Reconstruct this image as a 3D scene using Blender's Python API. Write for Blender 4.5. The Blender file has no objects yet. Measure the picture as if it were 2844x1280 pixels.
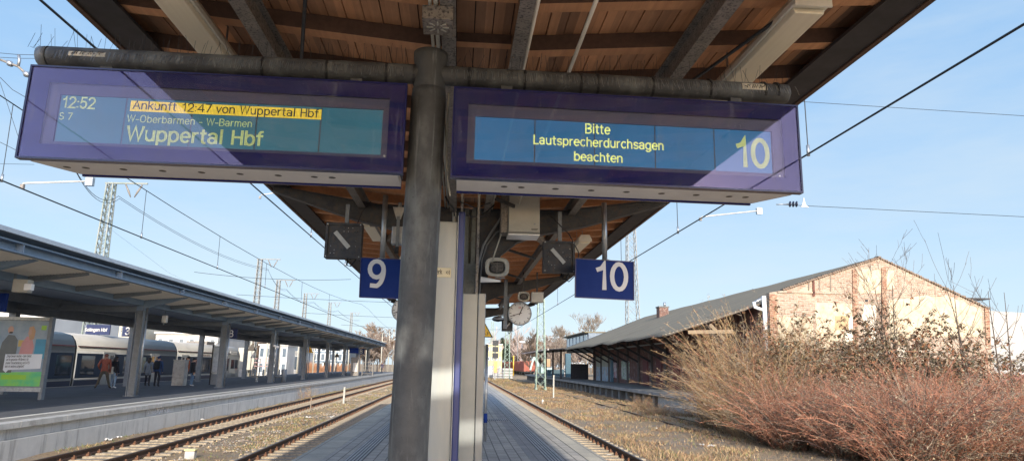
import bpy, bmesh, math, random
from mathutils import Vector, Matrix
R = math.radians
sc = bpy.context.scene
COL = sc.collection
rnd = random.Random(7)

# ------------------------------------------------------------------ camera
EYE = Vector((0, 0, 1.65))
FPX, CXP, CYP = 1850.0, 1422.0, 640.0          # the photograph's focal length and centre in its own pixels
PITCH, YAW, ROLL = R(11.4588), R(4.4234), 0.016
_cp, _sp = math.cos(PITCH), math.sin(PITCH)
FWD = Vector((math.sin(YAW) * _cp, math.cos(YAW) * _cp, _sp))
_rt = Vector((math.cos(YAW), -math.sin(YAW), 0))
_up = _rt.cross(FWD)
RT = _rt * math.cos(ROLL) + _up * math.sin(ROLL)
UP = -_rt * math.sin(ROLL) + _up * math.cos(ROLL)
cam_d = bpy.data.cameras.new('camera')
cam_d.sensor_width = 36.0
cam_d.lens = FPX / 2844.0 * 36.0
cam_d.clip_start = 0.05
cam_d.clip_end = 3000
cam = bpy.data.objects.new('camera', cam_d)
COL.objects.link(cam)
cam.matrix_world = Matrix(((RT.x, UP.x, -FWD.x, EYE.x), (RT.y, UP.y, -FWD.y, EYE.y), (RT.z, UP.z, -FWD.z, EYE.z), (0, 0, 0, 1)))
sc.camera = cam

# ------------------------------------------------------------------ light
SUN_V = Vector((0.30, -2.73, 1.0)).normalized()     # towards the sun: low, behind the camera, a little to the right
EL = math.asin(SUN_V.z)
AZ = math.atan2(SUN_V.x, SUN_V.y)
w = bpy.data.worlds.new('World'); sc.world = w
w.use_nodes = True
nt = w.node_tree; nt.nodes.clear()
sky = nt.nodes.new('ShaderNodeTexSky'); sky.sky_type = 'NISHITA'; sky.sun_disc = False
sky.sun_elevation = EL; sky.sun_rotation = AZ
sky.air_density = 1.0; sky.dust_density = 0.7; sky.ozone_density = 2.0; sky.altitude = 100
bg = nt.nodes.new('ShaderNodeBackground'); bg.inputs['Strength'].default_value = 0.15
wo = nt.nodes.new('ShaderNodeOutputWorld')
# thin winter cirrus
tc = nt.nodes.new('ShaderNodeTexCoord')
mp = nt.nodes.new('ShaderNodeMapping'); mp.inputs['Scale'].default_value = (1.2, 1.2, 5.0)
mp.inputs['Rotation'].default_value = (0.15, 0.1, 0.4)
ns = nt.nodes.new('ShaderNodeTexNoise'); ns.inputs['Scale'].default_value = 2.2; ns.inputs['Detail'].default_value = 7; ns.inputs['Roughness'].default_value = 0.6
cr = nt.nodes.new('ShaderNodeMapRange'); cr.inputs[1].default_value = 0.40; cr.inputs[2].default_value = 0.80; cr.inputs[3].default_value = 0.0; cr.inputs[4].default_value = 0.50
mx = nt.nodes.new('ShaderNodeMix'); mx.data_type = 'RGBA'
mx.inputs[7].default_value = (2.6, 2.9, 3.05, 1)
L = nt.links.new
L(tc.outputs['Generated'], mp.inputs[0]); L(mp.outputs[0], ns.inputs['Vector']); L(ns.outputs[0], cr.inputs[0])
# the northern sky ahead is a calm pale blue; towards the low sun behind the camera it is bright and hazy
sxyz = nt.nodes.new('ShaderNodeSeparateXYZ'); L(tc.outputs['Generated'], sxyz.inputs[0])
rp = nt.nodes.new('ShaderNodeValToRGB'); e = rp.color_ramp.elements
EXPO = 1.0; KS = 1.0/(2**EXPO*0.15)
def lin(c): return tuple(((v/255+.055)/1.055)**2.4*KS for v in c) + (1,)
e[0].position = 0.0; e[0].color = lin((212, 234, 248)); e[1].position = 1.0; e[1].color = lin((118, 168, 232))
for ps, c in ((0.10, (198, 226, 246)), (0.25, (175, 211, 243)), (0.45, (155, 198, 240))): el = e.new(ps); el.color = lin(c)
L(sxyz.outputs[2], rp.inputs[0])
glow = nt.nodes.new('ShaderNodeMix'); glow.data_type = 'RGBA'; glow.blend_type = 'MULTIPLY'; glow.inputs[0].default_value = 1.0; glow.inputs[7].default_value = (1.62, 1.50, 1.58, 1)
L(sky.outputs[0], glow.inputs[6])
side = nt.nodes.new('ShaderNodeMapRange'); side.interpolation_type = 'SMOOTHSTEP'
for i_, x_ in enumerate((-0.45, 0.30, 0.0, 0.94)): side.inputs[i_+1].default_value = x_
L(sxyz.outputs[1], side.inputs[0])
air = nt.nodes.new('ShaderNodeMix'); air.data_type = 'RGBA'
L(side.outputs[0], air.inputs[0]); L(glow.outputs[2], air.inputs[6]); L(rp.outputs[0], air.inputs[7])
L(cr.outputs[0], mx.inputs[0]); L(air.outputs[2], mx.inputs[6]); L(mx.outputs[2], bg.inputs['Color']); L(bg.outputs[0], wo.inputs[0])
sd = bpy.data.lights.new('sun', 'SUN'); sd.energy = 3.1; sd.angle = R(0.55); sd.color = (1.0, 0.93, 0.81)
so = bpy.data.objects.new('sun', sd); COL.objects.link(so)
so.rotation_euler = (-SUN_V).to_track_quat('-Z', 'Y').to_euler()
so.location = (5, -40, 30)
vs = sc.view_settings
vs.view_transform = 'Standard'; vs.look = 'None'; vs.gamma = 1.0; vs.use_curve_mapping = False
vs.exposure = EXPO

# ------------------------------------------------------------------ helpers
def ray(px, py):
    return FWD + RT * ((px - CXP) / FPX) - UP * ((py - CYP) / FPX)
def AY(px, py, Y):
    d = ray(px, py); return EYE + d * ((Y - EYE.y) / d.y)
def AZ_(px, py, Z):
    d = ray(px, py); return EYE + d * ((Z - EYE.z) / d.z)
def AX(px, py, X):
    d = ray(px, py); return EYE + d * ((X - EYE.x) / d.x)

ORG = {}
def empty(name, label, cat, loc, group=None, kind=None):
    o = bpy.data.objects.new(name, None); COL.objects.link(o)
    o.empty_display_size = 0.2
    o.location = loc; ORG[o.name] = Vector(loc)
    tag(o, label, cat, group, kind)
    return o
def tag(o, label=None, cat=None, group=None, kind=None):
    if label: o['label'] = label
    if cat: o['category'] = cat
    if group: o['group'] = group
    if kind: o['kind'] = kind
    return o
def _frame(d):
    d = d.normalized()
    a = Vector((0, 0, 1)) if abs(d.z) < 0.95 else Vector((1, 0, 0))
    s = d.cross(a).normalized()
    return s, s.cross(d).normalized()
class MB:
    def __init__(self):
        self.v = []; self.f = []; self.m = []; self.sm = []
    def _add(self, vs, fs, m=0, smooth=False):
        b = len(self.v); self.v += [tuple(x) for x in vs]
        for f in fs:
            self.f.append(tuple(i + b for i in f)); self.m.append(m); self.sm.append(smooth)
        return self
    def box(self, x0, x1, y0, y1, z0, z1, m=0):
        return self._add([(x0,y0,z0),(x1,y0,z0),(x1,y1,z0),(x0,y1,z0),(x0,y0,z1),(x1,y0,z1),(x1,y1,z1),(x0,y1,z1)],
                  [(3,2,1,0),(4,5,6,7),(0,1,5,4),(1,2,6,5),(2,3,7,6),(3,0,4,7)], m)
    def bar(self, p0, p1, wd, ht, m=0, up=None):
        """rectangular bar from p0 to p1, wd across, ht along 'up'"""
        p0, p1 = Vector(p0), Vector(p1); d = (p1 - p0).normalized()
        if up is None: s, u = _frame(d)
        else:
            u = Vector(up); s = d.cross(u).normalized(); u = s.cross(d).normalized()
        s = s * wd / 2; u = u * ht / 2
        v = [p0-s-u, p0+s-u, p0+s+u, p0-s+u, p1-s-u, p1+s-u, p1+s+u, p1-s+u]
        return self._add(v, [(0,1,2,3),(7,6,5,4),(1,0,4,5),(2,1,5,6),(3,2,6,7),(0,3,7,4)], m)
    def tube(self, pts, r, n=8, m=0, cap=True, smooth=True):
        pts = [Vector(p) for p in pts]
        rs = r if isinstance(r, (list, tuple)) else [r] * len(pts)
        ring = []; vs = []; fs = []
        s0 = None
        for i, p in enumerate(pts):
            d = (pts[min(i+1, len(pts)-1)] - pts[max(i-1, 0)])
            if d.length < 1e-9: d = Vector((0,0,1))
            d.normalize()
            if s0 is None: s, u = _frame(d)
            else:
                s = (s0 - d * s0.dot(d))
                s = s.normalized() if s.length > 1e-6 else _frame(d)[0]
                u = s.cross(d)
            s0 = s
            for k in range(n):
                a = 2 * math.pi * k / n
                vs.append(p + (s * math.cos(a) + u * math.sin(a)) * rs[i])
        for i in range(len(pts) - 1):
            for k in range(n):
                a = i*n+k; b = i*n+(k+1) % n
                fs.append((a, b, b+n, a+n))
        self._add(vs, fs, m, smooth)
        if cap and n > 2:
            b = len(self.v) - len(vs)
            self.f.append(tuple(b+k for k in range(n))[::-1]); self.m.append(m); self.sm.append(False)
            e = b + (len(pts)-1)*n
            self.f.append(tuple(e+k for k in range(n))); self.m.append(m); self.sm.append(False)
        return self
    def prism(self, poly, vec, m=0):
        n = len(poly); vec = Vector(vec)
        vs = [Vector(p) for p in poly]; vs += [p + vec for p in vs]
        fs = [tuple(range(n)), tuple(range(2*n-1, n-1, -1))]
        for i in range(n):
            j = (i+1) % n; fs.append((j, i, i+n, j+n))
        return self._add(vs, fs, m)
    def quad(self, a, b, c, d, m=0):
        return self._add([a,b,c,d], [(0,1,2,3)], m)
    def tri(self, a, b, c, m=0):
        return self._add([a,b,c], [(0,1,2)], m)
    def ell(self, c, rx, ry, rz, n=12, k=8, m=0):
        vs = []; fs = []
        for i in range(k+1):
            t = math.pi * i / k
            for j in range(n):
                a = 2*math.pi*j/n
                vs.append((c[0]+rx*math.sin(t)*math.cos(a), c[1]+ry*math.sin(t)*math.sin(a), c[2]+rz*math.cos(t)))
        for i in range(k):
            for j in range(n):
                fs.append((i*n+j, (i+1)*n+j, (i+1)*n+(j+1)%n, i*n+(j+1)%n))
        return self._add(vs, fs, m, True)
    def build(self, name, mats, parent=None, bevel=0, recalc=True):
        """links the collected shapes as ONE mesh object; vertices are world positions"""
        me = bpy.data.meshes.new(name)
        org = ORG.get(parent.name, Vector()) if parent else Vector()
        me.from_pydata([(x-org.x, y-org.y, z-org.z) for x, y, z in self.v], [], self.f)
        if not isinstance(mats, (list, tuple)): mats = [mats]
        for m in mats: me.materials.append(m)
        me.polygons.foreach_set('material_index', self.m)
        me.polygons.foreach_set('use_smooth', self.sm)
        me.update()
        if recalc:
            bm = bmesh.new(); bm.from_mesh(me); bmesh.ops.recalc_face_normals(bm, faces=bm.faces); bm.to_mesh(me); bm.free()
        o = bpy.data.objects.new(name, me); COL.objects.link(o)
        if parent: o.parent = parent; ORG[o.name] = org
        if bevel:
            b = o.modifiers.new('bevel', 'BEVEL'); b.width = bevel; b.segments = 2; b.limit_method = 'ANGLE'
        return o
    def thing(self, name, mats, label, cat, loc=None, group=None, bevel=0):
        """one-mesh thing with its origin at loc"""
        loc = Vector(loc) if loc is not None else Vector(self.v[0])
        self.v = [(x-loc.x, y-loc.y, z-loc.z) for x, y, z in self.v]
        o = self.build(name, mats, None, bevel); o.location = loc; ORG[o.name] = loc
        return tag(o, label, cat, group)
def kids(o): return [c for c in bpy.data.objects if c.parent == o]
def copy_tree(o, delta=None, label=None, parent=None, group=None):
    c = o.copy(); COL.objects.link(c)
    if parent: c.parent = parent
    if delta is not None: c.location = o.location + Vector(delta); ORG[c.name] = Vector(c.location)
    if label: c['label'] = label
    if group: c['group'] = group
    for ch in kids(o): copy_tree(ch, parent=c)
    return c
# a plain grotesque stroke alphabet (cap height 1), so lettering looks like station signage
def _arc(cx, cy, rx, ry, a0, a1, n=10):
    return [(cx + rx*math.cos(R(a0+(a1-a0)*i/n)), cy + ry*math.sin(R(a0+(a1-a0)*i/n))) for i in range(n+1)]
def _bowl(cx=.27, r=.27, h=.36): return _arc(cx, h, r, h, 0, 360, 16)
X_ = .72
def _glyphs():
    G = {}
    def g(ch, wd, *st): G[ch] = (wd, st)
    g(' ', .30); g('-', .40, [(.02,.36),(.36,.36)]); g(':', .16, [(.06,.04),(.06,.10)], [(.06,.56),(.06,.62)]); g('.', .14, [(.05,.0),(.05,.04)])
    g('–', .55, [(.02,.36),(.52,.36)]); g('„', .3, [(.06,.04),(.02,-.14)], [(.20,.04),(.16,-.14)]); g('“', .3, [(.02,.86),(.06,1.02)], [(.16,.86),(.20,1.02)])
    g('1', .48, [(.06,.74),(.22,.80),(.32,1),(.32,0)]); g('2', .62, _arc(.28,.71,.26,.29,165,-30)+[(.02,0),(.58,0)])
    g('3', .62, _arc(.27,.75,.24,.25,160,-90)+_arc(.27,.26,.27,.26,90,-160)); g('4', .64, [(.46,0),(.46,1),(.0,.26),(.62,.26)])
    g('5', .62, [(.52,1),(.12,1),(.06,.52)]+_arc(.28,.32,.27,.32,130,-155)); g('7', .58, [(.02,1),(.56,1),(.20,0)])
    g('8', .64, _arc(.29,.76,.23,.24,0,360,16), _arc(.29,.27,.28,.27,0,360,16)); g('9', .64, _arc(.29,.68,.27,.32,0,360,16), _arc(.22,.60,.34,.60,0,-75,8)+[(.10,.03)])
    g('0', .64, _arc(.29,.5,.27,.5,0,360,20))
    g('A', .70, [(0,0),(.33,1),(.66,0)], [(.12,.34),(.54,.34)]); g('B', .64, [(.04,0),(.04,1),(.32,1)]+_arc(.32,.76,.22,.24,90,-90)+[(.04,.52),(.32,.52)]+_arc(.32,.26,.26,.26,90,-90)+[(.04,0)])
    g('D', .66, [(.04,0),(.04,1),(.24,1)]+_arc(.24,.5,.36,.5,90,-90,14)+[(.04,0)]); g('E', .58, [(.52,0),(.04,0),(.04,1),(.52,1)], [(.04,.52),(.46,.52)])
    g('F', .54, [(.04,0),(.04,1),(.50,1)], [(.04,.52),(.42,.52)]); g('G', .70, _arc(.34,.5,.32,.5,40,340,16)+[(.66,.46),(.38,.46)])
    g('H', .66, [(.04,0),(.04,1)], [(.58,0),(.58,1)], [(.04,.52),(.58,.52)]); g('I', .20, [(.08,0),(.08,1)]); g('K', .64, [(.04,0),(.04,1)], [(.58,1),(.04,.40)], [(.22,.58),(.60,0)])
    g('L', .52, [(.04,1),(.04,0),(.48,0)]); g('M', .78, [(.04,0),(.04,1),(.37,.2),(.70,1),(.70,0)]); g('O', .74, _arc(.35,.5,.33,.5,0,360,20)); g('R', .64, [(.04,0),(.04,1),(.34,1)]+_arc(.34,.75,.22,.25,90,-90)+[(.04,.50)], [(.34,.5),(.58,0)])
    g('S', .62, _arc(.29,.75,.25,.25,25,270,10)+_arc(.29,.25,.27,.25,90,-155,10)); g('T', .60, [(.0,1),(.58,1)], [(.29,1),(.29,0)]); g('V', .66, [(0,1),(.31,0),(.62,1)])
    g('W', .94, [(0,1),(.22,0),(.45,1),(.68,0),(.90,1)]); g('N', .68, [(.04,0),(.04,1),(.60,0),(.60,1)]); g('P', .60, [(.04,0),(.04,1),(.32,1)]+_arc(.32,.74,.24,.26,90,-90)+[(.04,.48)])
    g('a', .56, _arc(.24,.50,.22,.22,160,0)+[(.46,0)], _arc(.23,.20,.21,.20,60,-300,14)); g('b', .58, [(.04,0),(.04,1)], _arc(.28,.36,.25,.36,0,360,16)); g('c', .52, _arc(.27,.36,.25,.36,50,310,12))
    g('d', .58, [(.50,0),(.50,1)], _arc(.26,.36,.25,.36,0,360,16)); g('e', .56, [(.02,.38),(.51,.38)]+_arc(.27,.36,.25,.36,5,315,14)); g('f', .36, [(.14,0),(.14,.78)]+_arc(.30,.80,.16,.20,180,80,6), [(.0,.68),(.32,.68)])
    g('g', .58, _arc(.26,.36,.25,.36,0,360,16), [(.50,.72),(.50,-.06)]+_arc(.26,-.06,.24,.22,0,-150,8)); g('h', .56, [(.04,0),(.04,1)], [(.04,.40)]+_arc(.26,.44,.22,.28,170,0,8)+[(.48,0)])
    g('i', .18, [(.07,0),(.07,.72)], [(.07,.92),(.07,1)]); g('k', .50, [(.04,0),(.04,1)], [(.44,.72),(.04,.28)], [(.18,.44),(.48,0)]); g('l', .18, [(.07,0),(.07,1)])
    g('m', .84, [(.04,0),(.04,.72)], [(.04,.42)]+_arc(.22,.46,.18,.26,170,0,8)+[(.40,0)], [(.40,.42)]+_arc(.58,.46,.18,.26,170,0,8)+[(.76,0)]); g('n', .56, [(.04,0),(.04,.72)], [(.04,.40)]+_arc(.26,.44,.22,.28,170,0,8)+[(.48,0)])
    g('o', .58, _arc(.27,.36,.26,.36,0,360,16)); g('p', .58, [(.04,-.26),(.04,.72)], _arc(.28,.36,.25,.36,0,360,16)); g('r', .36, [(.04,0),(.04,.72)], [(.04,.38)]+_arc(.28,.42,.24,.28,170,85,6))
    g('s', .50, _arc(.24,.53,.20,.18,20,270,8)+_arc(.24,.18,.22,.18,90,-155,8)); g('t', .36, [(.13,.94),(.13,.16)]+_arc(.27,.15,.14,.15,180,280,6), [(.0,.70),(.30,.70)]); g('u', .56, [(.04,.72),(.04,.28)]+_arc(.26,.28,.22,.28,180,350,8), [(.48,.72),(.48,0)])
    g('v', .50, [(0,.72),(.23,0),(.46,.72)]); g('w', .74, [(0,.72),(.17,0),(.35,.72),(.53,0),(.70,.72)]); g('x', .50, [(0,.72),(.44,0)], [(.44,.72),(0,0)]); g('z', .50, [(.02,.72),(.44,.72),(.02,0),(.46,0)])
    return G
GLY = _glyphs()
def text_mb(body, origin, ux, uy, size, align='LEFT', bold=0.0, wx=1.0, m=0, mb=None, weight=.13):
    """flat lettering on the plane origin + a*ux + b*uy; cap height is 0.73*size"""
    mb = mb or MB(); O, U, V = Vector(origin), Vector(ux).normalized(), Vector(uy).normalized()
    s = size*.73; h = weight*.5 + bold*2
    tot = sum(GLY.get(c, GLY['o'])[0] + .12 for c in body)*s*wx
    x = {'LEFT': 0, 'CENTER': -tot/2, 'RIGHT': -tot}[align]
    N = U.cross(V); lay = [0]
    pt = lambda a, b: O + U*(x + a*s*wx) + V*(b*s) + N*(lay[0]*.00022)
    for ch in body:
        wd, strokes = GLY.get(ch, GLY['o'])
        for st in strokes:
            lay[0] = (lay[0] + 1) % 4
            closed = len(st) > 3 and abs(st[0][0]-st[-1][0]) + abs(st[0][1]-st[-1][1]) < 1e-4
            P_ = st[:-1] if closed else st; n = len(P_); Lf = []; Rt = []
            for i in range(n):
                a = P_[i-1] if (i or closed) else None; b = P_[(i+1) % n] if (i < n-1 or closed) else None; c = P_[i]
                def unit(p, q):
                    d = math.hypot(q[0]-p[0], q[1]-p[1]) or 1; return ((q[0]-p[0])/d, (q[1]-p[1])/d)
                d1 = unit(a, c) if a else unit(c, b); d2 = unit(c, b) if b else d1
                nx, ny = -(d1[1]+d2[1]), d1[0]+d2[0]; l = math.hypot(nx, ny) or 1; nx /= l; ny /= l
                k = min(h / max(.35, nx*-d1[1] + ny*d1[0]), 2.2*h)
                ex = h*.6 if (a is None) else (-h*.6 if b is None else 0)
                cx, cy = (c[0] - d1[0]*ex, c[1] - d1[1]*ex) if (a is None or b is None) else c
                Lf.append(pt(cx+nx*k, cy+ny*k)); Rt.append(pt(cx-nx*k, cy-ny*k))
            for i in range(n if closed else n-1):
                j = (i+1) % n; mb.quad(Lf[i], Rt[i], Rt[j], Lf[j], m)
        x += (wd + .12)*s*wx
    return mb

# ------------------------------------------------------------------ materials
MATS = {}
def mat(name, c1, c2=None, scale=6.0, rough=0.7, metal=0.0, bump=0.0, bscale=None, stretch=(1,1,1), lo=0.35, hi=0.65,
        c3=None, s3=30.0, a3=0.5, spec=None, coat=0.0, emit=0.0, detail=5, rvar=0.0):
    """Principled surface: two colours mixed by noise, an optional third in finer specks, noise bump"""
    if name in MATS: return MATS[name]
    m = bpy.data.materials.new(name); m.use_nodes = True; MATS[name] = m
    nt = m.node_tree; b = nt.nodes['Principled BSDF']; Lk = nt.links.new
    b.inputs['Roughness'].default_value = rough; b.inputs['Metallic'].default_value = metal
    if spec is not None: b.inputs['Specular IOR Level'].default_value = spec
    if coat: b.inputs['Coat Weight'].default_value = coat; b.inputs['Coat Roughness'].default_value = 0.03
    b.inputs['Base Color'].default_value = (*c1, 1)
    if c2 is None and not bump: 
        if emit: b.inputs['Emission Color'].default_value = (*c1, 1); b.inputs['Emission Strength'].default_value = emit
        return m
    tc = nt.nodes.new('ShaderNodeTexCoord'); mp = nt.nodes.new('ShaderNodeMapping')
    mp.inputs['Scale'].default_value = stretch
    Lk(tc.outputs['Object'], mp.inputs[0])
    n = nt.nodes.new('ShaderNodeTexNoise'); n.inputs['Scale'].default_value = scale; n.inputs['Detail'].default_value = detail
    n.inputs['Roughness'].default_value = 0.62
    Lk(mp.outputs[0], n.inputs['Vector'])
    if c2 is not None:
        mr = nt.nodes.new('ShaderNodeMapRange'); mr.inputs[1].default_value = lo; mr.inputs[2].default_value = hi
        Lk(n.outputs[0], mr.inputs[0])
        mx = nt.nodes.new('ShaderNodeMix'); mx.data_type = 'RGBA'
        mx.inputs[6].default_value = (*c1, 1); mx.inputs[7].default_value = (*c2, 1)
        Lk(mr.outputs[0], mx.inputs[0]); out = mx.outputs[2]
        if rvar:
            mrr = nt.nodes.new('ShaderNodeMapRange'); mrr.inputs[3].default_value = rough - rvar; mrr.inputs[4].default_value = rough + rvar
            Lk(n.outputs[0], mrr.inputs[0]); Lk(mrr.outputs[0], b.inputs['Roughness'])
        if c3 is not None:
            n3 = nt.nodes.new('ShaderNodeTexNoise'); n3.inputs['Scale'].default_value = s3; n3.inputs['Detail'].default_value = 4
            Lk(mp.outputs[0], n3.inputs['Vector'])
            m3 = nt.nodes.new('ShaderNodeMapRange'); m3.inputs[1].default_value = 0.5; m3.inputs[2].default_value = 0.68; m3.inputs[4].default_value = a3
            Lk(n3.outputs[0], m3.inputs[0])
            x3 = nt.nodes.new('ShaderNodeMix'); x3.data_type = 'RGBA'; x3.inputs[7].default_value = (*c3, 1)
            Lk(m3.outputs[0], x3.inputs[0]); Lk(out, x3.inputs[6]); out = x3.outputs[2]
        Lk(out, b.inputs['Base Color'])
        if emit: Lk(out, b.inputs['Emission Color']); b.inputs['Emission Strength'].default_value = emit
    if bump:
        nb = nt.nodes.new('ShaderNodeTexNoise'); nb.inputs['Scale'].default_value = bscale or scale * 4; nb.inputs['Detail'].default_value = 4
        Lk(mp.outputs[0], nb.inputs['Vector'])
        bp = nt.nodes.new('ShaderNodeBump'); bp.inputs['Strength'].default_value = 1.0; bp.inputs['Distance'].default_value = bump
        Lk(nb.outputs[0], bp.inputs['Height']); Lk(bp.outputs[0], b.inputs['Normal'])
    return m
def node_mat(name):
    m = bpy.data.materials.new(name); m.use_nodes = True; MATS[name] = m
    nt = m.node_tree
    return m, nt, nt.nodes['Principled BSDF'], nt.nodes.new, nt.links.new
def N_map(nt, scale, coord='Object', rot=(0,0,0)):
    tc = nt.nodes.new('ShaderNodeTexCoord'); mp = nt.nodes.new('ShaderNodeMapping')
    mp.inputs['Scale'].default_value = scale; mp.inputs['Rotation'].default_value = rot
    nt.links.new(tc.outputs[coord], mp.inputs[0]); return mp.outputs[0]
def N_noise(nt, vec, scale, detail=5, rough=0.6):
    n = nt.nodes.new('ShaderNodeTexNoise'); n.inputs['Scale'].default_value = scale; n.inputs['Detail'].default_value = detail; n.inputs['Roughness'].default_value = rough
    nt.links.new(vec, n.inputs['Vector']); return n.outputs[0]
def N_range(nt, val, a, b, c=0.0, d=1.0):
    r = nt.nodes.new('ShaderNodeMapRange')
    for i, x in enumerate((a, b, c, d)): r.inputs[i+1].default_value = x
    nt.links.new(val, r.inputs[0]); return r.outputs[0]
def N_mix(nt, fac, a, b, blend='MIX'):
    x = nt.nodes.new('ShaderNodeMix'); x.data_type = 'RGBA'; x.blend_type = blend
    for s, i in ((fac, 0), (a, 6), (b, 7)):
        if isinstance(s, (int, float)): x.inputs[i].default_value = s
        elif isinstance(s, tuple): x.inputs[i].default_value = (*s, 1)
        else: nt.links.new(s, x.inputs[i])
    return x.outputs[2]
def N_bump(nt, h, dist, b):
    bp = nt.nodes.new('ShaderNodeBump'); bp.inputs['Distance'].default_value = dist
    nt.links.new(h, bp.inputs['Height']); nt.links.new(bp.outputs[0], b.inputs['Normal'])
def N_math(nt, op, a, b=None):
    n = nt.nodes.new('ShaderNodeMath'); n.operation = op
    for i, s in enumerate((a, b)):
        if s is None: continue
        if isinstance(s, (int, float)): n.inputs[i].default_value = s
        else: nt.links.new(s, n.inputs[i])
    return n.outputs[0]

# wood, steel, paint
def wood_mat(name, a, b, pitch=0.0, axis=0, dark=0.35):
    m, nt, bs, new, Lk = node_mat(name)
    st = [14.0, 14.0, 14.0]; st[1] = 0.7
    v = N_map(nt, tuple(st))
    n = N_noise(nt, v, 1.6, 6, 0.65)
    col = N_mix(nt, N_range(nt, n, 0.3, 0.7), a, b)
    big = N_noise(nt, N_map(nt, (1.3, 0.8, 1.3)), 1.5, 6, 0.7)
    col = N_mix(nt, N_range(nt, big, 0.38, 0.75, 0.0, 0.75), col, tuple(x * dark for x in a))
    if pitch:
        sx = new('ShaderNodeSeparateXYZ'); Lk(N_map(nt, (1,1,1)), sx.inputs[0])
        f = N_math(nt, 'FLOOR', N_math(nt, 'DIVIDE', sx.outputs[0], pitch))
        wn = new('ShaderNodeTexWhiteNoise'); wn.noise_dimensions = '1D'; Lk(f, wn.inputs['W'])
        col = N_mix(nt, 1.0, col, N_mix(nt, wn.outputs[0], (0.5, 0.5, 0.52), (1.15, 1.08, 1.0)), 'MULTIPLY')
    Lk(col, bs.inputs['Base Color']); bs.inputs['Roughness'].default_value = 0.75
    N_bump(nt, n, 0.004, bs)
    return m
W_PLANK = wood_mat('plank wood', (0.74, 0.40, 0.22), (0.55, 0.275, 0.145), 0.142, dark=0.5)
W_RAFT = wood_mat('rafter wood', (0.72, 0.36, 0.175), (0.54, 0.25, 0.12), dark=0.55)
W_OLD = wood_mat('weathered timber', (0.30, 0.24, 0.18), (0.20, 0.155, 0.115))
S_DARK = mat('dark riveted steel', (0.030, 0.036, 0.045), (0.055, 0.056, 0.058), 7, 0.6, 0.3, 0.002, 40, c3=(0.10, 0.07, 0.05), s3=18, a3=0.5)
S_BEAM = mat('dirty grey steel', (0.30, 0.265, 0.225), (0.20, 0.18, 0.16), 9, 0.65, 0.2, 0.002, 60, c3=(0.03, 0.028, 0.028), s3=60, a3=0.8)
S_GREEN = mat('greenish grey steel paint', (0.13, 0.14, 0.125), (0.09, 0.10, 0.095), 4, 0.55, 0.0, 0.001, 40, c3=(0.06, 0.05, 0.04), s3=25)
S_GALV = mat('galvanised steel', (0.40, 0.42, 0.43), (0.28, 0.30, 0.32), 12, 0.42, 0.75, rvar=0.08)
S_GREY = mat('grey cabinet paint', (0.22, 0.235, 0.23), (0.18, 0.195, 0.19), 2.5, 0.33, 0.25, 0.0004, 90)
S_CREAM = mat('cream cabinet paint', (0.44, 0.43, 0.375), (0.38, 0.37, 0.32), 3, 0.45, c3=(0.35, 0.33, 0.28), s3=9, a3=0.25)
S_RAIL = mat('rusty rail', (0.085, 0.045, 0.028), (0.045, 0.028, 0.02), 18, 0.65, 0.3, 0.002, 60, c3=(0.16, 0.075, 0.035), s3=40)
S_RAILTOP = mat('worn rail head', (0.12, 0.085, 0.065), (0.08, 0.058, 0.045), 10, 0.5, 0.35, stretch=(1, 0.05, 1))
S_WHITE = mat('white lamp housing', (0.78, 0.73, 0.61), (0.70, 0.65, 0.54), 5, 0.5)
S_LENS = mat('lamp diffuser', (0.86, 0.77, 0.58), (0.80, 0.70, 0.52), 4, 0.4, stretch=(6, 0.3, 6))
S_BLUEBEAM = mat('blue grey steel paint', (0.19, 0.255, 0.33), (0.155, 0.215, 0.285), 2.5, 0.5, 0.1)
S_BLUEPOST = mat('grey post paint', (0.19, 0.215, 0.235), (0.15, 0.17, 0.19), 3, 0.5, 0.1, c3=(0.10, 0.10, 0.10), s3=20, a3=0.4)
S_SOFFIT = mat('beige soffit sheet', (0.70, 0.66, 0.58), (0.62, 0.58, 0.51), 4, 0.6)
S_SOFFIT2 = mat('blue grey soffit sheet', (0.42, 0.475, 0.55), (0.35, 0.40, 0.47), 3, 0.6)
S_BLACK = mat('black rubber', (0.014, 0.014, 0.016), rough=0.6)
S_CABLE = mat('grey cable sheath', (0.13, 0.14, 0.15), rough=0.5)
S_WIRE = mat('tarnished copper wire', (0.022, 0.026, 0.03), rough=0.55, metal=0.3)
P_NAVY = mat('navy enamel', (0.006, 0.010, 0.115), (0.009, 0.013, 0.14), 2, 0.2, spec=0.4)
P_SIGN = mat('blue sign enamel', (0.008, 0.028, 0.16), (0.012, 0.036, 0.18), 3, 0.55, spec=0.12)
P_WHITE = mat('white enamel', (0.80, 0.80, 0.78), rough=0.35)
P_BEIGE = mat('beige powder coat', (0.74, 0.70, 0.66), (0.67, 0.63, 0.60), 3, 0.5)
P_MAST = mat('pale green mast paint', (0.25, 0.33, 0.25), (0.19, 0.25, 0.20), 3, 0.55)
P_MASTG = mat('pale grey mast zinc', (0.24, 0.245, 0.23), (0.17, 0.175, 0.165), 3, 0.55)
P_YEL = mat('yellow sign paint', (0.80, 0.50, 0.05), (0.70, 0.42, 0.04), 6, 0.4)
CONC = mat('pale concrete', (0.50, 0.48, 0.44), (0.38, 0.365, 0.335), 2.2, 0.85, 0.0, 0.004, 50, c3=(0.25, 0.23, 0.20), s3=5, a3=0.55)
CONC_D = mat('dark concrete', (0.22, 0.21, 0.19), (0.14, 0.135, 0.125), 1.6, 0.9, 0.0, 0.01, 20, c3=(0.08, 0.08, 0.075), s3=4, a3=0.6)
SKIN = mat('skin', (0.48, 0.27, 0.19), (0.42, 0.23, 0.16), 9, 0.5)
HAIR = mat('dark hair', (0.02, 0.014, 0.011), rough=0.55)
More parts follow.
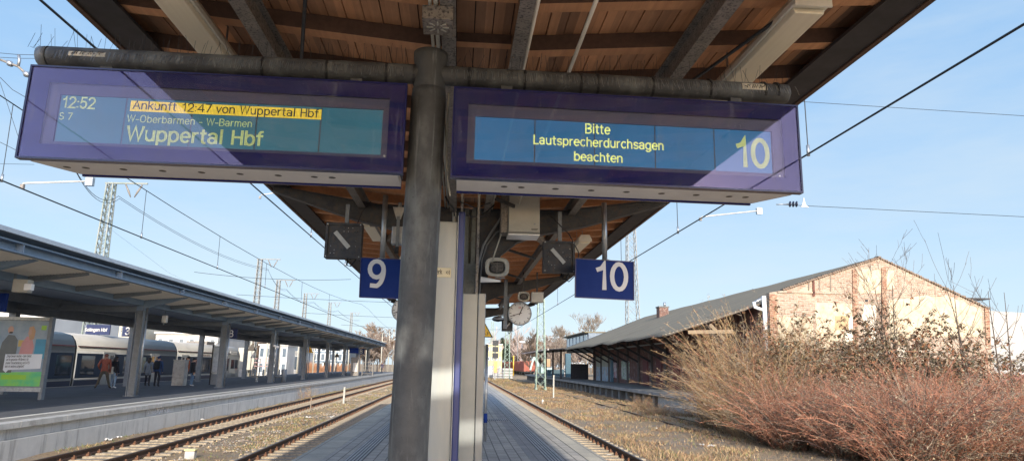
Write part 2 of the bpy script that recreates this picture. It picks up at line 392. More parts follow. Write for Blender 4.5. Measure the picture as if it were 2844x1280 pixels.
# ================================================================== GROUND
def ground_mat():
    m, nt, b, new, Lk = node_mat('dry ground')
    v = N_map(nt, (1, 1, 1))
    big = N_noise(nt, v, 0.22, 6, 0.7); mid = N_noise(nt, v, 1.6, 6, 0.7); fine = N_noise(nt, v, 11, 5, 0.75); vfine = N_noise(nt, v, 42, 3, 0.7)
    soil = N_mix(nt, N_range(nt, fine, 0.36, 0.64), (0.21, 0.14, 0.085), (0.44, 0.31, 0.18))
    grav = N_mix(nt, N_range(nt, vfine, 0.36, 0.64), (0.16, 0.12, 0.085), (0.42, 0.34, 0.25))
    straw = N_mix(nt, N_range(nt, fine, 0.34, 0.66), (0.26, 0.165, 0.085), (0.52, 0.37, 0.20))
    c = N_mix(nt, N_range(nt, mid, 0.45, 0.58), soil, grav)
    c = N_mix(nt, N_range(nt, big, 0.44, 0.58), c, straw)
    moss = N_noise(nt, v, 0.7, 5, 0.75)
    c = N_mix(nt, N_range(nt, moss, 0.58, 0.70, 0, 0.6), c, (0.15, 0.15, 0.06))
    leaf = N_noise(nt, v, 26, 2, 0.5)
    c = N_mix(nt, N_range(nt, leaf, 0.66, 0.70, 0, 0.8), c, (0.50, 0.38, 0.24))
    Lk(c, b.inputs['Base Color']); b.inputs['Roughness'].default_value = 0.95
    h = N_math(nt, 'ADD', N_math(nt, 'MULTIPLY', fine, 1.6), N_math(nt, 'MULTIPLY', vfine, 0.7))
    N_bump(nt, h, 0.06, b)
    return m
GROUND = ground_mat()
GZ = -0.80
g = MB()
import itertools
# one sheet to the horizon: fine cells near the tracks with a little relief
xs = [-1500, -400, -120, -60, -30, -20] + [x * 0.5 for x in range(-30, 73)] + [45, 60, 120, 400, 1500]
ys = [-400, -100, -30, -5] + [5 + i * 0.75 for i in range(120)] + [100, 115, 130, 150, 180, 220, 300, 500, 900, 2500]
from mathutils import noise as mnoise
def relief(x, y):
    if not (-16 < x < 36 and 5 < y < 94): return 0.0
    if min(abs(x+4.35), abs(x+8.75), abs(x-3.95)) < 1.75: return 0.018*mnoise.noise((x*1.7, y*1.3, 4.0)) - 0.035
    return 0.07 * mnoise.noise((x * 0.55, y * 0.5, 0.3)) + 0.05 * mnoise.noise((x * 1.7, y * 1.3, 4.0)) + (0.10 if 5.6 < x < 9 else 0.0) * mnoise.noise((x * 0.8, y * 0.2, 9))
idx = {}
for i, x in enumerate(xs):
    for j, y in enumerate(ys):
        idx[i, j] = len(g.v); g.v.append((x, y, GZ + relief(x, y)))
for i in range(len(xs)-1):
    for j in range(len(ys)-1):
        g.f.append((idx[i,j], idx[i+1,j], idx[i+1,j+1], idx[i,j+1])); g.m.append(0); g.sm.append(True)
go = g.build('ground', GROUND); tag(go, kind='structure')

# ================================================================== PLATFORMS
def paving_mat(name, a, b_, mortar, bw, bh, rot=0.0, ms=0.012, offset=0.5):
    m, nt, b, new, Lk = node_mat(name)
    v = N_map(nt, (1, 1, 1), rot=(0, 0, rot))
    br = new('ShaderNodeTexBrick'); Lk(v, br.inputs['Vector'])
    br.inputs['Scale'].default_value = 1.0; br.inputs['Brick Width'].default_value = bw; br.inputs['Row Height'].default_value = bh
    br.inputs['Mortar Size'].default_value = ms; br.inputs['Color1'].default_value = (*a, 1); br.inputs['Color2'].default_value = (*b_, 1)
    br.inputs['Mortar'].default_value = (*mortar, 1); br.offset = offset; br.inputs['Mortar Smooth'].default_value = 0.3
    n = N_noise(nt, v, 1.3, 6, 0.7); n2 = N_noise(nt, v, 45, 3, 0.6)
    c = N_mix(nt, 1.0, br.outputs[0], N_mix(nt, N_range(nt, n, 0.3, 0.7), (0.72, 0.72, 0.74), (1.12, 1.1, 1.06)), 'MULTIPLY')
    c = N_mix(nt, 1.0, c, N_mix(nt, N_range(nt, n2, 0.3, 0.7), (0.8, 0.8, 0.8), (1.15, 1.15, 1.15)), 'MULTIPLY')
    Lk(c, b.inputs['Base Color']); b.inputs['Roughness'].default_value = 0.8
    N_bump(nt, N_math(nt, 'SUBTRACT', n2, N_math(nt, 'MULTIPLY', br.outputs['Fac'], 1.5)), 0.006, b)
    return m
PAVE = paving_mat('grey block paving', (0.45, 0.415, 0.365), (0.37, 0.345, 0.305), (0.17, 0.16, 0.145), 0.40, 0.20, R(90))
PAVE2 = paving_mat('dark plate paving', (0.31, 0.295, 0.28), (0.27, 0.26, 0.25), (0.16, 0.155, 0.15), 0.6, 0.30, R(90), 0.006)
EDGE = paving_mat('pale edge slabs', (0.50, 0.455, 0.365), (0.43, 0.395, 0.325), (0.2, 0.18, 0.15), 1.0, 0.9, R(90), 0.01, 0.0)
ASPH = mat('platform asphalt', (0.105, 0.108, 0.115), (0.075, 0.077, 0.083), 1.1, 0.85, 0, 0.004, 120, c3=(0.15, 0.15, 0.15), s3=60, a3=0.4)
WHITE_LINE = mat('worn white line', (0.72, 0.69, 0.60), (0.55, 0.52, 0.45), 5, 0.8)
TACT_D = mat('tactile groove', (0.10, 0.10, 0.105), (0.075, 0.075, 0.08), 4, 0.8)
TACT_L = mat('tactile rib', (0.42, 0.42, 0.41), (0.33, 0.33, 0.32), 3, 0.7)

p = MB().box(-2.75, 2.74, -20, 140, GZ - 0.4, -0.02)
plat = p.build('platform', CONC_D); tag(plat, kind='structure')
def strip(name, x0, x1, y0, y1, z, m, parent): return MB().box(x0, x1, y0, y1, -0.05, z, 0).build(name, m, parent)
strip('block_paving', -2.30, 1.36, -20, 140, 0.0, PAVE, plat)
strip('plate_paving', 1.362, 1.66, -20, 36.8, 0.001, PAVE2, plat)
strip('block_paving', 1.965, 2.41, -20, 140, 0.0, PAVE, plat)
strip('block_paving', 1.362, 1.963, 36.82, 140, 0.0, PAVE, plat)
strip('edge_slabs', 2.412, 2.76, -20, 140, 0.003, EDGE, plat)
strip('edge_slabs', -2.78, -2.302, -20, 140, 0.003, EDGE, plat)
def tactile(x0, x1, y0, y1):
    a = MB().box(x0, x1, y0, y1, -0.05, 0.002, 0)
    n = 5; wdt = (x1-x0) / n
    for k in range(n): a.box(x0 + k*wdt + wdt*0.3, x0 + k*wdt + wdt*0.78, y0, y1, 0.002, 0.009, 1)
    a.build('tactile_strip', [TACT_D, TACT_L], plat)
tactile(1.664, 1.962, -20, 36.8)
MB().box(-1.90, -1.58, -20, 60, -0.03, 0.004).build('tactile_base', TACT_D, plat)
a = MB()
for k in range(5): a.box(-1.885 + k*0.062, -1.855 + k*0.062, -20, 60, 0.004, 0.010)
a.build('tactile_strip', TACT_L, plat)
a = MB().box(0.86, 1.60, 21.0, 21.75, -0.03, 0.005, 0)
for k in range(12): a.box(0.88 + k*0.06, 0.905 + k*0.06, 21.02, 21.73, 0.005, 0.011, 1)
a.build('tactile_crossing', [TACT_D, TACT_L], plat)

# opposite platform: asphalt, edge stones, white line, panelled concrete wall
LP = 0.10
p = MB().box(-22.2, -11.0, -10, 135, GZ - 0.4, LP)
lplat = p.build('opposite_platform', ASPH); tag(lplat, kind='structure')
a = MB(); y = -10.0
while y < 135:
    a.box(-11.05, -10.70, y, y + 1.985, LP - 0.14, LP + 0.012); y += 2.0
a.build('edge_stone', CONC, lplat, 0.01)
MB().box(-11.62, -11.055, -10, 135, LP - 0.1, LP + 0.006).build('edge_paving', paving_mat('edge block paving', (0.30, 0.285, 0.25), (0.25, 0.235, 0.21), (0.1, 0.1, 0.09), 0.3, 0.3, 0, 0.01, 0.0), lplat)
MB().box(-11.82, -11.63, -10, 135, LP - 0.1, LP + 0.008).build('white_line', WHITE_LINE, lplat)
MB().box(-22.25, -21.7, -10, 135, LP - 0.1, LP + 0.008).build('edge_paving', PAVE, lplat)
def panel_mat():
    m, nt, b, new, Lk = node_mat('stained wall panels')
    v = N_map(nt, (1, 1, 1)); n = N_noise(nt, v, 1.3, 6, 0.7)
    st = N_noise(nt, N_map(nt, (1, 1.6, 0.16)), 3.0, 6, 0.7)
    c = N_mix(nt, N_range(nt, n, 0.3, 0.7), (0.56, 0.54, 0.50), (0.44, 0.425, 0.395))
    c = N_mix(nt, N_range(nt, st, 0.54, 0.72, 0, 0.8), c, (0.16, 0.15, 0.135))
    Lk(c, b.inputs['Base Color']); b.inputs['Roughness'].default_value = 0.9
    N_bump(nt, N_noise(nt, v, 30, 4), 0.006, b)
    return m
PANEL = panel_mat()
a = MB(); y = -10.0
while y < 135:
    a.box(-10.98, -10.83, y, y + 1.19, -0.30, LP - 0.142)
    y += 1.2
a.build('upper_wall_panels', PANEL, lplat)
a = MB(); y = -10.0
while y < 135:
    a.box(-10.97, -10.70, y + 0.4, y + 1.59, GZ - 0.3, -0.305, 0)
    y += 1.2
a.build('lower_wall_panels', PANEL, lplat)
# scribbled tag on the wall
rr = random.Random(3); a = MB(); pts = []
for k in range(34): pts.append((-10.825, 25.2 + k * 0.055 + rr.uniform(-0.1, 0.1), -0.17 + 0.10 * math.sin(k * 1.9) + rr.uniform(-.02, .02)))
a.tube(pts, 0.010, 4, smooth=False); a.build('scribbled_tag', mat('pale spray paint', (0.62, 0.63, 0.66), rough=0.6), lplat)

# ================================================================== TRACKS
SLEEP = mat('old sleeper', (0.37, 0.305, 0.215), (0.25, 0.20, 0.14), 5, 0.9, 0, 0.012, 30, c3=(0.16, 0.13, 0.10), s3=14, a3=0.7)
def track(cx, y0, y1, top, label, spacing=0.63, fast=False, sleepers=True):
    root = empty('railway_track', label, 'track', (cx, y0, top - 0.15), 'railway tracks')
    for s in (-1, 1):
        x = cx + s * 0.7525
        prof = [(-.07,0),(.07,0),(.07,.012),(.012,.03),(.010,.10),(.036,.112),(.036,.143),(.028,.15),(-.028,.15),(-.036,.143),(-.036,.112),(-.010,.10),(-.012,.03),(-.07,.012)]
        r = MB().prism([(x+a, y0, top-.15+b) for a, b in prof], (0, y1-y0, 0))
        r.m = [1 if i == 2 + 7 else 0 for i in range(len(r.f))]
        r.build('rail', [S_RAIL, S_RAILTOP], root)
    if not sleepers: return root
    def one(mb, y, q=None):
        z = top - 0.15; j = (q or rnd).uniform
        mb.box(cx-1.28+j(-.04,.04), cx+1.28+j(-.04,.04), y-.12, y+.12, z-.16, z-.012, 0)
        for s in (-1, 1):
            x = cx + s * .7525
            mb.box(x-.17, x+.17, y-.08, y+.08, z-.012, z-.001, 1)
            for t in (-1, 1):
                mb.box(x+t*.115-.035, x+t*.115+.035, y-.045, y+.045, z-.001, z+.045, 1)
                mb.tube([(x+t*.115, y, z+.045), (x+t*.115, y, z+.085)], .020, 6, 1, smooth=False)
        return mb
    y = max(y0, 11.0 if abs(cx) < 6 else 14.0) + 0.3; n = 0; rest = MB(); base = None; by = None
    FAST = mat('rusty fastening', (0.17, 0.075, 0.035), (0.11, 0.05, 0.025), 20, 0.8)
    while y < y1:
        if n < 100:
            if base is None:
                base = one(MB(), y).build('sleeper', [SLEEP, FAST], root); by = y
            else:
                c = base.copy(); COL.objects.link(c); c.parent = root
                c.location = (rnd.uniform(-.03, .03), y - by, 0)
        else: one(rest, y)
        n += 1; y += spacing
    if rest.v: tag(rest.build('sleepers', [SLEEP, FAST], root), kind='stuff')
    return root
track(-4.35, 5, 150, -0.62, 'rusty track beside the left platform edge, nearest to it')
track(-8.75, 5, 150, -0.62, 'rusty track below the pale concrete wall of the opposite platform')
track(3.95, 5, 150, -0.62, 'rusty track along the sunlit right platform edge')
track(10.3, 24, 125, -0.74, 'overgrown siding with half buried rails below the warehouse dock', sleepers=False)
track(18.7, 150, 290, -0.62, 'far siding under the row of red wagons', sleepers=False)

# ================================================================== STATION CANOPY over our platform
XC = 0.13
X0, X1 = -2.96, 3.32            # eaves
def rz(x):                       # underside of the rafters
    if -0.17 <= x <= 0.43: return 4.05
    return 4.05 + 0.085 * ((-0.17 - x) if x < 0 else (x - 0.43))
canopy = empty('platform_canopy', 'wooden platform canopy on dark riveted steel arms overhead', 'canopy', (XC, 10.06, 0))
Y_END, Y_GAP0, Y_GAP1, Y_BACK = 28.6, -1.98, -2.72, -6.3
for (ya, yb) in ((Y_GAP0, Y_END), (Y_BACK, Y_GAP1)):
    pl = MB(); x = X0 + 0.03
    while x < X1 - 0.05:
        x2 = min(x + 0.142, X1 - 0.03)
        za, zb = rz(x) + 0.165, rz(x2) + 0.165
        q = rnd.uniform(-.004, .004)
        for yy0, yy1 in ((ya, ya + (yb-ya)*0.37), (ya + (yb-ya)*0.37 + .006, yb)):
            pl._add([(x+.004,yy0,za+q),(x2-.004,yy0,zb+q),(x2-.004,yy1,zb+q),(x+.004,yy1,za+q),(x+.004,yy0,za+.025),(x2-.004,yy0,zb+.025),(x2-.004,yy1,zb+.025),(x+.004,yy1,za+.025)],
                [(3,2,1,0),(4,5,6,7),(0,1,5,4),(1,2,6,5),(2,3,7,6),(3,0,4,7)])
        x = x2
    pl.build('plank_ceiling', W_PLANK, canopy)
    c = MB()
    for xa, xb in ((X0, -0.17), (-0.17, 0.43), (0.43, X1)):
        za, zb = rz(xa) + .20, rz(xb) + .20
        c._add([(xa,ya,za),(xb,ya,zb),(xb,yb,zb),(xa,yb,za),(xa,ya,za+.04),(xb,ya,zb+.04),(xb,yb,zb+.04),(xa,yb,za+.04)],
                [(3,2,1,0),(4,5,6,7),(0,1,5,4),(1,2,6,5),(2,3,7,6),(3,0,4,7)])
    c.build('roof_felt', mat('roof felt', (0.03, 0.03, 0.03), rough=0.9), canopy)
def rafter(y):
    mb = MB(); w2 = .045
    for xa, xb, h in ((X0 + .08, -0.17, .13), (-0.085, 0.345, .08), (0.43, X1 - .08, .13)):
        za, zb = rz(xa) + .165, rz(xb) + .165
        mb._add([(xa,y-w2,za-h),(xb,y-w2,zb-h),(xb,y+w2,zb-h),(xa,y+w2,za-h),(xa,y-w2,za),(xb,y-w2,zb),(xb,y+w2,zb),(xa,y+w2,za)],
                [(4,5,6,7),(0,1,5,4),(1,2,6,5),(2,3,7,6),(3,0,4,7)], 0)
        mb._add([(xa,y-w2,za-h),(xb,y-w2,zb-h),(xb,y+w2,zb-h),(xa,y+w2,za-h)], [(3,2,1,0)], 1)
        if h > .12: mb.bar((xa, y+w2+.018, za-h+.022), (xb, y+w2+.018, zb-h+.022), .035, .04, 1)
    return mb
W_DARK = wood_mat('dark rafter timber', (0.17, 0.095, 0.062), (0.11, 0.064, 0.045))
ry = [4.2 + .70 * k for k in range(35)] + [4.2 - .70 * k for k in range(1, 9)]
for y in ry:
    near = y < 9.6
    rafter(y).build('rafter', [W_DARK if near else W_RAFT, W_RAFT], canopy)  # near rafters get paler undersides: bounced ground light put into the colour
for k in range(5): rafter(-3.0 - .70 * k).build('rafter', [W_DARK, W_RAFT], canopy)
# beams along the platform
for x, bw in ((-0.135, .105), (0.385, .105)):
    b = MB(); z = 3.96
    for ya_, yb_ in ((Y_BACK, Y_GAP1), (Y_GAP0, Y_END)): b.box(x-bw/2, x+bw/2, ya_, yb_, z, z+.014); b.box(x-.006, x+.006, ya_, yb_, z+.014, z+.235)
    for k in range(90):
        yy = 3.6 + k*.28
        for s in (-1, 1): b.tube([(x+s*.034, yy, z), (x+s*.034, yy, z-.007)], .010, 6, smooth=False)
    b.build('longitudinal_beam', S_BEAM, canopy)
for x in (-1.52, 1.70):
    b = MB(); z = rz(x) - .20
    b.box(x-.006, x+.006, Y_BACK, Y_END, z+.012, z+.20); b.box(x-.055, x+.055, Y_BACK, Y_END, z, z+.012); b.box(x-.055, x+.055, Y_BACK, Y_END, z+.188, z+.20)
    b.build('longitudinal_beam', S_BEAM, canopy)
for s, x in ((-1, X0), (1, X1)):
    z = rz(x)
    MB().box(min(x, x-s*.045), max(x, x-s*.045), Y_BACK, Y_GAP1, z-.05, z+.26).build('fascia_board', W_DARK, canopy)
    MB().box(min(x, x-s*.045), max(x, x-s*.045), Y_GAP0, Y_END, z-.05, z+.26).build('fascia_board', W_DARK, canopy)
    b = MB().box(min(x-s*.05, x-s*.33), max(x-s*.05, x-s*.33), Y_GAP0, Y_END, z-.035, z-.005)
    b.build('eave_board', mat('grimy eave board', (0.05, 0.045, 0.05), (0.03, 0.028, 0.03), 4, 0.7), canopy)
    gx = x + s*.06
    g2 = MB().tube([(gx, Y_GAP0, z+.20), (gx, Y_END, z+.20)], .055, 8); g2.build('gutter', S_GALV, canopy)
# riveted arms and columns
def arm(Y, first):
    pr = []
    for s, xe in ((1, X1 - .10), (-1, X0 + .10)):
        top = [(XC + s*.07, 4.00), (XC + s*1.4, 4.02), (xe, rz(xe) - .02)]
        bot = [(xe, rz(xe) - .10), (XC + s*1.75, 3.78), (XC + s*1.05, 3.63), (XC + s*.72, 3.50), (XC + s*.48, 3.30), (XC + s*.30, 3.02), (XC + s*.20, 2.70), (XC + s*.07, 2.60)]
        poly = [(x, Y-.03, z) for x, z in top + bot]
        b = MB().prism(poly, (0, .06, 0))
        # bottom and top flange
        for seq in (bot[:-1], top):
            for (xa, za), (xb, zb) in zip(seq[:-1], seq[1:]):
                b.bar((xa, Y, za), (xb, Y, zb), .16, .014, 0)
        # stiffener angle and rivets
        for t in range(22):
            f = t / 21; x = XC + s*(.34 + f*(abs(xe-XC)-.45))
            zt = 3.93 + (rz(xe)-.06-3.93)*f*f
            b.tube([(x, Y-.03, zt), (x, Y-.042, zt)], .016, 6, smooth=False)
        for t in range(20):
            f = t / 19; i = f * (len(bot)-2.001); k = int(i); fr = i-k
            x = bot[k][0]*(1-fr)+bot[k+1][0]*fr - s*.02; z = bot[k][1]*(1-fr)+bot[k+1][1]*fr + .065
            b.tube([(x, Y-.03, z), (x, Y-.042, z)], .016, 6, smooth=False)
        b.build('girder_arm', S_DARK, canopy)
    c = MB()
    for s in (-1, 1):
        c.box(XC+s*.075-.008, XC+s*.075+.008, Y-.09, Y+.09, 0, 4.0); c.box(XC+s*.055-.03, XC+s*.055+.03, Y-.10, Y-.088, 0, 4.0); c.box(XC+s*.055-.03, XC+s*.055+.03, Y+.088, Y+.10, 0, 4.0)
    c.box(XC-.066, XC+.066, Y-.03, Y+.03, 0, 4.0)
    c.box(XC-.13, XC+.13, Y-.112, Y-.10, 2.55, 3.15)
    for k in range(6):
        for s in (-1, 1): c.tube([(XC+s*.09, Y-.112, 2.62+k*.095), (XC+s*.09, Y-.13, 2.62+k*.095)], .020, 8, smooth=False)
    c.build('column', S_GREEN, canopy)
for i, Y in enumerate((10.06, 19.26, 28.3)): arm(Y, i == 0)
for Y in (6.4, 9.2, 12.7, 16.0, 22.0):
    b = MB()
    b.bar((0.47, Y, 3.98), (1.62, Y+1.5, 3.93), .03, .05); b.build('diagonal_brace', S_DARK, canopy)
b = MB().tube([(2.45, 3.2, 4.12), (1.78, 5.4, 3.98)], .014, 6); b.build('tie_rod', S_DARK, canopy)
b = MB().tube([(-0.85, 3.2, 4.08), (-1.45, 5.6, 3.98)], .014, 6); b.build('tie_rod', S_DARK, canopy)
for Y in (10.06, 19.26):                  # sloping timber props between arm and rafters
    for s in (1, -1):
        MB().bar((XC+s*1.0, Y+.2, 3.72), (XC+s*1.6, Y+3.2, 4.08), .10, .10).build('timber_prop', W_OLD, canopy)
# conduits along the beams
for x, z, r in ((0.455, 3.99, .014), (0.84, 4.02, .016), (-0.215, 3.99, .018), (-0.255, 3.99, .012)):
    MB().tube([(x, 1.0, z), (x, 9.9, z)], r, 8).thing('conduit_pipe', S_WHITE if x > 0 else S_CREAM,
        {0.455: 'thin pale conduit on the right centre beam of the canopy', 0.84: 'bright metal conduit crossing the right half of the plank ceiling',
         -0.215: 'thick pale conduit on the left centre beam above the post', -0.255: 'thin grey conduit next to the thick one above the post'}[x], 'conduit', (x, 1.0, z))
# junction box with star shaped slots on the left beam
b = MB().box(-0.30, -0.10, 4.02, 4.24, 3.86, 3.955); jb = b.thing('junction_box', S_BEAM, 'grey round slotted loudspeaker box under the canopy beam above the post', 'loudspeaker', (-0.2, 4.13, 3.955))
s_ = MB()
for k in range(8):
    a_ = k*math.pi/4; s_.bar((-0.2+.03*math.cos(a_), 4.13+.03*math.sin(a_), 3.857), (-0.2+.075*math.cos(a_), 4.13+.075*math.sin(a_), 3.857), .010, .006)
s_.build('sound_slots', S_CREAM, jb)

# strip lights
def strip_light(x, y0, y1, z, label):
    r = empty('strip_light', label, 'strip light', (x, (y0+y1)/2, z+.14), 'strip lights under the canopy')
    b = MB(); pr = [(-.125,.06),(-.085,.135),(.085,.135),(.125,.06),(.125,.02),(-.125,.02)]
    b.prism([(x+a, y0, z+c) for a, c in pr], (0, y1-y0, 0)); b.build('housing', S_WHITE, r, .006)
    d = MB().prism([(x+a, y0+.05, z+c) for a, c in [(-.112,.019),(.112,.019),(.10,-.02),(-.10,-.02)]], (0, y1-y0-.1, 0)); d.build('diffuser', S_LENS, r, .008)
    MB().box(x-.127, x+.127, y0-.012, y0, z+.0, z+.062).build('end_cap', S_WHITE, r); MB().box(x-.127, x+.127, y1, y1+.012, z, z+.062).build('end_cap', S_WHITE, r)
    for yy in (y0+.3, y1-.3): MB().bar((x, yy, z+.13), (x, yy, rz(x)+.16), .03, .006).build('hanger', S_GALV, r)
strip_light(-1.98, 3.4, 5.55, 4.0, 'long cream strip light over the left board, seen from end to end')
strip_light(2.27, 3.85, 5.55, 4.0, 'long cream strip light over the right board with its end cap showing')
strip_light(-1.60, 11.4, 12.9, 3.98, 'small cream strip light seen left of the dark signal box')
strip_light(-1.10, 13.2, 15.0, 3.62, 'cream strip light just right of the left dark signal box')
strip_light(2.35, 12.3, 13.5, 3.98, 'cream strip light behind the hanging pole of sign 10')

# ================================================================== SIGN POST with the two departure boards
S_POST = None
def post_mat():
    m, nt, b, new, Lk = node_mat('weathered zinc post')
    v = N_map(nt, (1, 1, 1)); n = N_noise(nt, v, 6, 6, 0.7); big = N_noise(nt, N_map(nt, (2.2, 2.2, 0.9)), 2.2, 5, 0.6)
    sp = N_noise(nt, v, 60, 3, 0.6); st = N_noise(nt, N_map(nt, (9, 9, 0.5)), 2.6, 5, 0.7)
    c = N_mix(nt, N_range(nt, n, 0.3, 0.7), (0.082, 0.083, 0.083), (0.054, 0.055, 0.056))
    c = N_mix(nt, N_range(nt, big, 0.50, 0.68, 0, 0.45), c, (0.21, 0.22, 0.21))
    c = N_mix(nt, N_range(nt, st, 0.58, 0.72, 0, 0.5), c, (0.27, 0.29, 0.285))
    c = N_mix(nt, N_range(nt, sp, 0.66, 0.70, 0, 0.8), c, (0.05, 0.045, 0.04))
    Lk(c, b.inputs['Base Color']); b.inputs['Metallic'].default_value = 0.1; b.inputs['Specular IOR Level'].default_value = 0.3
    Lk(N_range(nt, n, 0.3, 0.7, 0.5, 0.68), b.inputs['Roughness'])
    N_bump(nt, sp, 0.0012, b)
    return m
S_POST = post_mat()
post = empty('sign_post', 'stout grey steel post with a long cross pipe holding both departure boards', 'sign post', (-0.31, 4.5, 0))
pb, ptp = Vector((-0.312, 4.5, 0.0)), Vector((-0.257, 4.5, 3.84))
at = lambda z: pb + (ptp - pb) * (z / 3.84)
m_ = MB().tube([at(0), at(.5), at(3.5), at(3.56)], [.128, .128, .1235, .118], 32); m_.build('post', S_POST, post)
m_ = MB().tube([at(3.50), at(3.52), at(3.70), at(3.80), at(3.84), at(3.845)], [.119, .117, .108, .122, .124, .10], 32); m_.build('head_sleeve', S_POST, post)
m_ = MB().tube([(-2.86, 4.5, 3.682), (-2.85, 4.5, 3.682), (-0.3, 4.5, 3.681), (2.38, 4.5, 3.668), (2.39, 4.5, 3.668)], [.064, .071, .071, .071, .066], 24); m_.build('cross_pipe', S_POST, post)
cap = MB().tube([(-2.93, 4.5, 3.682), (-2.925, 4.5, 3.682), (-2.862, 4.5, 3.682)], [.05, .066, .071], 24); cap.build('pipe_cap', mat('blue grey plastic cap', (0.16, 0.18, 0.20), rough=0.4), post)
bands = [-1.42, -0.98, -0.565, -0.37, 0.02, 0.42, 0.83, 0.955, 1.36, 1.79, 2.20, 2.30]
for x in bands:
    t = MB(); n = 20
    for k in range(n):
        a0, a1 = 2*math.pi*k/n, 2*math.pi*(k+1)/n
        p0 = (x, 4.5+.0735*math.cos(a0), 3.676+.0735*math.sin(a0)); p1 = (x, 4.5+.0735*math.cos(a1), 3.676+.0735*math.sin(a1))
        t.bar(p0, p1, .018, .005)
    t.build('clamp_band', S_BLACK, post)
# bird spikes: needles on the top and along the front of the pipe
sp = MB(); q = random.Random(5); x = -3.02
while x < 2.42:
    for s in range(3):
        xx = x + q.uniform(-.02, .02); a_ = q.gauss(0, .16)
        if abs(xx + .27) < .16: continue
        if s < 1: sp.tube([(xx, 4.5, 3.745), (xx + math.sin(a_)*.12, 4.5 + q.uniform(-.06, .06), 3.745 + q.uniform(.085, .15))], .0013, 3, cap=False, smooth=False)
        elif xx > -2.8: sp.tube([(xx, 4.428, 3.70), (xx + q.uniform(-.012,.012), 4.395, 3.63 + q.uniform(-.02, .015))], .0012, 3, m=1, cap=False, smooth=False)
    x += .034
for k in range(2): sp.tube([(-2.86, 4.5, 3.70), (-2.95 - k*.05, 4.5, 3.74 + q.uniform(0,.06))], .0013, 3, cap=False, smooth=False)
tag(sp.build('bird_spikes', [S_BLACK, S_GALV], post), kind='stuff')
PAPER = mat('sticker paper', (0.62, 0.58, 0.47), (0.54, 0.50, 0.40), 15, 0.6)
INK = mat('black ink', (0.03, 0.028, 0.03), rough=0.6)
def pipe_sticker(xa, xb, za, zb, seed):
    q = random.Random(seed); b = MB(); n = 5
    for k in range(n):
        def pt(x, f):
            z = za + (zb-za)*f; d = z - 3.676
            return (x, 4.5 - math.sqrt(max(.0725**2 - d*d, 1e-6)), z)
        b.quad(pt(xa, k/n), pt(xb, k/n), pt(xb, (k+1)/n), pt(xa, (k+1)/n))
    o = b.build('sticker', PAPER, post)
    t = MB(); xs_ = xa + .02
    while xs_ < xb - .05:
        h = []
        for i in range(6):
            f = .25 + .55 * (i % 2 if q.random() < .8 else .5)
            z = za + (zb-za)*f; d = z-3.676
            h.append((xs_ + i*.008, 4.5 - math.sqrt(.0728**2 - d*d) - .001, z))
        t.tube(h, .0032, 4, smooth=False); xs_ += .055
    t.build('scrawl', INK, o)
pipe_sticker(-2.70, -2.46, 3.665, 3.715, 1); pipe_sticker(2.02, 2.21, 3.66, 3.71, 2)

GLASS = None
def glass_mat():
    m = bpy.data.materials.new('window glass'); m.use_nodes = True
    nt = m.node_tree; nt.nodes.clear()
    o = nt.nodes.new('ShaderNodeOutputMaterial'); mxs = nt.nodes.new('ShaderNodeMixShader')
    t = nt.nodes.new('ShaderNodeBsdfTransparent'); t.inputs[0].default_value = (0.97, 0.98, 0.985, 1)
    g_ = nt.nodes.new('ShaderNodeBsdfGlossy'); g_.inputs['Roughness'].default_value = 0.015; g_.inputs['Color'].default_value = (0.86, 0.72, 1.0, 1)   # anti-glare coating
    f = nt.nodes.new('ShaderNodeFresnel'); f.inputs[0].default_value = 1.43
    nt.links.new(f.outputs[0], mxs.inputs[0]); nt.links.new(t.outputs[0], mxs.inputs[1]); nt.links.new(g_.outputs[0], mxs.inputs[2]); 
    # a film of dust and dried drips on the outside
    df = nt.nodes.new('ShaderNodeBsdfDiffuse'); df.inputs[0].default_value = (0.5, 0.5, 0.5, 1); m2 = nt.nodes.new('ShaderNodeMixShader')
    d1 = N_range(nt, N_noise(nt, N_map(nt, (1.5, 1, 3)), 1.4, 6, .65), .35, .75, .01, .06); d2 = N_range(nt, N_noise(nt, N_map(nt, (14, 1, 1.2)), 2.0, 4, .6), .58, .75, 0, .06); d3 = N_range(nt, N_noise(nt, N_map(nt, (1, 1, 1)), 60, 2, .5), .70, .74, 0, .25)
    nt.links.new(N_math(nt, 'ADD', N_math(nt, 'ADD', d1, d2), d3), m2.inputs[0]); nt.links.new(mxs.outputs[0], m2.inputs[1]); nt.links.new(df.outputs[0], m2.inputs[2]); nt.links.new(m2.outputs[0], o.inputs[0])
    return m
GLASS = glass_mat()
LCD = mat('lit display', (0.001, 0.075, 0.18), (0.002, 0.062, 0.145), 1.5, 0.4, emit=0.62)
LCD2 = mat('reflection tinted display', (0.006, 0.075, 0.11), (0.008, 0.064, 0.09), 1.5, 0.4, emit=0.58)  # left screen: teal cast of the reflections put into its own colour
LTXT = mat('lit yellow lettering', (0.62, 0.66, 0.20), emit=0.5, rough=0.6)
LTXL = mat('lit pale green lettering', (0.42, 0.50, 0.19), emit=0.27, rough=0.6)  # dimmed: reflected wash over the left lettering put into the colour
LYEL = mat('lit yellow bar', (0.66, 0.48, 0.035), emit=0.42, rough=0.6)
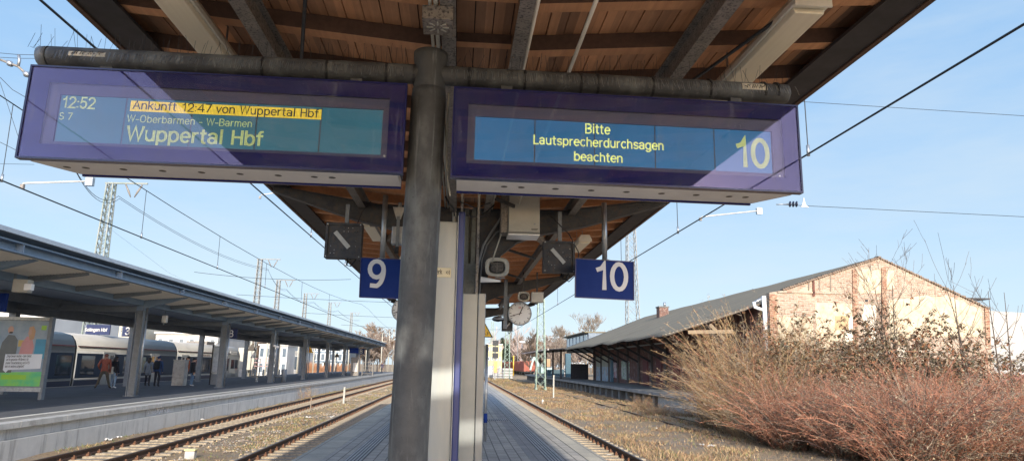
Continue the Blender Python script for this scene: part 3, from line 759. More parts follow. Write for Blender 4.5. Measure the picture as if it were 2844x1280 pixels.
def dots(m):
    nt = m.node_tree; b = nt.nodes['Principled BSDF']; c = tuple(b.inputs['Base Color'].default_value)[:3]
    sx = nt.nodes.new('ShaderNodeSeparateXYZ'); nt.links.new(N_map(nt, (1, 1, 1)), sx.inputs[0]); k = []
    for ax in (0, 2):
        f = N_math(nt, 'FRACT', N_math(nt, 'DIVIDE', sx.outputs[ax], 0.0092)); k.append(N_range(nt, N_math(nt, 'ABSOLUTE', N_math(nt, 'SUBTRACT', f, 0.5)), 0.30, 0.48, 1.0, 0.30))
    f = N_math(nt, 'MULTIPLY', k[0], k[1]); n = N_noise(nt, N_map(nt, (1, 1, 1)), 9, 3)
    f = N_math(nt, 'MULTIPLY', f, N_range(nt, n, 0.3, 0.7, 1.15, 1.5))
    out = N_mix(nt, 1.0, c, f, 'MULTIPLY'); nt.links.new(out, b.inputs['Base Color']); nt.links.new(out, b.inputs['Emission Color'])
dots(LTXT); dots(LTXL); dots(LYEL)
LDRK = mat('dark lettering', (0.02, 0.035, 0.04), rough=0.6)
BEZEL = mat('violet grey bezel', (0.05, 0.055, 0.135), (0.043, 0.048, 0.115), 3, 0.5)
PAN_B = mat('navy board panel', (0.002, 0.004, 0.095), (0.003, 0.005, 0.11), 2, 0.6, spec=0.05)
def board(label, tl, tr, br, bl, bezel, screen, divs, texts, lcd, lock, chamfer_left, ybar=None):
    Y = 4.30
    P = [AY(*c, Y) for c in (tl, tr, br, bl)]
    U = ((P[1]-P[0]) + (P[2]-P[3])); Wd = U.length/2; U.normalize()
    Nn = Vector((0, -1, 0)); V = Nn.cross(U).normalized()          # V points up
    if V.z < 0: V = -V
    H = ((P[0]-P[3]).length + (P[1]-P[2]).length)/2
    ctr = (P[0]+P[1]+P[2]+P[3])/4
    root = empty('departure_board', label, 'departure board', ctr + V*H/2 + Vector((0, .2, 0)), 'departure boards on the sign post')
    def w(u, v, d): return ctr + U*u + V*v + Vector((0, d, 0))
    def L2(px, py):
        q = AY(px, py, Y) - ctr; return q.dot(U), q.dot(V)
    def slab(mb, u0, u1, v0, v1, d0, d1, m=0):
        return mb._add([w(u0,v0,d0),w(u1,v0,d0),w(u1,v0,d1),w(u0,v0,d1),w(u0,v1,d0),w(u1,v1,d0),w(u1,v1,d1),w(u0,v1,d1)],
                  [(3,2,1,0),(4,5,6,7),(0,1,5,4),(1,2,6,5),(2,3,7,6),(3,0,4,7)], m)
    hw, hh = Wd/2, H/2
    # frame rim round the glass
    f = MB(); t = .012
    slab(f, -hw-t, hw+t, hh, hh+t, -.006, .05); slab(f, -hw-t, hw+t, -hh-t, -hh, -.006, .05)
    slab(f, -hw-t, -hw, -hh, hh, -.006, .05); slab(f, hw, hw+t, -hh, hh, -.006, .05)
    f.build('rim', mat('dark blue rim', (0.010, 0.012, 0.07), rough=0.25), root)
    def rect(c): 
        q = [L2(*x) for x in c]
        return ((q[0][0]+q[3][0])/2, (q[1][0]+q[2][0])/2, (q[2][1]+q[3][1])/2, (q[0][1]+q[1][1])/2)
    bu0, bu1, bv0, bv1 = rect(bezel); su0, su1, sv0, sv1 = rect(screen)
    f = MB()
    slab(f, -hw, hw, bv1, hh, .008, .02); slab(f, -hw, hw, -hh, bv0, .008, .02)
    slab(f, -hw, bu0, bv0, bv1, .008, .02); slab(f, bu1, hw, bv0, bv1, .008, .02)
    f.build('face_panel', PAN_B, root)
    f = MB()
    def ringq(a, b, d0, d1):
        (a0,a1,a2,a3), (b0,b1,b2,b3) = a, b
        A = [w(a0,a3,d0), w(a1,a3,d0), w(a1,a2,d0), w(a0,a2,d0)]; B = [w(b0,b3,d1), w(b1,b3,d1), w(b1,b2,d1), w(b0,b2,d1)]
        for i in range(4): f.quad(A[i], A[(i+1)%4], B[(i+1)%4], B[i])
    ringq((bu0,bu1,bv0,bv1), (bu0,bu1,bv0,bv1), .018, .032)
    ringq((bu0,bu1,bv0,bv1), (su0,su1,sv0,sv1), .032, .036)
    ringq((su0,su1,sv0,sv1), (su0,su1,sv0,sv1), .036, .055)
    f.build('bezel', BEZEL, root)
    edges = [su0] + [L2(x, (screen[0][1]+screen[2][1])/2)[0] for x in divs] + [su1]
    dk = MB(); slab(dk, su0, su1, sv0, sv1, .052, .06); dk.build('screen_backing', S_BLACK, root)
    for a, b in zip(edges[:-1], edges[1:]):
        s = MB(); slab(s, a+.0045, b-.0045, sv0, sv1, .048, .0515); s.build('screen_module', lcd, root)
    D = .046
    if ybar:
        u0, u1, v0, v1 = rect(ybar); s = MB(); slab(s, u0, u1, v0, v1, D+.0005, D+.0018); yb = s.build('yellow_bar', LYEL, root)
    for body, a, b, capx, bold, mt in texts:
        ua, va = L2(*a); ub, vb = L2(*b)
        cap = (Vector(AY(a[0], a[1]-capx, Y)) - Vector(AY(*a, Y))).length
        size = cap / 0.73
        tm = text_mb(body, (0,0,0), (1,0,0), (0,1,0), size, bold=bold, weight=.12)
        x0 = min(v[0] for v in tm.v); x1 = max(v[0] for v in tm.v); k = (ub-ua)/(x1-x0)
        vm = (va+vb)/2
        tm.v = [tuple(w(ua + (x-x0)*k, vm + y, D - (.0012 if mt is LDRK else 0) - z)) for x, y, z in tm.v]
        tm.build('lettering', mt, root, recalc=False)
    gl = MB(); slab(gl, -hw+.001, hw-.001, -hh+.001, hh-.001, .0, .004); gl.build('front_glass', GLASS, root)
    lk = MB(); u, v = L2(*lock); lk.tube([w(u, v, .033), w(u, v, .026)], .007, 10); lk.build('lock', S_GALV, root)
    # housing behind and the pale tray underneath
    h = MB(); slab(h, -hw+.02, hw-.02, -hh+.045, hh-.01, .05, .36); h.build('housing', mat('dark housing', (0.05, 0.052, 0.07), rough=0.4), root)
    tr_ = MB(); zt, zb_ = -hh+.045, -hh-.004
    cl, cr_ = (.10, .0) if chamfer_left else (.0, .10)
    plan = [(-hw+.03, .05), (hw-.03, .05), (hw-.03, .10 if cr_ else .37), (hw-.03-cr_*1.6, .37), (-hw+.03+cl*1.6, .37), (-hw+.03, .10 if cl else .37)]
    tr_.prism([w(u, zb_, d) for u, d in plan], V*(zt-zb_)); tray = tr_.build('underside_tray', P_BEIGE, root)
    lip = MB(); slab(lip, -hw+.03+cl*1.7, hw-.03-cr_*1.7, zb_-.012, zt, .372, .395); lip.build('rear_lip', P_NAVY, root)
    us = [-.42,-.37,-.27,-.165,-.06,.045,.15,.25,.30]
    if not chamfer_left: us = [-x for x in us][::-1]; us = [x-.05 for x in us]
    for u_ in us:
        c = w(u_*Wd, zb_-.001, .20); ring = [c + U*(.024*math.cos(k*.5236)) + Vector((0, .024*math.sin(k*.5236), 0)) for k in range(12)]
        MB()._add(ring, [tuple(range(12))]).build('light_hole', mat('dark brown hole', (0.06, 0.045, 0.03), rough=0.5), tray)
    # hangers to the pipe
    for u_ in (-hw*.7, hw*.7):
        hg = MB(); c = w(u_, hh-.01, .20); hg.box(c.x-.04, c.x+.04, 4.47, 4.53, c.z, 3.62); hg.build('hanger', S_POST, root)
    return root
board('left departure board reading Wuppertal Hbf with a yellow notice bar', (89,182), (1125,240), (1115,474), (50,437),
      [(133,224),(1083,275),(1072,440),(108,396)], [(158,256),(1063,300),(1057,424),(137,389)], [333,522,706,886],
      [('12:52', (160,291), (253,294), 29, .008, LTXL), ('S 7', (152,324), (189,326), 18, 0, LTXL),
       ('Ankunft 12:47 von Wuppertal Hbf', (357,303), (881,312), 22, .004, LDRK),
       ('W-Oberbarmen - W-Barmen', (341,337), (694,341), 19, .0, LTXL), ('Wuppertal Hbf', (337,387), (724,393), 38, .010, LTXL)],
      LCD2, (1066,430), True, [(353,273),(889,297),(888,327),(353,300)])
board('right departure board reading Bitte Lautsprecherdurchsagen beachten with a large 10', (1266,247), (2214,296), (2223,533), (1255,487),
      [(1301,287),(2177,331),(2179,494),(1296,450)], [(1320,316),(2151,362),(2155,480),(1315,437)], [1487,1655,1825,1991],
      [('Bitte', (1629,364), (1700,366), 25, .008, LTXT), ('Lautsprecherdurchsagen', (1483,399), (1849,405), 24, .008, LTXT),
       ('beachten', (1597,441), (1734,445), 24, .008, LTXT), ('10', (2053,455), (2148,458), 74, .012, LTXL)],
      LCD, (2171,486), False)
# ================================================================== THINGS round the posts and under the canopy
# help column cabinet, seen from its narrow side
fk = empty('help_point_pillar', 'tall pale cabinet pillar with a blue edged panel behind the steel post', 'help point', (-0.15, 5.4, 0))
MB().box(-.335, -.030, 5.20, 5.42, 0, 2.765).build('cabinet', mat('pale satin metal', (0.315, 0.335, 0.33), (0.27, 0.29, 0.285), 2.2, 0.34, 0.2, 0.0006, 40, stretch=(3, 3, .4), c3=(0.36, 0.35, 0.31), s3=5, a3=0.4), fk, .008)
MB().box(-.024, .026, 5.12, 5.95, 0, 2.83).build('blue_panel', mat('blue anodised edge', (0.018, 0.030, 0.13), (0.013, 0.024, 0.11), 3, 0.4, 0.2), fk, .010)
MB().box(-.029, -.0242, 5.14, 5.94, 0, 2.80).build('pale_seam', S_GALV, fk)
lab_o = MB().box(-.28, -.072, 5.192, 5.1995, 2.318, 2.392); lp = lab_o.build('name_plate', mat('cream plate', (0.66, 0.58, 0.38), (0.60, 0.52, 0.34), 8, 0.5), fk)
text_mb('funkwerk', (-.272, 5.1905, 2.342), (1,0,0), (0,0,1), .050, bold=.003, wx=.72).build('lettering', INK, lp, recalc=False)
wv = MB()
for k in range(3):
    pts = [(-.116 + k*.012 + .010*math.cos(t), 5.191, 2.355 + .022*(.5+.25*k)*math.sin(t)) for t in [i*.3-.9 for i in range(7)]]
    wv.tube(pts, .0022, 4, smooth=False)
wv.build('wave_mark', INK, lp)
gc = empty('switch_cabinet', 'tall narrow grey steel cabinet right of the blue edged panel', 'cabinet', (0.14, 6.75, 0))
MB().box(.035, .185, 6.62, 6.95, 0, 2.345).build('body', S_GREY, gc, .006)
MB().box(.1875, .262, 6.605, 6.95, 0, 2.348).build('side_cover', mat('lighter grey paint', (0.19, 0.20, 0.20), (0.155, 0.165, 0.165), 2.5, 0.35, 0.3), gc, .006)
MB().box(.04, .06, 6.612, 6.62, .2, 2.2).build('hinge_strip', S_GREY, gc)

# grey painted control box hung under the arm
mc = empty('control_box', 'cream metal control box hung under the first dark arm', 'control box', (0.93, 9.75, 3.37))
A, B_ = AY(1412, 540, 9.6), AY(1500, 548, 9.6); Cc, D_ = AY(1410, 645, 9.6), AY(1498, 655, 9.6)
zt, zb = A.z + .06, (Cc.z + D_.z)/2
MB().box(A.x, B_.x, 9.6, 9.95, zb, zt).build('box_body', S_GREY, mc, .006)
MB().box(A.x+.012, B_.x-.006, 9.585, 9.5985, zb+.028, zt-.01).build('door', S_CREAM, mc, .006)
MB().box(A.x+.005, B_.x-.005, 9.575, 9.97, zb-.022, zb-.002).build('drip_tray', P_WHITE, mc)
MB().tube([(B_.x-.08, 9.584, zb+.15), (B_.x-.08, 9.574, zb+.15)], .014, 10).build('lock', S_GALV, mc)
pr = MB(); pr.box(B_.x-.13, B_.x-.03, 9.5835, 9.5845, zb+.075, zb+.083); pr.box(B_.x-.125, B_.x-.04, 9.5835, 9.5845, zb+.060, zb+.067); pr.build('small_print', INK, mc)
MB().box(A.x-.10, A.x-.004, 9.62, 9.93, zb+.02, zt).build('side_duct', S_BEAM, mc)
MB().box((A.x+B_.x)/2-.03, (A.x+B_.x)/2+.03, 9.9, 9.98, zt-.02, 3.80).build('hanger', S_DARK, mc)

# horn loudspeaker
def horn(c, s, label, group=None, arm_x=None):
    r = empty('horn_loudspeaker', label, 'loudspeaker', c, group)
    b = MB(); n = 20; rings = []
    for d, k, e in ((0, 1, .0), (.01, 1.03, 0), (.05, .92, 0), (.14, .55, 0), (.20, .42, 0)):
        for i in range(n):
            a = 2*math.pi*i/n; q = .62
            cx = math.copysign(abs(math.cos(a))**q, math.cos(a)); cz = math.copysign(abs(math.sin(a))**q, math.sin(a))
            b.v.append((c.x + s*.17*cx*k, c.y + d*s*1.6, c.z + s*.135*cz*k))
    for i in range(4):
        for j in range(n): b.f.append((i*n+j, i*n+(j+1)%n, (i+1)*n+(j+1)%n, (i+1)*n+j)); b.m.append(0); b.sm.append(True)
    b.f.append(tuple(range(4*n, 5*n))); b.m.append(0); b.sm.append(False)
    # recessed mouth rim
    for i in range(n):
        a = 2*math.pi*i/n; q = .62
        cx = math.copysign(abs(math.cos(a))**q, math.cos(a)); cz = math.copysign(abs(math.sin(a))**q, math.sin(a))
        b.v.append((c.x + s*.118*cx, c.y + s*.05, c.z + s*.09*cz))
    m0 = len(b.v) - n
    for j in range(n): b.f.append((j, (j+1)%n, m0+(j+1)%n, m0+j)); b.m.append(0); b.sm.append(True)
    b.build('horn', S_CREAM, r)
    g_ = MB(); g_.ell((c.x, c.y+.055*s, c.z), .115*s, .012*s, .088*s, 16, 6); g_.build('mesh_grille', S_BLACK, r)
    l = MB()
    for k in range(7): 
        z = c.z + (-.06 + k*.02)*s; l.box(c.x-.085*s, c.x+.085*s, c.y+.03*s, c.y+.036*s, z-.003*s, z+.003*s)
    l.box(c.x-.004*s, c.x+.004*s, c.y+.029*s, c.y+.037*s, c.z-.085*s, c.z+.085*s)
    l.build('grille_bars', S_BEAM, r)
    y = MB(); y.bar((c.x-.02*s, c.y+.12*s, c.z-.14*s), (c.x+.12*s, c.y+.12*s, c.z-.14*s), .03*s, .012*s); y.bar((c.x+.06*s, c.y+.12*s, c.z-.19*s), (c.x+.06*s, c.y+.12*s, c.z-.07*s), .03*s, .01*s); y.build('yoke', S_GALV, r)
    if arm_x is not None:
        a = MB(); a.tube([(c.x+.06*s, c.y+.12*s, c.z-.19*s), (arm_x, c.y+.14, c.z-.17*s)], [.014, .045], 10); a.build('bracket_arm', P_WHITE, r)
    return r
horn(AY(1381, 741, 9.5), 1.0, 'beige horn loudspeaker on a white bracket beside the riveted column', None, 0.30)
horn(AY(1455, 823, 17.5), .95, 'small cream loudspeaker hanging above the right clock')
MB().tube([AY(1392, 650, 9.5), AY(1366, 728, 9.5)], .010, 8).thing('pale_rod', S_CREAM, 'thin pale rod hanging down to the beige loudspeaker', 'rod')
b = MB().box(0, .32, 0, .24, 0, .26); q0 = AY(1476, 838, 17.4)
b.v = [(x+q0.x, y+q0.y, z+q0.z) for x, y, z in b.v]; o = b.thing('equipment_box', S_CREAM, 'small pale grey box hanging right of the small loudspeaker above the clock', 'box', q0)
hb = MB(); hb.bar((q0.x+.16, q0.y+.12, q0.z+.26), (q0.x+.16, q0.y+.12, 4.1), .04, .04); hb.build('hanger', S_DARK, o)
q1 = AY(1455, 823, 17.5)
MB().bar((q1.x, q1.y+.1, q1.z+.1), (q1.x, q1.y+.1, 4.1), .05, .05).thing('hanging_bar', S_DARK, 'dark square bar carrying the small loudspeaker over the clock', 'bar', q1)

# dark signal boxes with one pale diagonal bar
def signal_box(c, s, label, post_top, flip=1, nuts=True):
    r = empty('signal_box', label, 'signal box', c, 'dark signal boxes with a diagonal bar')
    MB().box(c.x-s/2, c.x+s/2, c.y, c.y+.16, c.z-s/2, c.z+s/2).build('case', S_DARK, r, .008)
    b = MB(); t = s*.07
    for a, b1, c1, d1 in ((-1,1,.86,1),(-1,1,-1,-.86),(-1,-.86,-.86,.86),(.86,1,-.86,.86)): b.box(c.x+a*s/2, c.x+b1*s/2, c.y-.02, c.y-.001, c.z+c1*s/2, c.z+d1*s/2)
    b.build('front_frame', S_DARK, r)
    b = MB(); a_ = (c.x-flip*s*.24, c.y-.012, c.z+s*.24); b_ = (c.x+flip*s*.16, c.y-.012, c.z-s*.20)
    b.bar(a_, b_, .01, s*.12, up=(flip*.7, 0, .7)); b.build('diagonal_bar', mat('milky glass bar', (0.42, 0.44, 0.43), (0.36, 0.38, 0.37), 6, 0.4), r)
    if nuts:
        b = MB(); q = random.Random(int(s*1000))
        for k in range(26):
            x, z = q.choice([-.34,-.24,-.14,0,.12,.24,.34])*s, q.choice([-.36,-.27,-.16,.0,.14,.26,.36])*s
            if abs(x*flip + z) < s*.13: continue
            b.tube([(c.x+x, c.y, c.z+z), (c.x+x, c.y-.012, c.z+z)], s*.011, 6, smooth=False)
        for sx in (-1,1):
            for sz in (-1,1): b.tube([(c.x+sx*s*.455, c.y-.019, c.z+sz*s*.455), (c.x+sx*s*.455, c.y-.03, c.z+sz*s*.455)], s*.018, 8, smooth=False)
        b.build('lamp_lens', S_GALV, r)
    MB().bar((c.x+.02, c.y+.08, c.z+s/2), (c.x+.02, c.y+.08, post_top), .055, .055).build('hanging_post', S_BLUEPOST, r)
    cb = MB(); cb.tube([(c.x+s*.1, c.y+.1, c.z-s/2), (c.x+s*.12, c.y+.05, c.z-s*.68), (c.x+s*.22, c.y+.06, c.z-s*.7), (c.x+s*.34, c.y+.12, c.z-s*.5)], .011, 6); cb.build('cable_loop', S_BLACK, r)
    return r
signal_box(AY(954, 668, 9.7), .52, 'left dark signal box with a pale diagonal bar, beside sign 9', 3.95)
signal_box(AY(1553, 713, 9.7), .47, 'right dark signal box with a pale diagonal bar, next to sign 10', 3.95)
signal_box(AY(1409, 904, 18.6), .30, 'small dark signal box hanging under the pole of the right clock', 3.55, -1, False)

# platform numbers
def number_sign(text, tl, tr, bl, Y, pole_px, label, size_px, span, mt_post):
    a, b, c = AY(*tl, Y), AY(*tr, Y), AY(*bl, Y)
    U = (b-a); V = a-c; W_, H_ = U.length, V.length; U.normalize(); V.normalize()
    r = empty('platform_number_sign', label, 'platform sign', (a+b)/2, 'hanging platform number signs')
    s = MB().prism([c, c+U*W_, a+U*W_, a], (0, .07, 0)); s.build('panel', P_SIGN, r, .004)
    rim = MB(); 
    for p0, p1 in ((a, b), (b, b-V*H_), (b-V*H_, c), (c, a)): rim.bar(p0+Vector((0,-.004,0)), p1+Vector((0,-.004,0)), .012, .010)
    rim.build('rim', mat('blue rim', (0.008, 0.02, 0.12), rough=0.3), r)
    (xa, ya), (xb, yb), cap = span
    p0, p1 = AY(xa, ya, Y), AY(xb, yb, Y); hcap = (AY(xa, ya-cap, Y)-p0).length
    tm = text_mb(text, (0,0,0), (1,0,0), (0,1,0), hcap/.73, weight=.17)
    x0 = min(v[0] for v in tm.v); x1 = max(v[0] for v in tm.v); k = ((p1-p0).length)/(x1-x0)
    tm.v = [tuple(p0 + U*((x-x0)*k) + V*y + Vector((0,-.003-z,0))) for x, y, z in tm.v]
    tm.build('numeral', mat('numeral white', (0.62, 0.63, 0.62), rough=0.4), r, recalc=False)
    px = AY(*pole_px, Y); mid = (a+U*((px-a).dot(U)))
    MB().tube([(px.x, Y+.035, mid.z), (px.x, Y+.035, 4.0)], .037, 14).build('pole', mt_post, r)
    MB().tube([(px.x, Y+.035, mid.z-.002), (px.x, Y+.035, mid.z+.012)], .07, 14).build('flange', mt_post, r)
    return r
number_sign('9', (1003,716), (1113,721), (998,825), 9.3, (1061, 715), 'blue hanging platform sign with a white 9', 0, ((1019,794),(1070,797),70), S_GALV)
number_sign('10', (1599,718), (1760,727), (1598,825), 9.3, (1681, 722), 'blue hanging platform sign with a white 10', 0, ((1654,800),(1745,803),70), S_GALV)

# clocks
def clock(c, rad, label, pole=None):
    r = empty('station_clock', label, 'clock', c, 'round station clocks')
    n = 40
    b = MB().tube([(c.x, c.y, c.z), (c.x, c.y+.14, c.z)], rad, n); b.build('case', mat('dark clock case', (0.10, 0.11, 0.12), rough=0.4), r)
    ring = MB(); pts = [(c.x+rad*.975*math.cos(2*math.pi*k/n), c.y-.005, c.z+rad*.975*math.sin(2*math.pi*k/n)) for k in range(n+1)]; ring.tube(pts, .012, 6); ring.build('bezel', S_GALV, r)
    f = MB(); f.v = [(c.x+rad*.96*math.cos(2*math.pi*k/n), c.y-.003, c.z+rad*.96*math.sin(2*math.pi*k/n)) for k in range(n)]; f.f = [tuple(range(n))[::-1]]; f.m=[0]; f.sm=[False]
    f.build('dial', mat('clock dial', (0.72, 0.71, 0.67), (0.64, 0.63, 0.59), 4, 0.45), r)
    t = MB()
    for k in range(60):
        a = 2*math.pi*k/60; big = k % 5 == 0; l = .20 if big else .07; wd = .045 if big else .018
        t.bar((c.x+rad*.93*math.sin(a), c.y-.006, c.z+rad*.93*math.cos(a)), (c.x+rad*(.93-l)*math.sin(a), c.y-.006, c.z+rad*(.93-l)*math.cos(a)), .004, rad*wd, up=(math.cos(a), 0, -math.sin(a)))
    t.build('minute_marks', INK, r)
    for nm, hour_a, l, wd, d in (('hour_hand', 24, .62, .075, .010), ('minute_hand', 252, .86, .055, .014)):
        a = R(hour_a); h = MB(); dr = Vector((math.sin(a), 0, math.cos(a)))
        h.bar(Vector((c.x, c.y-d, c.z)) - dr*rad*.15, Vector((c.x, c.y-d, c.z)) + dr*rad*l, .003, rad*wd, up=(math.cos(a), 0, -math.sin(a))); h.build(nm, INK, r)
    a = R(250); s = MB(); dr = Vector((math.sin(a), 0, math.cos(a))); cc = Vector((c.x, c.y-.018, c.z))
    s.bar(cc - dr*rad*.2, cc + dr*rad*.5, .002, rad*.018, up=(math.cos(a), 0, -math.sin(a)))
    ringp = [cc + dr*rad*.55 + (Vector((math.cos(q), 0, math.sin(q))))*rad*.07 for q in [i*.5236 for i in range(13)]]; s.tube(ringp, rad*.012, 5)
    s.build('second_hand', mat('dark red hand', (0.10, 0.03, 0.03), rough=0.5), r)
    m2 = text_mb('DB', (c.x+rad*.0, c.y-.006, c.z+rad*.42), (1,0,0), (0,0,1), rad*.2, align='CENTER'); m2.build('dial_mark', mat('red mark', (0.5, 0.06, 0.05), rough=0.5), r, recalc=False)
    if pole is not None:
        MB().bar((pole.x, c.y+.07, c.z-.42), (pole.x, c.y+.07, 4.0), .10, .10).build('hanging_post', S_BLUEPOST, r)
        MB().bar((pole.x, c.y+.07, c.z+.05), (c.x, c.y+.07, c.z+.05), .06, .06).build('side_arm', S_BLUEPOST, r)
    return r
ck = AY(1444, 870, 18.4)
clock(ck, .325, 'round white station clock right of the dark cabinet, fully in view', AY(1404, 860, 18.4))
clock(AY(1121, 861, 18.4), .325, 'round white station clock half hidden behind the steel post, under sign 9', AY(1150, 861, 18.4))
# small domed lamp beside the clock pole
q = AY(1383, 886, 18.4); r = empty('dome_lamp', 'small grey dome lamp left of the clock pole', 'lamp', q)
b = MB(); prof = [(.02,.09),(.10,.07),(.16,.02),(.17,-.01),(.12,-.05),(.02,-.07)]
n = 18
for rr_, zz in prof:
    for k in range(n): b.v.append((q.x+rr_*math.cos(2*math.pi*k/n), q.y+rr_*math.sin(2*math.pi*k/n), q.z+zz))
for i in range(len(prof)-1):
    for k in range(n): b.f.append((i*n+k, i*n+(k+1)%n, (i+1)*n+(k+1)%n, (i+1)*n+k)); b.m.append(0 if i < 3 else 1); b.sm.append(True)
b.build('lamp_dome', [S_GALV, S_BLACK], r); MB().bar((q.x, q.y, q.z+.1), (q.x+.25, q.y, q.z+.1), .05, .04).build('bracket', S_BLUEPOST, r)
# camera like sensor under the arm left of the post
q = AY(1107, 655, 9.5); r = empty('sensor_unit', 'grey sensor housing on a bracket under the arm, right of the 9 sign pole', 'sensor', q)
MB().box(q.x-.10, q.x+.16, q.y, q.y+.14, q.z-.12, q.z+.14).build('housing', S_GALV, r, .01)
MB().box(q.x-.035, q.x+.01, q.y-.03, q.y, q.z-.16, q.z+.28).build('bracket_bar', S_BLUEPOST, r)
MB().prism([(q.x-.10, q.y-.02, q.z+.42), (q.x+.08, q.y-.02, q.z+.42), (q.x+.02, q.y-.02, q.z+.25), (q.x-.045, q.y-.02, q.z+.25)], (0, .05, 0)).build('gusset', S_GALV, r)
MB().tube([(q.x-.02, q.y+.03, q.z-.12), (q.x-.02, q.y+.03, q.z-.25)], .03, 10).build('lens_tube', S_BLACK, r)
MB().box(q.x-.03, q.x+.02, q.y+.02, q.y+.07, q.z+.42, 3.95).build('hanger', S_BLUEPOST, r)

# cables down the column and round the posts
def cable(pts, rad, m, label):
    return MB().tube(pts, rad, 6).thing('cable', m, label, 'cable', pts[0])
cable([AY(1401, 560, 9.9), AY(1395, 600, 9.9), AY(1368, 640, 9.9), AY(1343, 680, 9.9), AY(1329, 730, 9.9), AY(1323, 780, 9.9), AY(1321, 815, 9.9)], .020, S_CABLE, 'thick grey cable curving from the cream box down the riveted column')
cable([AY(1405, 632, 9.95), AY(1378, 646, 9.95), AY(1352, 680, 9.95), AY(1338, 720, 9.95), AY(1334, 770, 9.95), AY(1332, 815, 9.95)], .014, S_CABLE, 'thinner cable curving beside the thick grey cable on the column')
cable([AY(1247, 260, 4.62), AY(1243, 330, 4.62), AY(1240, 420, 4.62), AY(1243, 500, 4.62), AY(1250, 545, 4.62)], .008, S_CREAM, 'thin pale cable between the steel post and the right board')
cable([AY(1237, 545, 5.0), AY(1246, 566, 5.0), AY(1260, 580, 5.0), AY(1262, 600, 5.0)], .008, S_BLACK, 'short black cable entering the top of the pale cabinet')
MB().tube([AY(1262, 590, 5.3), AY(1262, 625, 5.3)], .016, 10).thing('cable_gland', S_CREAM, 'pale cable sleeve standing on top of the pale cabinet', 'cable sleeve')
cable([AY(1290, 596, 8.0), AY(1315, 603, 8.5), AY(1340, 600, 9.0), AY(1372, 570, 9.6)], .010, S_BLACK, 'black cable sagging from the blue panel to the cream box')
cable([AY(1278, 560, 8.0), AY(1320, 578, 8.6), AY(1362, 563, 9.4), AY(1385, 535, 9.8)], .008, S_BLACK, 'thin black cable sagging under the right departure board')
cable([AY(1530, 600, 9.75), AY(1580, 650, 9.75), AY(1607, 700, 9.75), AY(1603, 760, 9.75), AY(1580, 782, 9.75), AY(1555, 765, 9.75)], .008, S_BLACK, 'black cable looping round the right dark signal box')
cable([AY(1030, 560, 9.75), AY(1005, 590, 9.75), AY(985, 640, 9.75), AY(976, 715, 9.75), AY(962, 735, 9.75)], .008, S_BLACK, 'black cable looping over the left dark signal box')
for x, lb in ((1284, 'left of two dark steel posts hanging behind the right board'), (1331, 'right of two dark steel posts hanging behind the right board')):
    a = AY(x, 540, 8.2); b_ = AY(x-6 if x < 1300 else x-8, 830, 8.2)
    MB().bar((a.x, 8.2, 4.0), (b_.x, 8.2, b_.z), .05, .03).thing('steel_channel', S_BEAM, lb, 'steel post', (a.x, 8.2, 4.0))

# bright pole with blue band and a warning triangle
q = AY(1347, 1210, 15.4); r = empty('stop_marker_post', 'bright steel pole with a blue band, carrying a yellow warning triangle', 'sign post', (q.x, 15.4, 0))
MB().tube([(q.x, 15.4, 0), (q.x, 15.4, 2.12)], .034, 14).build('pole', S_GALV, r)
MB().tube([(q.x, 15.4, .40), (q.x, 15.4, .60)], .042, 14).build('blue_band', P_SIGN, r)
c = AY(1345, 920, 15.3); tri = [(c.x-.20, 15.3, c.z-.13), (c.x+.20, 15.3, c.z-.13), (c.x, 15.3, c.z+.22)]
tr = MB().prism(tri, (0, .02, 0)).build('warning_triangle', S_BLACK, r)
MB().prism([(c.x-.165, 15.29, c.z-.11), (c.x+.165, 15.29, c.z-.11), (c.x, 15.29, c.z+.18)], (0, .008, 0)).build('yellow_face', P_YEL, tr)
sy = MB(); sy.tube([(c.x-.03, 15.285, c.z+.08), (c.x+.02, 15.285, c.z+.02), (c.x-.02, 15.285, c.z+.01), (c.x+.03, 15.285, c.z-.07)], .01, 5, smooth=False)
sy.tube([(c.x+.06, 15.285, c.z-.02), (c.x+.09, 15.285, c.z-.05), (c.x+.06, 15.285, c.z-.08)], .008, 5, smooth=False); sy.build('flash_symbol', INK, tr)
MB().bar((c.x, 15.4, c.z), (q.x, 15.4, c.z), .03, .03).build('sign_arm', S_GALV, r)
# ================================================================== OPPOSITE PLATFORM: canopy, train, people, furniture
XE, XP, XB, XF = -11.8, -14.1, -19.4, -21.0      # eave, front posts, back posts, far eave
POSTS = [20.0 + 11.0*k for k in range(9)]
oc = empty('opposite_canopy', 'long blue grey steel canopy over the opposite platform', 'canopy', (XP, 42, LP))
YA, YB = 8.0, 113.0
def soffit(x):                                   # height of the soffit
    if x >= XP: return 4.20 + (x-XP)/(XE-XP)*.22
    if x >= XB: return 4.20 - .05*(XP-x)/(XP-XB)
    return 4.15 + (XB-x)/(XB-XF)*.25
# roof skin
a = MB(); prof = [(XE, 4.97), (XE, 4.90), (XE-.35, 4.80), (XE-.40, 4.55), (XP, 4.34), (XB, 4.30), (XF+.3, 4.55), (XF+.3, 4.95), (XF, 4.95), (XF-.02, 5.0), (XB, 4.72), (XP, 4.75)]
a.prism([(x, YA, z) for x, z in prof], (0, YB-YA, 0)); a.build('roof', S_BLUEBEAM, oc)
MB().prism([(x, YA, z) for x, z in [(XE+.04, 4.985), (XE+.04, 4.86), (XE-.01, 4.86), (XE-.01, 4.965), (XE-.6, 4.95), (XE-.6, 4.985)]], (0, YB-YA, 0)).build('eave_flashing', mat('pale metal flashing', (0.42, 0.46, 0.50), (0.36, 0.40, 0.44), 3, 0.4, 0.2), oc)
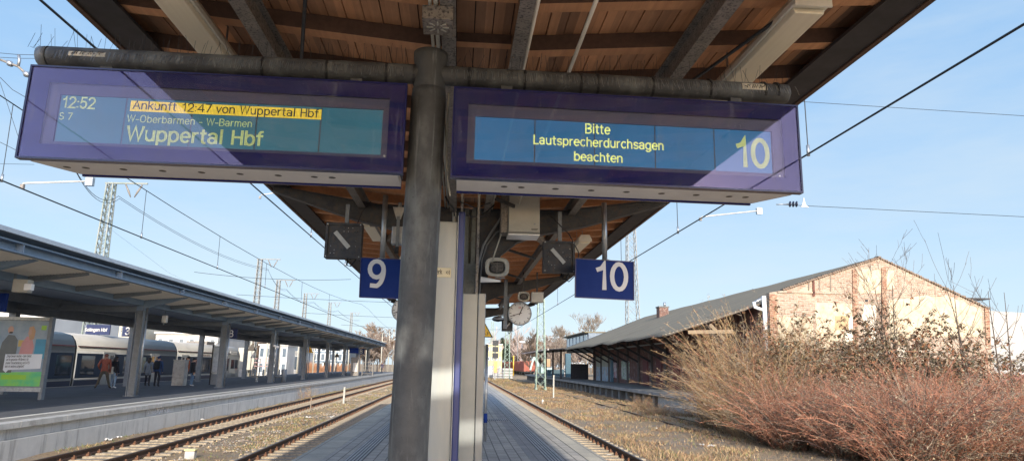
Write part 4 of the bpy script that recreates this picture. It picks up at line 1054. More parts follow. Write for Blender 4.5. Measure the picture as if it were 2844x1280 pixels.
# the C-shaped fascia beam under the flashing, in lengths
a = MB(); y = YA
while y < YB:
    y1 = min(y + 5.48, YB)
    a.prism([(x, y, z) for x, z in [(XE-.10, 4.72), (XE-.36, 4.72), (XE-.36, 4.42), (XE-.10, 4.42), (XE-.10, 4.45), (XE-.33, 4.45), (XE-.33, 4.69), (XE-.10, 4.69)]], (0, y1-y-.02, 0))
    a.box(XE-.335, XE-.12, y+.02, y+.05, 4.45, 4.69)
    y = y1
a.build('fascia_beam', S_BLUEBEAM, oc)
a = MB()                                         # corrugated outer soffit
n = int((XE-.36-XP)/.10)
for k in range(n):
    x = XP + .12 + k*.10; a.prism([(x, YA, soffit(x)+.07), (x+.03, YA, soffit(x)+.03), (x+.07, YA, soffit(x)+.03), (x+.10, YA, soffit(x)+.07)], (0, YB-YA, 0))
a.build('corrugated_soffit', S_SOFFIT, oc)
a = MB(); y = YA
while y < YB:
    a.prism([(XP-.1, y, 4.235), (XB, y, 4.185), (XF+.35, y, 4.43), (XF+.35, y, 4.46), (XB, y, 4.22), (XP-.1, y, 4.27)], (0, min(.86, YB-y), 0)); y += .885
a.build('inner_soffit', S_SOFFIT2, oc)
MB().box(XP-.14, XP+.14, YA, YB, 4.0, 4.26).build('longitudinal_beam', S_BLUEBEAM, oc)
MB().box(XB-.15, XB+.15, YA, YB, 3.55, 4.16).build('longitudinal_beam', S_BLUEPOST, oc)
MB().box(XB+1.6, XB+1.9, YA, YB, 3.86, 4.18).build('service_duct', S_BLUEPOST, oc)
y = POSTS[0] - 8.25
while y < YB - .5:
    if all(abs(y-p) > .6 for p in POSTS): MB().bar((XE-.38, y, 4.44), (XP+.14, y, 4.16), .17, .20).build('rib', S_BLUEPOST, oc)
    y += 2.75
for Y in POSTS:
    p = MB(); p.prism([(XE-.38, Y-.125, 4.52), (XE-.38, Y-.125, 4.40), (XP+.5, Y-.125, 3.975), (XP+.153, Y-.125, 3.80), (XP-.153, Y-.125, 3.80), (XP-.153, Y-.125, 4.30)], (0, .25, 0)); p.build('bracket_arm', S_BLUEBEAM, oc)
    p = MB(); p.box(XP-.14, XP+.14, Y-.03, Y+.03, LP, 4.0); p.box(XP-.17, XP-.14, Y-.13, Y+.13, LP, 4.0); p.box(XP+.14, XP+.17, Y-.13, Y+.13, LP, 4.0); p.box(XP-.24, XP+.24, Y-.22, Y+.22, LP, LP+.03)
    p.build('front_post', S_BLUEPOST, oc)
    MB().tube([(XP+.32, Y-.12, LP+.05), (XP+.32, Y-.12, 3.9)], .055, 10).build('downpipe', S_GALV, oc)
    p = MB(); p.box(XB-.15, XB+.15, Y-.15, Y+.15, LP, 3.6); p.build('back_post', S_BLUEPOST, oc)
    MB().box(XB-.1, XP+.1, Y-.1, Y+.1, 3.72, 3.99).build('cross_beam', S_BLUEPOST, oc)

# things hanging under it
def cam_unit(px, py, Y, label):
    q = AY(px, py, Y); r = empty('hanging_camera', label, 'camera', q, 'cameras under the opposite canopy')
    MB().box(q.x-.32, q.x+.12, q.y, q.y+.3, q.z-.2, q.z+.2).build('housing', S_CREAM, r, .02)
    MB().box(q.x+.06, q.x+.28, q.y-.06, q.y+.1, q.z-.14, q.z+.06).build('lens_box', P_WHITE, r, .015)
    MB().bar((q.x-.36, q.y+.15, q.z), (q.x-.36, q.y+.15, 4.2), .06, .06).build('hanger', S_BLUEPOST, r)
cam_unit(64, 793, 21.5, 'pale camera box hanging under the opposite canopy, nearest to the viewer')
q = AY(455, 883, 34.0); r = empty('hanging_loudspeaker', 'small grey loudspeaker on a short rod under the opposite canopy', 'loudspeaker', q)
MB().box(q.x-.10, q.x+.12, q.y, q.y+.2, q.z-.22, q.z+.14).build('box_body', S_SOFFIT, r, .02); MB().tube([(q.x, q.y+.1, q.z), (q.x, q.y+.1, 4.2)], .015, 6).build('rod', S_BLUEPOST, r); MB().tube([(q.x+.02, q.y+.05, q.z-.22), (q.x, q.y+.02, q.z-.34)], .02, 6).build('plug', S_CREAM, r)
q = AY(762, 961, 50.0); r = empty('pole_camera', 'white camera at the foot of a long rod under the opposite canopy', 'camera', q)
MB().tube([(q.x-.05, q.y, q.z+.1), (q.x, q.y, 4.1)], .03, 6).build('rod', S_GALV, r); MB().bar((q.x-.05, q.y, q.z+.06), (q.x+.32, q.y, q.z-.06), .16, .14).build('housing', P_WHITE, r)
def psign(text, px, py, Y, s, label, w_=None, grp='small platform number signs'):
    q = AY(px, py, Y); r = empty('platform_number_sign', label, 'platform sign', q, grp); w_ = w_ or s
    MB().box(q.x-w_/2, q.x+w_/2, q.y, q.y+.08, q.z-s/2, q.z+s/2).build('panel', mat('shaded sign navy', (0.006, 0.014, 0.06), (0.008, 0.018, 0.075), 3, .6), r)  # darker copy of the sign blue: shade put into the colour
    k_ = len(text) > 2
    t = text_mb(text, (q.x-(.1 if k_ else 0), q.y-.006, q.z-s*(.16 if k_ else .30)), (1,0,0), (0,0,1), s*(.42 if k_ else .85), align='CENTER', weight=.15); t.build('lettering', S_SOFFIT, r, recalc=False)
    MB().box(q.x-w_/2-.06, q.x-w_/2, q.y, q.y+.07, q.z-s/2, q.z+s/2).build('side_clip', S_BLUEPOST, r)
    return r
psign('8', 644, 926, 42.2, .60, 'small blue sign with a white 8 on the second visible post')
psign('8', 1004, 975, 98.0, .85, 'distant blue sign with a white 8 near the end of the opposite canopy')
psign('3', 356, 919, 45.8, .70, 'blue sign with a white 3 above the train roof', None)
psign('Solingen Hbf', 272, 915, 45.8, .64, 'dark blue station name sign reading Solingen Hbf above the train', 1.5, 'small platform number signs').location
q = AY(5, 838, 24.0); MB().box(q.x-1.2, q.x+.12, q.y, q.y+.12, q.z-.32, q.z+.30).thing('hanging_sign', P_SIGN, 'blue hanging sign cut by the left edge, above the poster', 'sign', q)
q = AY(983, 973, 92.0); MB().box(q.x-.6, q.x+.6, q.y, q.y+.12, q.z-.35, q.z+.35).thing('hanging_sign', P_SIGN, 'distant blue hanging sign beside the far 8', 'sign', q)

# poster case
pc = empty('poster_case', 'large poster case with an advertisement of two people talking', 'poster', (-17.2, 27.4, LP))
px0, px1 = -18.6, -15.75
for x in (px0, px1): MB().box(x-.06, x+.06, 27.36, 27.56, LP, 3.22).build('side_post', S_BLUEPOST, pc)
MB().box(px0, px1, 27.40, 27.52, .42, 3.16).build('case_back', S_BLUEPOST, pc)
MB().box(px0, px1, 27.34, 27.56, .40, .56).build('bottom_rail', S_GALV, pc)
MB().box(px0+.06, px1-.06, 27.34, 27.56, 3.08, 3.2).build('top_rail', S_GALV, pc)
def poster_mat(name, a, b): return mat(name, a, b, 1.2, 0.35)
po = MB().quad((px0+.08, 27.390, .60), (px1-.08, 27.390, .60), (px1-.08, 27.390, 3.06), (px0+.08, 27.390, 3.06)).build('poster_sheet', poster_mat('poster office blue', (0.17, 0.25, 0.33), (0.30, 0.36, 0.42)), pc)
def pq(name, pts, m, d=.004): 
    return MB()._add([(px1-.08-(1-u)*1.9, 27.388-d, .60+v*2.46) for u, v in pts], [tuple(range(len(pts)))]).build(name, m, po)
pq('green_block', [(.0,0), (1,0), (1,.22), (.0,.20)], poster_mat('poster green', (0.06, 0.42, 0.22), (0.25, 0.55, 0.06)))
pq('lime_band', [(.25,.10), (.72,.10), (.72,.17), (.25,.17)], poster_mat('poster lime', (0.30, 0.55, 0.05), (0.24, 0.48, 0.04)), .006)
pq('blue_shelf', [(.80,.42), (1,.42), (1,.72), (.80,.72)], poster_mat('poster cyan', (0.05, 0.30, 0.45), (0.04, 0.22, 0.36)))
pq('yellow_box', [(.47,.60), (.57,.60), (.57,.70), (.47,.70)], poster_mat('poster yellow', (0.60, 0.45, 0.12), (0.5, 0.36, 0.1)))
pq('man_jacket', [(.12,.2), (.42,.2), (.46,.55), (.45,.70), (.38,.77), (.26,.78), (.16,.66), (.11,.4)], poster_mat('poster grey jacket', (0.09, 0.10, 0.10), (0.13, 0.14, 0.13)), .006)
pq('man_head', [(.29+.055*math.cos(t*.52), .855+.06*math.sin(t*.52)) for t in range(12)], poster_mat('poster skin', (0.50, 0.30, 0.22), (0.44, 0.26, 0.19)), .008)
pq('man_beard', [(.265,.80), (.33,.80), (.335,.825), (.27,.825)], HAIR, .010)
pq('woman_blouse', [(.50,.42), (.76,.42), (.78,.60), (.72,.74), (.62,.76), (.54,.66)], poster_mat('poster rose blouse', (0.58, 0.30, 0.28), (0.48, 0.22, 0.22)), .006)
pq('woman_hair', [(.64,.90), (.72,.92), (.77,.84), (.76,.72), (.68,.70), (.64,.80)], poster_mat('poster blond hair', (0.50, 0.30, 0.16), (0.40, 0.23, 0.12)), .009)
pq('woman_face', [(.63,.80), (.66,.77), (.70,.80), (.69,.87), (.65,.87)], MATS['poster skin'], .011)
pq('lime_logo', [(.87,.86), (.97,.86), (.97,.93), (.87,.93)], MATS['poster lime'], .005)
bub = pq('speech_bubble', [(.26,.24), (.32,.20), (.36,.24), (.97,.27), (.97,.49), (.26,.48)], poster_mat('poster paper white', (0.66, 0.70, 0.74), (0.60, 0.64, 0.68)), .012)
for i, ln in enumerate(('„Dinge besser machen – beim Gehalt', 'und im gesamten HR-Bereich. Mit', 'unserer Steuerberatung und DATEV', 'sind wir bestens aufgestellt.“')):
    text_mb(ln, (px1-.08-(1-.29)*1.9, 27.374, .60+(.435-.052*i)*2.46), (1,0,0.02), (0,0,1), .115, wx=.52, weight=.16).build('printed_line', INK, bub, recalc=False)

# ------------------------------------------------------------------ train
TX = -22.35
T_SIL = mat('train silver paint', (0.44, 0.44, 0.43), (0.38, 0.38, 0.37), 1.5, 0.35, 0.15, c3=(0.33, 0.32, 0.30), s3=4, a3=0.3)
T_ROOF = mat('train roof grey', (0.38, 0.37, 0.34), (0.32, 0.31, 0.285), 1.2, 0.55, stretch=(1, .3, 1))
T_BLUE = mat('train dark blue', (0.012, 0.022, 0.075), (0.010, 0.018, 0.06), 2, 0.3)
T_GLASS = mat('train window glass', (0.010, 0.018, 0.032), (0.014, 0.024, 0.04), 3, 0.04, spec=0.9)
T_BAND = mat('train window band', (0.012, 0.028, 0.065), (0.009, 0.022, 0.05), 2, 0.35, spec=0.2)
tr = empty('commuter_train', 'silver and dark blue regional train standing at the far side of the opposite platform', 'train', (TX-1.45, 46, GZ+.18))
def carpts(y, k=1.0):
    cx = TX - 1.45
    P_ = [(1.40,-.30),(1.45,.35),(1.45,1.0),(1.44,2.0),(1.42,2.3),(1.32,2.6),(1.10,2.92),(.6,3.06),(0,3.10)]
    P_ = P_ + [(-x, z) for x, z in P_[-2::-1]]
    return [(cx + x*k, y, LP + z) for x, z in P_]
def car(y0, y1, last):
    b = MB(); secs = [(y0, 1.0), (y1, 1.0)] if not last else [(y0, 1), (y1-2.2, 1), (y1-1.0, .95), (y1-.3, .84), (y1, .68)]
    rings = [carpts(y, k) for y, k in secs]
    if last:
        for i, (y, k) in enumerate(secs): rings[i] = [(x, y, LP + (z-LP)*(1 if k > .96 else (.985 if k > .9 else (.93 if k > .8 else .86)))) for x, _, z in rings[i]]
    n = len(rings[0])
    for rg in rings: b.v += rg
    for i in range(len(rings)-1):
        for j in range(n-1):
            zc = rings[i][j][2]; b.f.append((i*n+j, (i+1)*n+j, (i+1)*n+j+1, i*n+j+1)); b.m.append(0 if zc < LP+1.95 else 1); b.sm.append(j not in (0,))
    b.f.append(tuple(range(n))); b.m.append(0); b.sm.append(False); e = (len(rings)-1)*n; b.f.append(tuple(range(e, e+n))[::-1]); b.m.append(0); b.sm.append(False)
    body = b.build('car_body', [T_SIL, T_ROOF], tr)
    x = TX + .004
    ya, yb = y0 + .1, (y1 - .1 if not last else y1 - 4.2)
    MB().box(x-.05, x+.003, ya, yb, LP+.44, LP+1.88).build('window_band', T_BAND, body)
    MB().box(x-.06, x+.004, ya, yb, LP-.32, LP+.30).build('blue_skirt', T_BLUE, body)
    MB().box(x-.05, x+.006, ya, yb, LP+2.26, LP+2.31).build('maroon_line', mat('maroon stripe', (0.16, 0.03, 0.04), rough=0.4), body)
    L_ = yb - ya; doors = [.26, .74] if not last else [.12, .93]
    for d in doors:
        yc = ya + L_*d
        dr = MB(); dr.box(x-.05, x+.012, yc-.72, yc-.02, LP-.1, LP+2.0); dr.box(x-.05, x+.012, yc+.02, yc+.72, LP-.1, LP+2.0); dr = dr.build('door', T_SIL, body)
        g_ = MB()
        for s in (-.37, .37): g_.box(x, x+.016, yc+s-.22, yc+s+.22, LP+.62, LP+1.80)
        g_.build('door_glass', T_GLASS, dr)
    yy = ya + .5
    while yy < yb - 1.6:
        if all(not (yy-1.0 < ya + L_*d < yy+2.4) for d in doors): 
            MB().box(x-.02, x+.010, yy, yy+1.5, LP+.62, LP+1.74).build('window', T_GLASS, body)
        yy += 1.72
    if last:
        for yy, w_ in ((y1-3.7, 1.0), (y1-2.5, .9)): MB().box(x-.08, x+.006, yy, yy+w_, LP+.85, LP+1.7).build('cab_window', T_GLASS, body)
        MB().box(TX-2.3, TX-.45, y1-.75, y1-.02, LP+.9, LP+1.95).build('windscreen', T_GLASS, body)
        sl = MB()
        for k in range(12): sl.box(x-.1, x-.02, y1-4.0+k*.17, y1-3.92+k*.17, LP+2.2, LP+2.5)
        sl.build('roof_slats', T_SIL, body)
        sl = MB()
        for k in range(9): sl.box(x-.1, x+.004, y1-3.4+k*.15, y1-3.33+k*.15, LP+.05, LP+.55)
        sl.build('side_grille', T_ROOF, body)
        MB().box(TX-2.7, TX-.2, y1-3.2, y1-.4, GZ+.2, LP-.25).build('bogie', S_BLACK, body)
        text_mb('RR', (x+.012, y1-2.2, LP+.66), (0,1,0), (0,0,1), .3).build('red_mark', mat('train red mark', (0.5, 0.10, 0.08), rough=0.5), body, recalc=False)
        rf = MB()
        for k in range(3): rf.bar((TX-2.2+.4*k, y1-3.4, LP+3.05), (TX-1.2+.4*k, y1-5.0, LP+3.45), .04, .04)
        rf.build('pantograph', S_BEAM, body); MB().box(TX-2.4, TX-.6, y1-9, y1-7, LP+3.0, LP+3.3).build('roof_box', S_BEAM, body)
    text_mb('national express', (x+.008, ya + L_*.42, LP+1.95), (0,1,0), (0,0,1), .28, weight=.15).build('lettering', MATS['maroon stripe'], body, recalc=False)
    for yy in (y0+2.6, y1-2.6 if not last else y0+9): MB().box(TX-2.6, TX-.3, yy-1.4, yy+1.4, GZ+.2, LP-.30).build('bogie', S_BLACK, body)
car(11.8, 27.0, False); car(27.2, 41.6, False); car(41.8, 56.0, False); car(56.2, 73.0, True)
for y in (27.1, 41.7, 56.1): MB().prism([(x*.992+(TX-1.45)*.008, y-.35, LP+(z-LP)*.99) for x, _, z in carpts(0)], (0, .7, 0)).build('gangway_bellows', S_BLACK, tr)

# ------------------------------------------------------------------ people
def person(label, px_foot, X_or_Y, height, cols, pose, face=0.0, group='people on the opposite platform', hat=None, hairlen=0, z=LP):
    """continuous skinned body; cols = skin, top, trousers, shoes; pose: dict of joint offsets; face = heading (radians, 0 faces the viewer)"""
    px, py, Y = px_foot[0], px_foot[1], X_or_Y
    loc = AY(px, py, Y); loc = Vector((loc.x, Y, z))
    r = empty('person', label, 'person', loc, group)
    s = height / 1.75; rot = Matrix.Rotation(face, 3, 'Z')
    J = {'pel': (0,0,.95), 'spi': (0,.01,1.12), 'che': (0,.015,1.32), 'nec': (0,0,1.49), 'hed': (0,-.02,1.60), 'top': (0,-.015,1.68),
         'hL': (.09,0,.90), 'kL': (.10,-.02,.50), 'aL': (.10,.02,.09), 'tL': (.11,-.14,.04), 'hR': (-.09,0,.90), 'kR': (-.10,-.02,.50), 'aR': (-.10,.02,.09), 'tR': (-.11,-.14,.04),
         'sL': (.18,.01,1.42), 'eL': (.24,.03,1.14), 'wL': (.24,-.05,.88), 'fL': (.24,-.08,.79), 'sR': (-.18,.01,1.42), 'eR': (-.24,.03,1.14), 'wR': (-.24,-.05,.88), 'fR': (-.24,-.08,.79)}
    J.update(pose.get('J', {}))
    bulk = pose.get('bulk', 1.0)
    RAD = {'pel': .145*bulk, 'spi': .135*bulk, 'che': .155*bulk, 'nec': .062, 'hed': .095, 'top': .075, 'hL': .10, 'kL': .068, 'aL': .048, 'tL': .038, 'hR': .10, 'kR': .068, 'aR': .048, 'tR': .038,
           'sL': .075*bulk, 'eL': .058*bulk, 'wL': .036, 'fL': .032, 'sR': .075*bulk, 'eR': .058*bulk, 'wR': .036, 'fR': .032}
    RAD.update(pose.get('R', {}))
    E_ = [('pel','spi'),('spi','che'),('che','nec'),('nec','hed'),('hed','top'),('pel','hL'),('hL','kL'),('kL','aL'),('aL','tL'),('pel','hR'),('hR','kR'),('kR','aR'),('aR','tR'),
          ('che','sL'),('sL','eL'),('eL','wL'),('wL','fL'),('che','sR'),('sR','eR'),('eR','wR'),('wR','fR')]
    names = list(J); ix = {k: i for i, k in enumerate(names)}
    me = bpy.data.meshes.new('person_body'); me.from_pydata([rot @ (Vector(J[k])*s) for k in names], [(ix[a], ix[b]) for a, b in E_], [])
    o = bpy.data.objects.new('tmp', me); COL.objects.link(o)
    md = o.modifiers.new('skin', 'SKIN'); md.use_smooth_shade = True
    if not me.skin_vertices: 
        bpy.context.view_layer.objects.active = o
    lay = me.skin_vertices[0].data
    for k in names:
        lay[ix[k]].radius = (RAD[k]*s, RAD[k]*s*(.78 if k in ('pel','spi','che') else 1.0)); lay[ix[k]].use_root = (k == 'pel')
    sb = o.modifiers.new('sub', 'SUBSURF'); sb.levels = sb.render_levels = 1
    bpy.context.view_layer.update()
    bmsh = bpy.data.meshes.new_from_object(o.evaluated_get(bpy.context.evaluated_depsgraph_get()))
    bpy.data.objects.remove(o)
    for c in cols: bmsh.materials.append(c)
    inv = rot.inverted(); hem = pose.get('hem', .86); hand = pose.get('cuff', .05)
    wr = [Vector(J['wL']), Vector(J['wR'])]; fg = [Vector(J['fL']), Vector(J['fR'])]; el = [Vector(J['eL']), Vector(J['eR'])]
    for p in bmsh.polygons:
        c = (inv @ p.center) / s; p.use_smooth = True
        isarm = min((c - w_).length for w_ in wr + fg + el) < .15 and abs(c.x) > .13
        ishand = any((c - f).length < (c - w_).length + .01 and (c - f).length < .12 for f, w_ in zip(fg, wr))
        if ishand or c.z > 1.475: m = 0
        elif isarm or c.z > hem: m = 1
        elif c.z > .11: m = 2
        else: m = 3
        p.material_index = m
    b = bpy.data.objects.new('body', bmsh); COL.objects.link(b); b.parent = r; ORG[b.name] = loc
    def W(v): return loc + rot @ (Vector(v)*s)
    hd = Vector(J['hed'])
    h = MB(); h.ell((0,0,0), .098*s, .108*s, .085*s, 14, 8)
    top = W((hd.x, hd.y+.022, hd.z+.055)); h.v = [tuple(top + rot @ Vector(v)) for v in h.v]
    h.build('hair', hat or HAIR, r)
    if hairlen:
        h = MB(); h.ell((0,0,0), .10*s, .06*s, .17*s, 12, 8); c = W((hd.x, hd.y+.085, hd.z-.08)); h.v = [tuple(c + rot @ Vector(v)) for v in h.v]; h.build('long_hair', HAIR, r)
    f = MB(); 
    n0 = W((hd.x, hd.y-.098, hd.z+.0)); f.ell((0,0,0), .016*s, .022*s, .026*s, 8, 5); f.v = [tuple(n0 + rot @ Vector(v)) for v in f.v]
    f.build('nose', cols[0], r)
    e = MB()
    for sx in (-.034, .034):
        k = len(e.v); e.ell((0,0,0), .012*s, .008*s, .008*s, 6, 4); c = W((hd.x+sx, hd.y-.088, hd.z+.025)); e.v[k:] = [tuple(c + rot @ Vector(v)) for v in e.v[k:]]
    e.build('eyes', HAIR, r)
    return r, W, rot, s
cl = lambda n, a, b=None, rough=.85: mat(n, a, b or tuple(x*.7 for x in a), 9, rough, 0, .004, 30)
J_RUST = cl('rust jacket', (0.30, 0.085, 0.055)); J_ORNG = cl('orange jacket', (0.42, 0.10, 0.03)); J_BLACK = cl('black jacket', (0.022, 0.022, 0.028)); J_BLUE = cl('blue jacket', (0.02, 0.055, 0.16))
J_GREY = cl('grey coat', (0.20, 0.24, 0.29)); T_OLIVE = cl('olive trousers', (0.10, 0.085, 0.06)); T_JEAN = cl('light jeans', (0.26, 0.36, 0.48)); T_DARK = cl('dark trousers', (0.025, 0.027, 0.035)); T_DENIM = cl('blue jeans', (0.13, 0.22, 0.34))
SH_W = cl('white shoes', (0.7, 0.7, 0.7)); SH_D = cl('dark shoes', (0.03, 0.025, 0.02)); GREYSLV = cl('dark teal sleeve', (0.06, 0.10, 0.115))
walk = {'kL': (.10,-.10,.50), 'aL': (.10,-.30,.10), 'tL': (.11,-.44,.06), 'kR': (-.10,.04,.50), 'aR': (-.10,.30,.12), 'tR': (-.11,.20,.04), 'eL': (.25,.10,1.15), 'wL': (.25,.06,.90), 'fL': (.25,.05,.81), 'eR': (-.25,-.04,1.15), 'wR': (-.25,-.16,.92), 'fR': (-.25,-.20,.84)}
stride = {'kL': (.18,-.04,.50), 'aL': (.30,.0,.09), 'tL': (.36,-.12,.04), 'kR': (-.18,-.02,.50), 'aR': (-.30,.02,.09), 'tR': (-.36,-.10,.04), 'eL': (.30,.02,1.16), 'wL': (.26,-.14,1.0), 'fL': (.22,-.2,.95)}
person('man in a rust red waistcoat with wide planted legs', (285, 1070), 38.4, 1.86, (SKIN, J_RUST, T_OLIVE, SH_D), {'J': stride, 'bulk': 1.12}, R(200), hat=mat('rust cap', (0.20, 0.07, 0.05), rough=.8))
r_, W_, rot_, s_ = person('person in a black jacket and pale jeans carrying a white tote bag', (313, 1070), 38.8, 1.74, (SKIN, J_BLACK, T_JEAN, SH_W), {'J': {}}, R(160), hairlen=1)
b = MB(); c = W_((.16, .17, .98)); b.box(c.x-.20, c.x+.20, c.y-.06, c.y+.06, c.z-.20, c.z+.18); tb = b.thing('tote_bag', mat('white canvas', (0.62, 0.60, 0.54), (0.55, 0.53, 0.47), 8, .8), 'white tote bag with a dark print hanging from a shoulder', 'bag', c, None, .02)
pr = MB()
for k in range(3):
    for j in range(3): pr.box(c.x-.10+.075*k, c.x-.045+.075*k, c.y-.066, c.y-.061, c.z-.11+.075*j, c.z-.06+.075*j)
pr.build('dark_print', INK, tb); sb = MB(); sb.tube([c + Vector((-.12,0,.18)), c + Vector((-.06,.02,.45)), c + Vector((.0,0,.52)), c + Vector((.08,0,.18))], .014, 5); sb.build('strap', MATS['white canvas'], tb)
person('person in a long grey coat partly hidden behind a post', (408, 1067), 42.6, 1.72, (SKIN, J_GREY, T_DARK, SH_D), {'J': {}, 'hem': .70, 'bulk': 1.05}, R(185), hairlen=1)
r_, W_, rot_, s_ = person('person in a blue jacket seen from behind with a black backpack', (434, 1067), 42.0, 1.80, (SKIN, J_BLUE, T_DARK, SH_D), {'J': {}, 'bulk': 1.15}, R(178), hat=cl('blue hood', (0.02, 0.05, 0.14)))
b = MB(); c = W_((0, .19, 1.22)); b.box(c.x-.16, c.x+.16, c.y-.10, c.y+.09, c.z-.24, c.z+.24); bp_ = b.thing('backpack', cl('black backpack', (0.015, 0.017, 0.022)), 'black backpack on the back of the blue jacket', 'backpack', c, None, .05)
pk = MB(); pk.box(c.x-.11, c.x+.11, c.y-.14, c.y-.101, c.z-.18, c.z+.02); pk.build('front_pocket', MATS['black backpack'], bp_, .02)
person('man in an orange jacket with glasses beside the concrete cabinet', (517, 1060), 45.2, 1.84, (SKIN, J_ORNG, T_DARK, SH_D), {'J': {}, 'bulk': 1.1}, R(-70))
person('person in a black puffer jacket, blue jeans and white shoes', (531, 1065), 43.6, 1.74, (SKIN, J_BLACK, T_DENIM, SH_W), {'J': {'hed': (0,-.06,1.585), 'top': (0,-.05,1.665)}, 'bulk': 1.28, 'hem': .80}, R(130), hat=cl('black hood', (0.02, 0.02, 0.025)))
person('distant person in dark clothes walking along the opposite platform', (1060, 1036), 116, 1.80, (SKIN, cl('dark violet coat', (0.07, 0.06, 0.10)), T_DARK, SH_D), {'J': walk}, R(-30))

# concrete cabinet, bench, bins, information pillar, vending machine
q = AY(495, 1066, 44.6); r = empty('concrete_cabinet', 'pale concrete cabinet standing between the people on the platform', 'cabinet', (q.x, 44.6, LP))
MB().box(q.x-.36, q.x+.36, 44.4, 45.0, LP, LP+.48).build('base_block', CONC, r, .02); MB().box(q.x-.36, q.x+.36, 44.4, 45.0, LP+.495, LP+1.55).build('upper_block', CONC, r, .02); MB().box(q.x-.38, q.x+.38, 44.38, 45.02, LP+1.552, LP+1.6).build('lid', CONC, r)
q = AY(738, 1056, 55.0); r = empty('platform_bench', 'pale grey metal bench with seats on the opposite platform', 'bench', (q.x, 55.0, LP))
for k in range(4):
    x = q.x-.95+k*.62; MB().box(x-.25, x+.25, 54.8, 55.25, LP+.42, LP+.47).build('seat', S_GALV, r, .02); MB().bar((x, 55.25, LP+.5), (x, 55.38, LP+.95), .48, .03).build('backrest', S_GALV, r)
for x in (q.x-.7, q.x+.6): MB().box(x-.05, x+.05, 54.9, 55.2, LP, LP+.42).build('leg', CONC, r)
MB().box(q.x-1.3, q.x+1.2, 54.98, 55.06, LP+.36, LP+.42).build('beam', S_BLUEPOST, r)
q = AY(778, 1050, 55.5); MB().tube([(q.x+.3, 55.4, LP), (q.x+.3, 55.4, LP+.95), (q.x+.3, 55.4, LP+1.0)], [.2, .22, .18], 12).thing('litter_bin', S_BLUEPOST, 'grey round litter bin next to the metal bench', 'bin', (q.x+.3, 55.4, LP))
q = AY(596, 1065, 47.0); r = empty('information_case', 'glazed information case on a dark stand next to the second front post', 'information board', (q.x, 47, LP))
MB().box(q.x-.34, q.x-.28, 46.9, 47.1, LP, LP+2.6).build('side_post', S_BLACK, r); MB().box(q.x-.30, q.x+.36, 46.95, 47.05, LP+.75, LP+2.55).build('case', S_GALV, r)
MB().box(q.x-.22, q.x+.30, 46.93, 46.948, LP+.85, LP+2.45).build('printed_sheet', mat('faded timetable sheet', (0.48, 0.50, 0.52), (0.30, 0.33, 0.36), 4, .4), r); MB().box(q.x-.28, q.x+.34, 46.94, 47.06, LP, LP+.70).build('base_panel', S_BLUEPOST, r)
q = AY(985, 1037, 88.0); r = empty('ticket_machine', 'tall dark ticket machine with a pale front at the far end of the canopy', 'ticket machine', (q.x, 88, LP))
MB().box(q.x-.55, q.x+.45, 88, 88.8, LP, LP+2.3).build('body', S_BEAM, r, .03); MB().box(q.x-.25, q.x+.3, 87.97, 87.999, LP+.5, LP+1.6).build('front_panel', S_SOFFIT, r)
q = AY(1020, 1037, 92.0); r = empty('wire_rack', 'dark shelf rack at the far end of the opposite canopy', 'rack', (q.x, 92, LP))
for x in (q.x-.7, q.x+.7): MB().box(x-.04, x+.04, 92, 92.6, LP, LP+1.9).build('upright', S_BEAM, r)
for k in range(4): MB().box(q.x-.66, q.x+.66, 92, 92.6, LP+.2+.5*k, LP+.25+.5*k).build('shelf', S_BEAM, r)
def tri_sign(px, py, Y, s, m, label):
    q = AY(px, py, Y); r = empty('warning_sign', label, 'warning sign', q, 'triangular warning signs on the far platform')
    MB().prism([(q.x-s/2, Y, q.z-s*.43), (q.x+s/2, Y, q.z-s*.43), (q.x, Y, q.z+s*.43)], (0, .05, 0)).build('triangle', m, r)
    MB().prism([(q.x-s*.30, Y-.02, q.z-s*.32), (q.x+s*.30, Y-.02, q.z-s*.32), (q.x, Y-.02, q.z+s*.22)], (0, .015, 0)).build('inner_face', m if m is not P_YEL else mat('orange paint', (0.55, 0.22, 0.03), rough=.5), r)
    MB().tube([(q.x, Y+.1, GZ if q.x < -22 or Y > 60 and q.x < -22 else LP), (q.x, Y+.1, q.z+s*.4)], .04, 8).build('pole', S_BLUEPOST, r)
BROWN = mat('brown sign back', (0.07, 0.055, 0.04), rough=.6)
tri_sign(700, 963, 74, .95, BROWN, 'dark brown triangular sign left of the white building')
tri_sign(860, 970, 70, .75, P_YEL, 'orange warning triangle high on a front post')
tri_sign(936, 985, 96, .75, BROWN, 'dark triangular sign in front of the glass building')
tri_sign(1031, 988, 104, .75, BROWN, 'small dark triangle at the very end of the far platform')
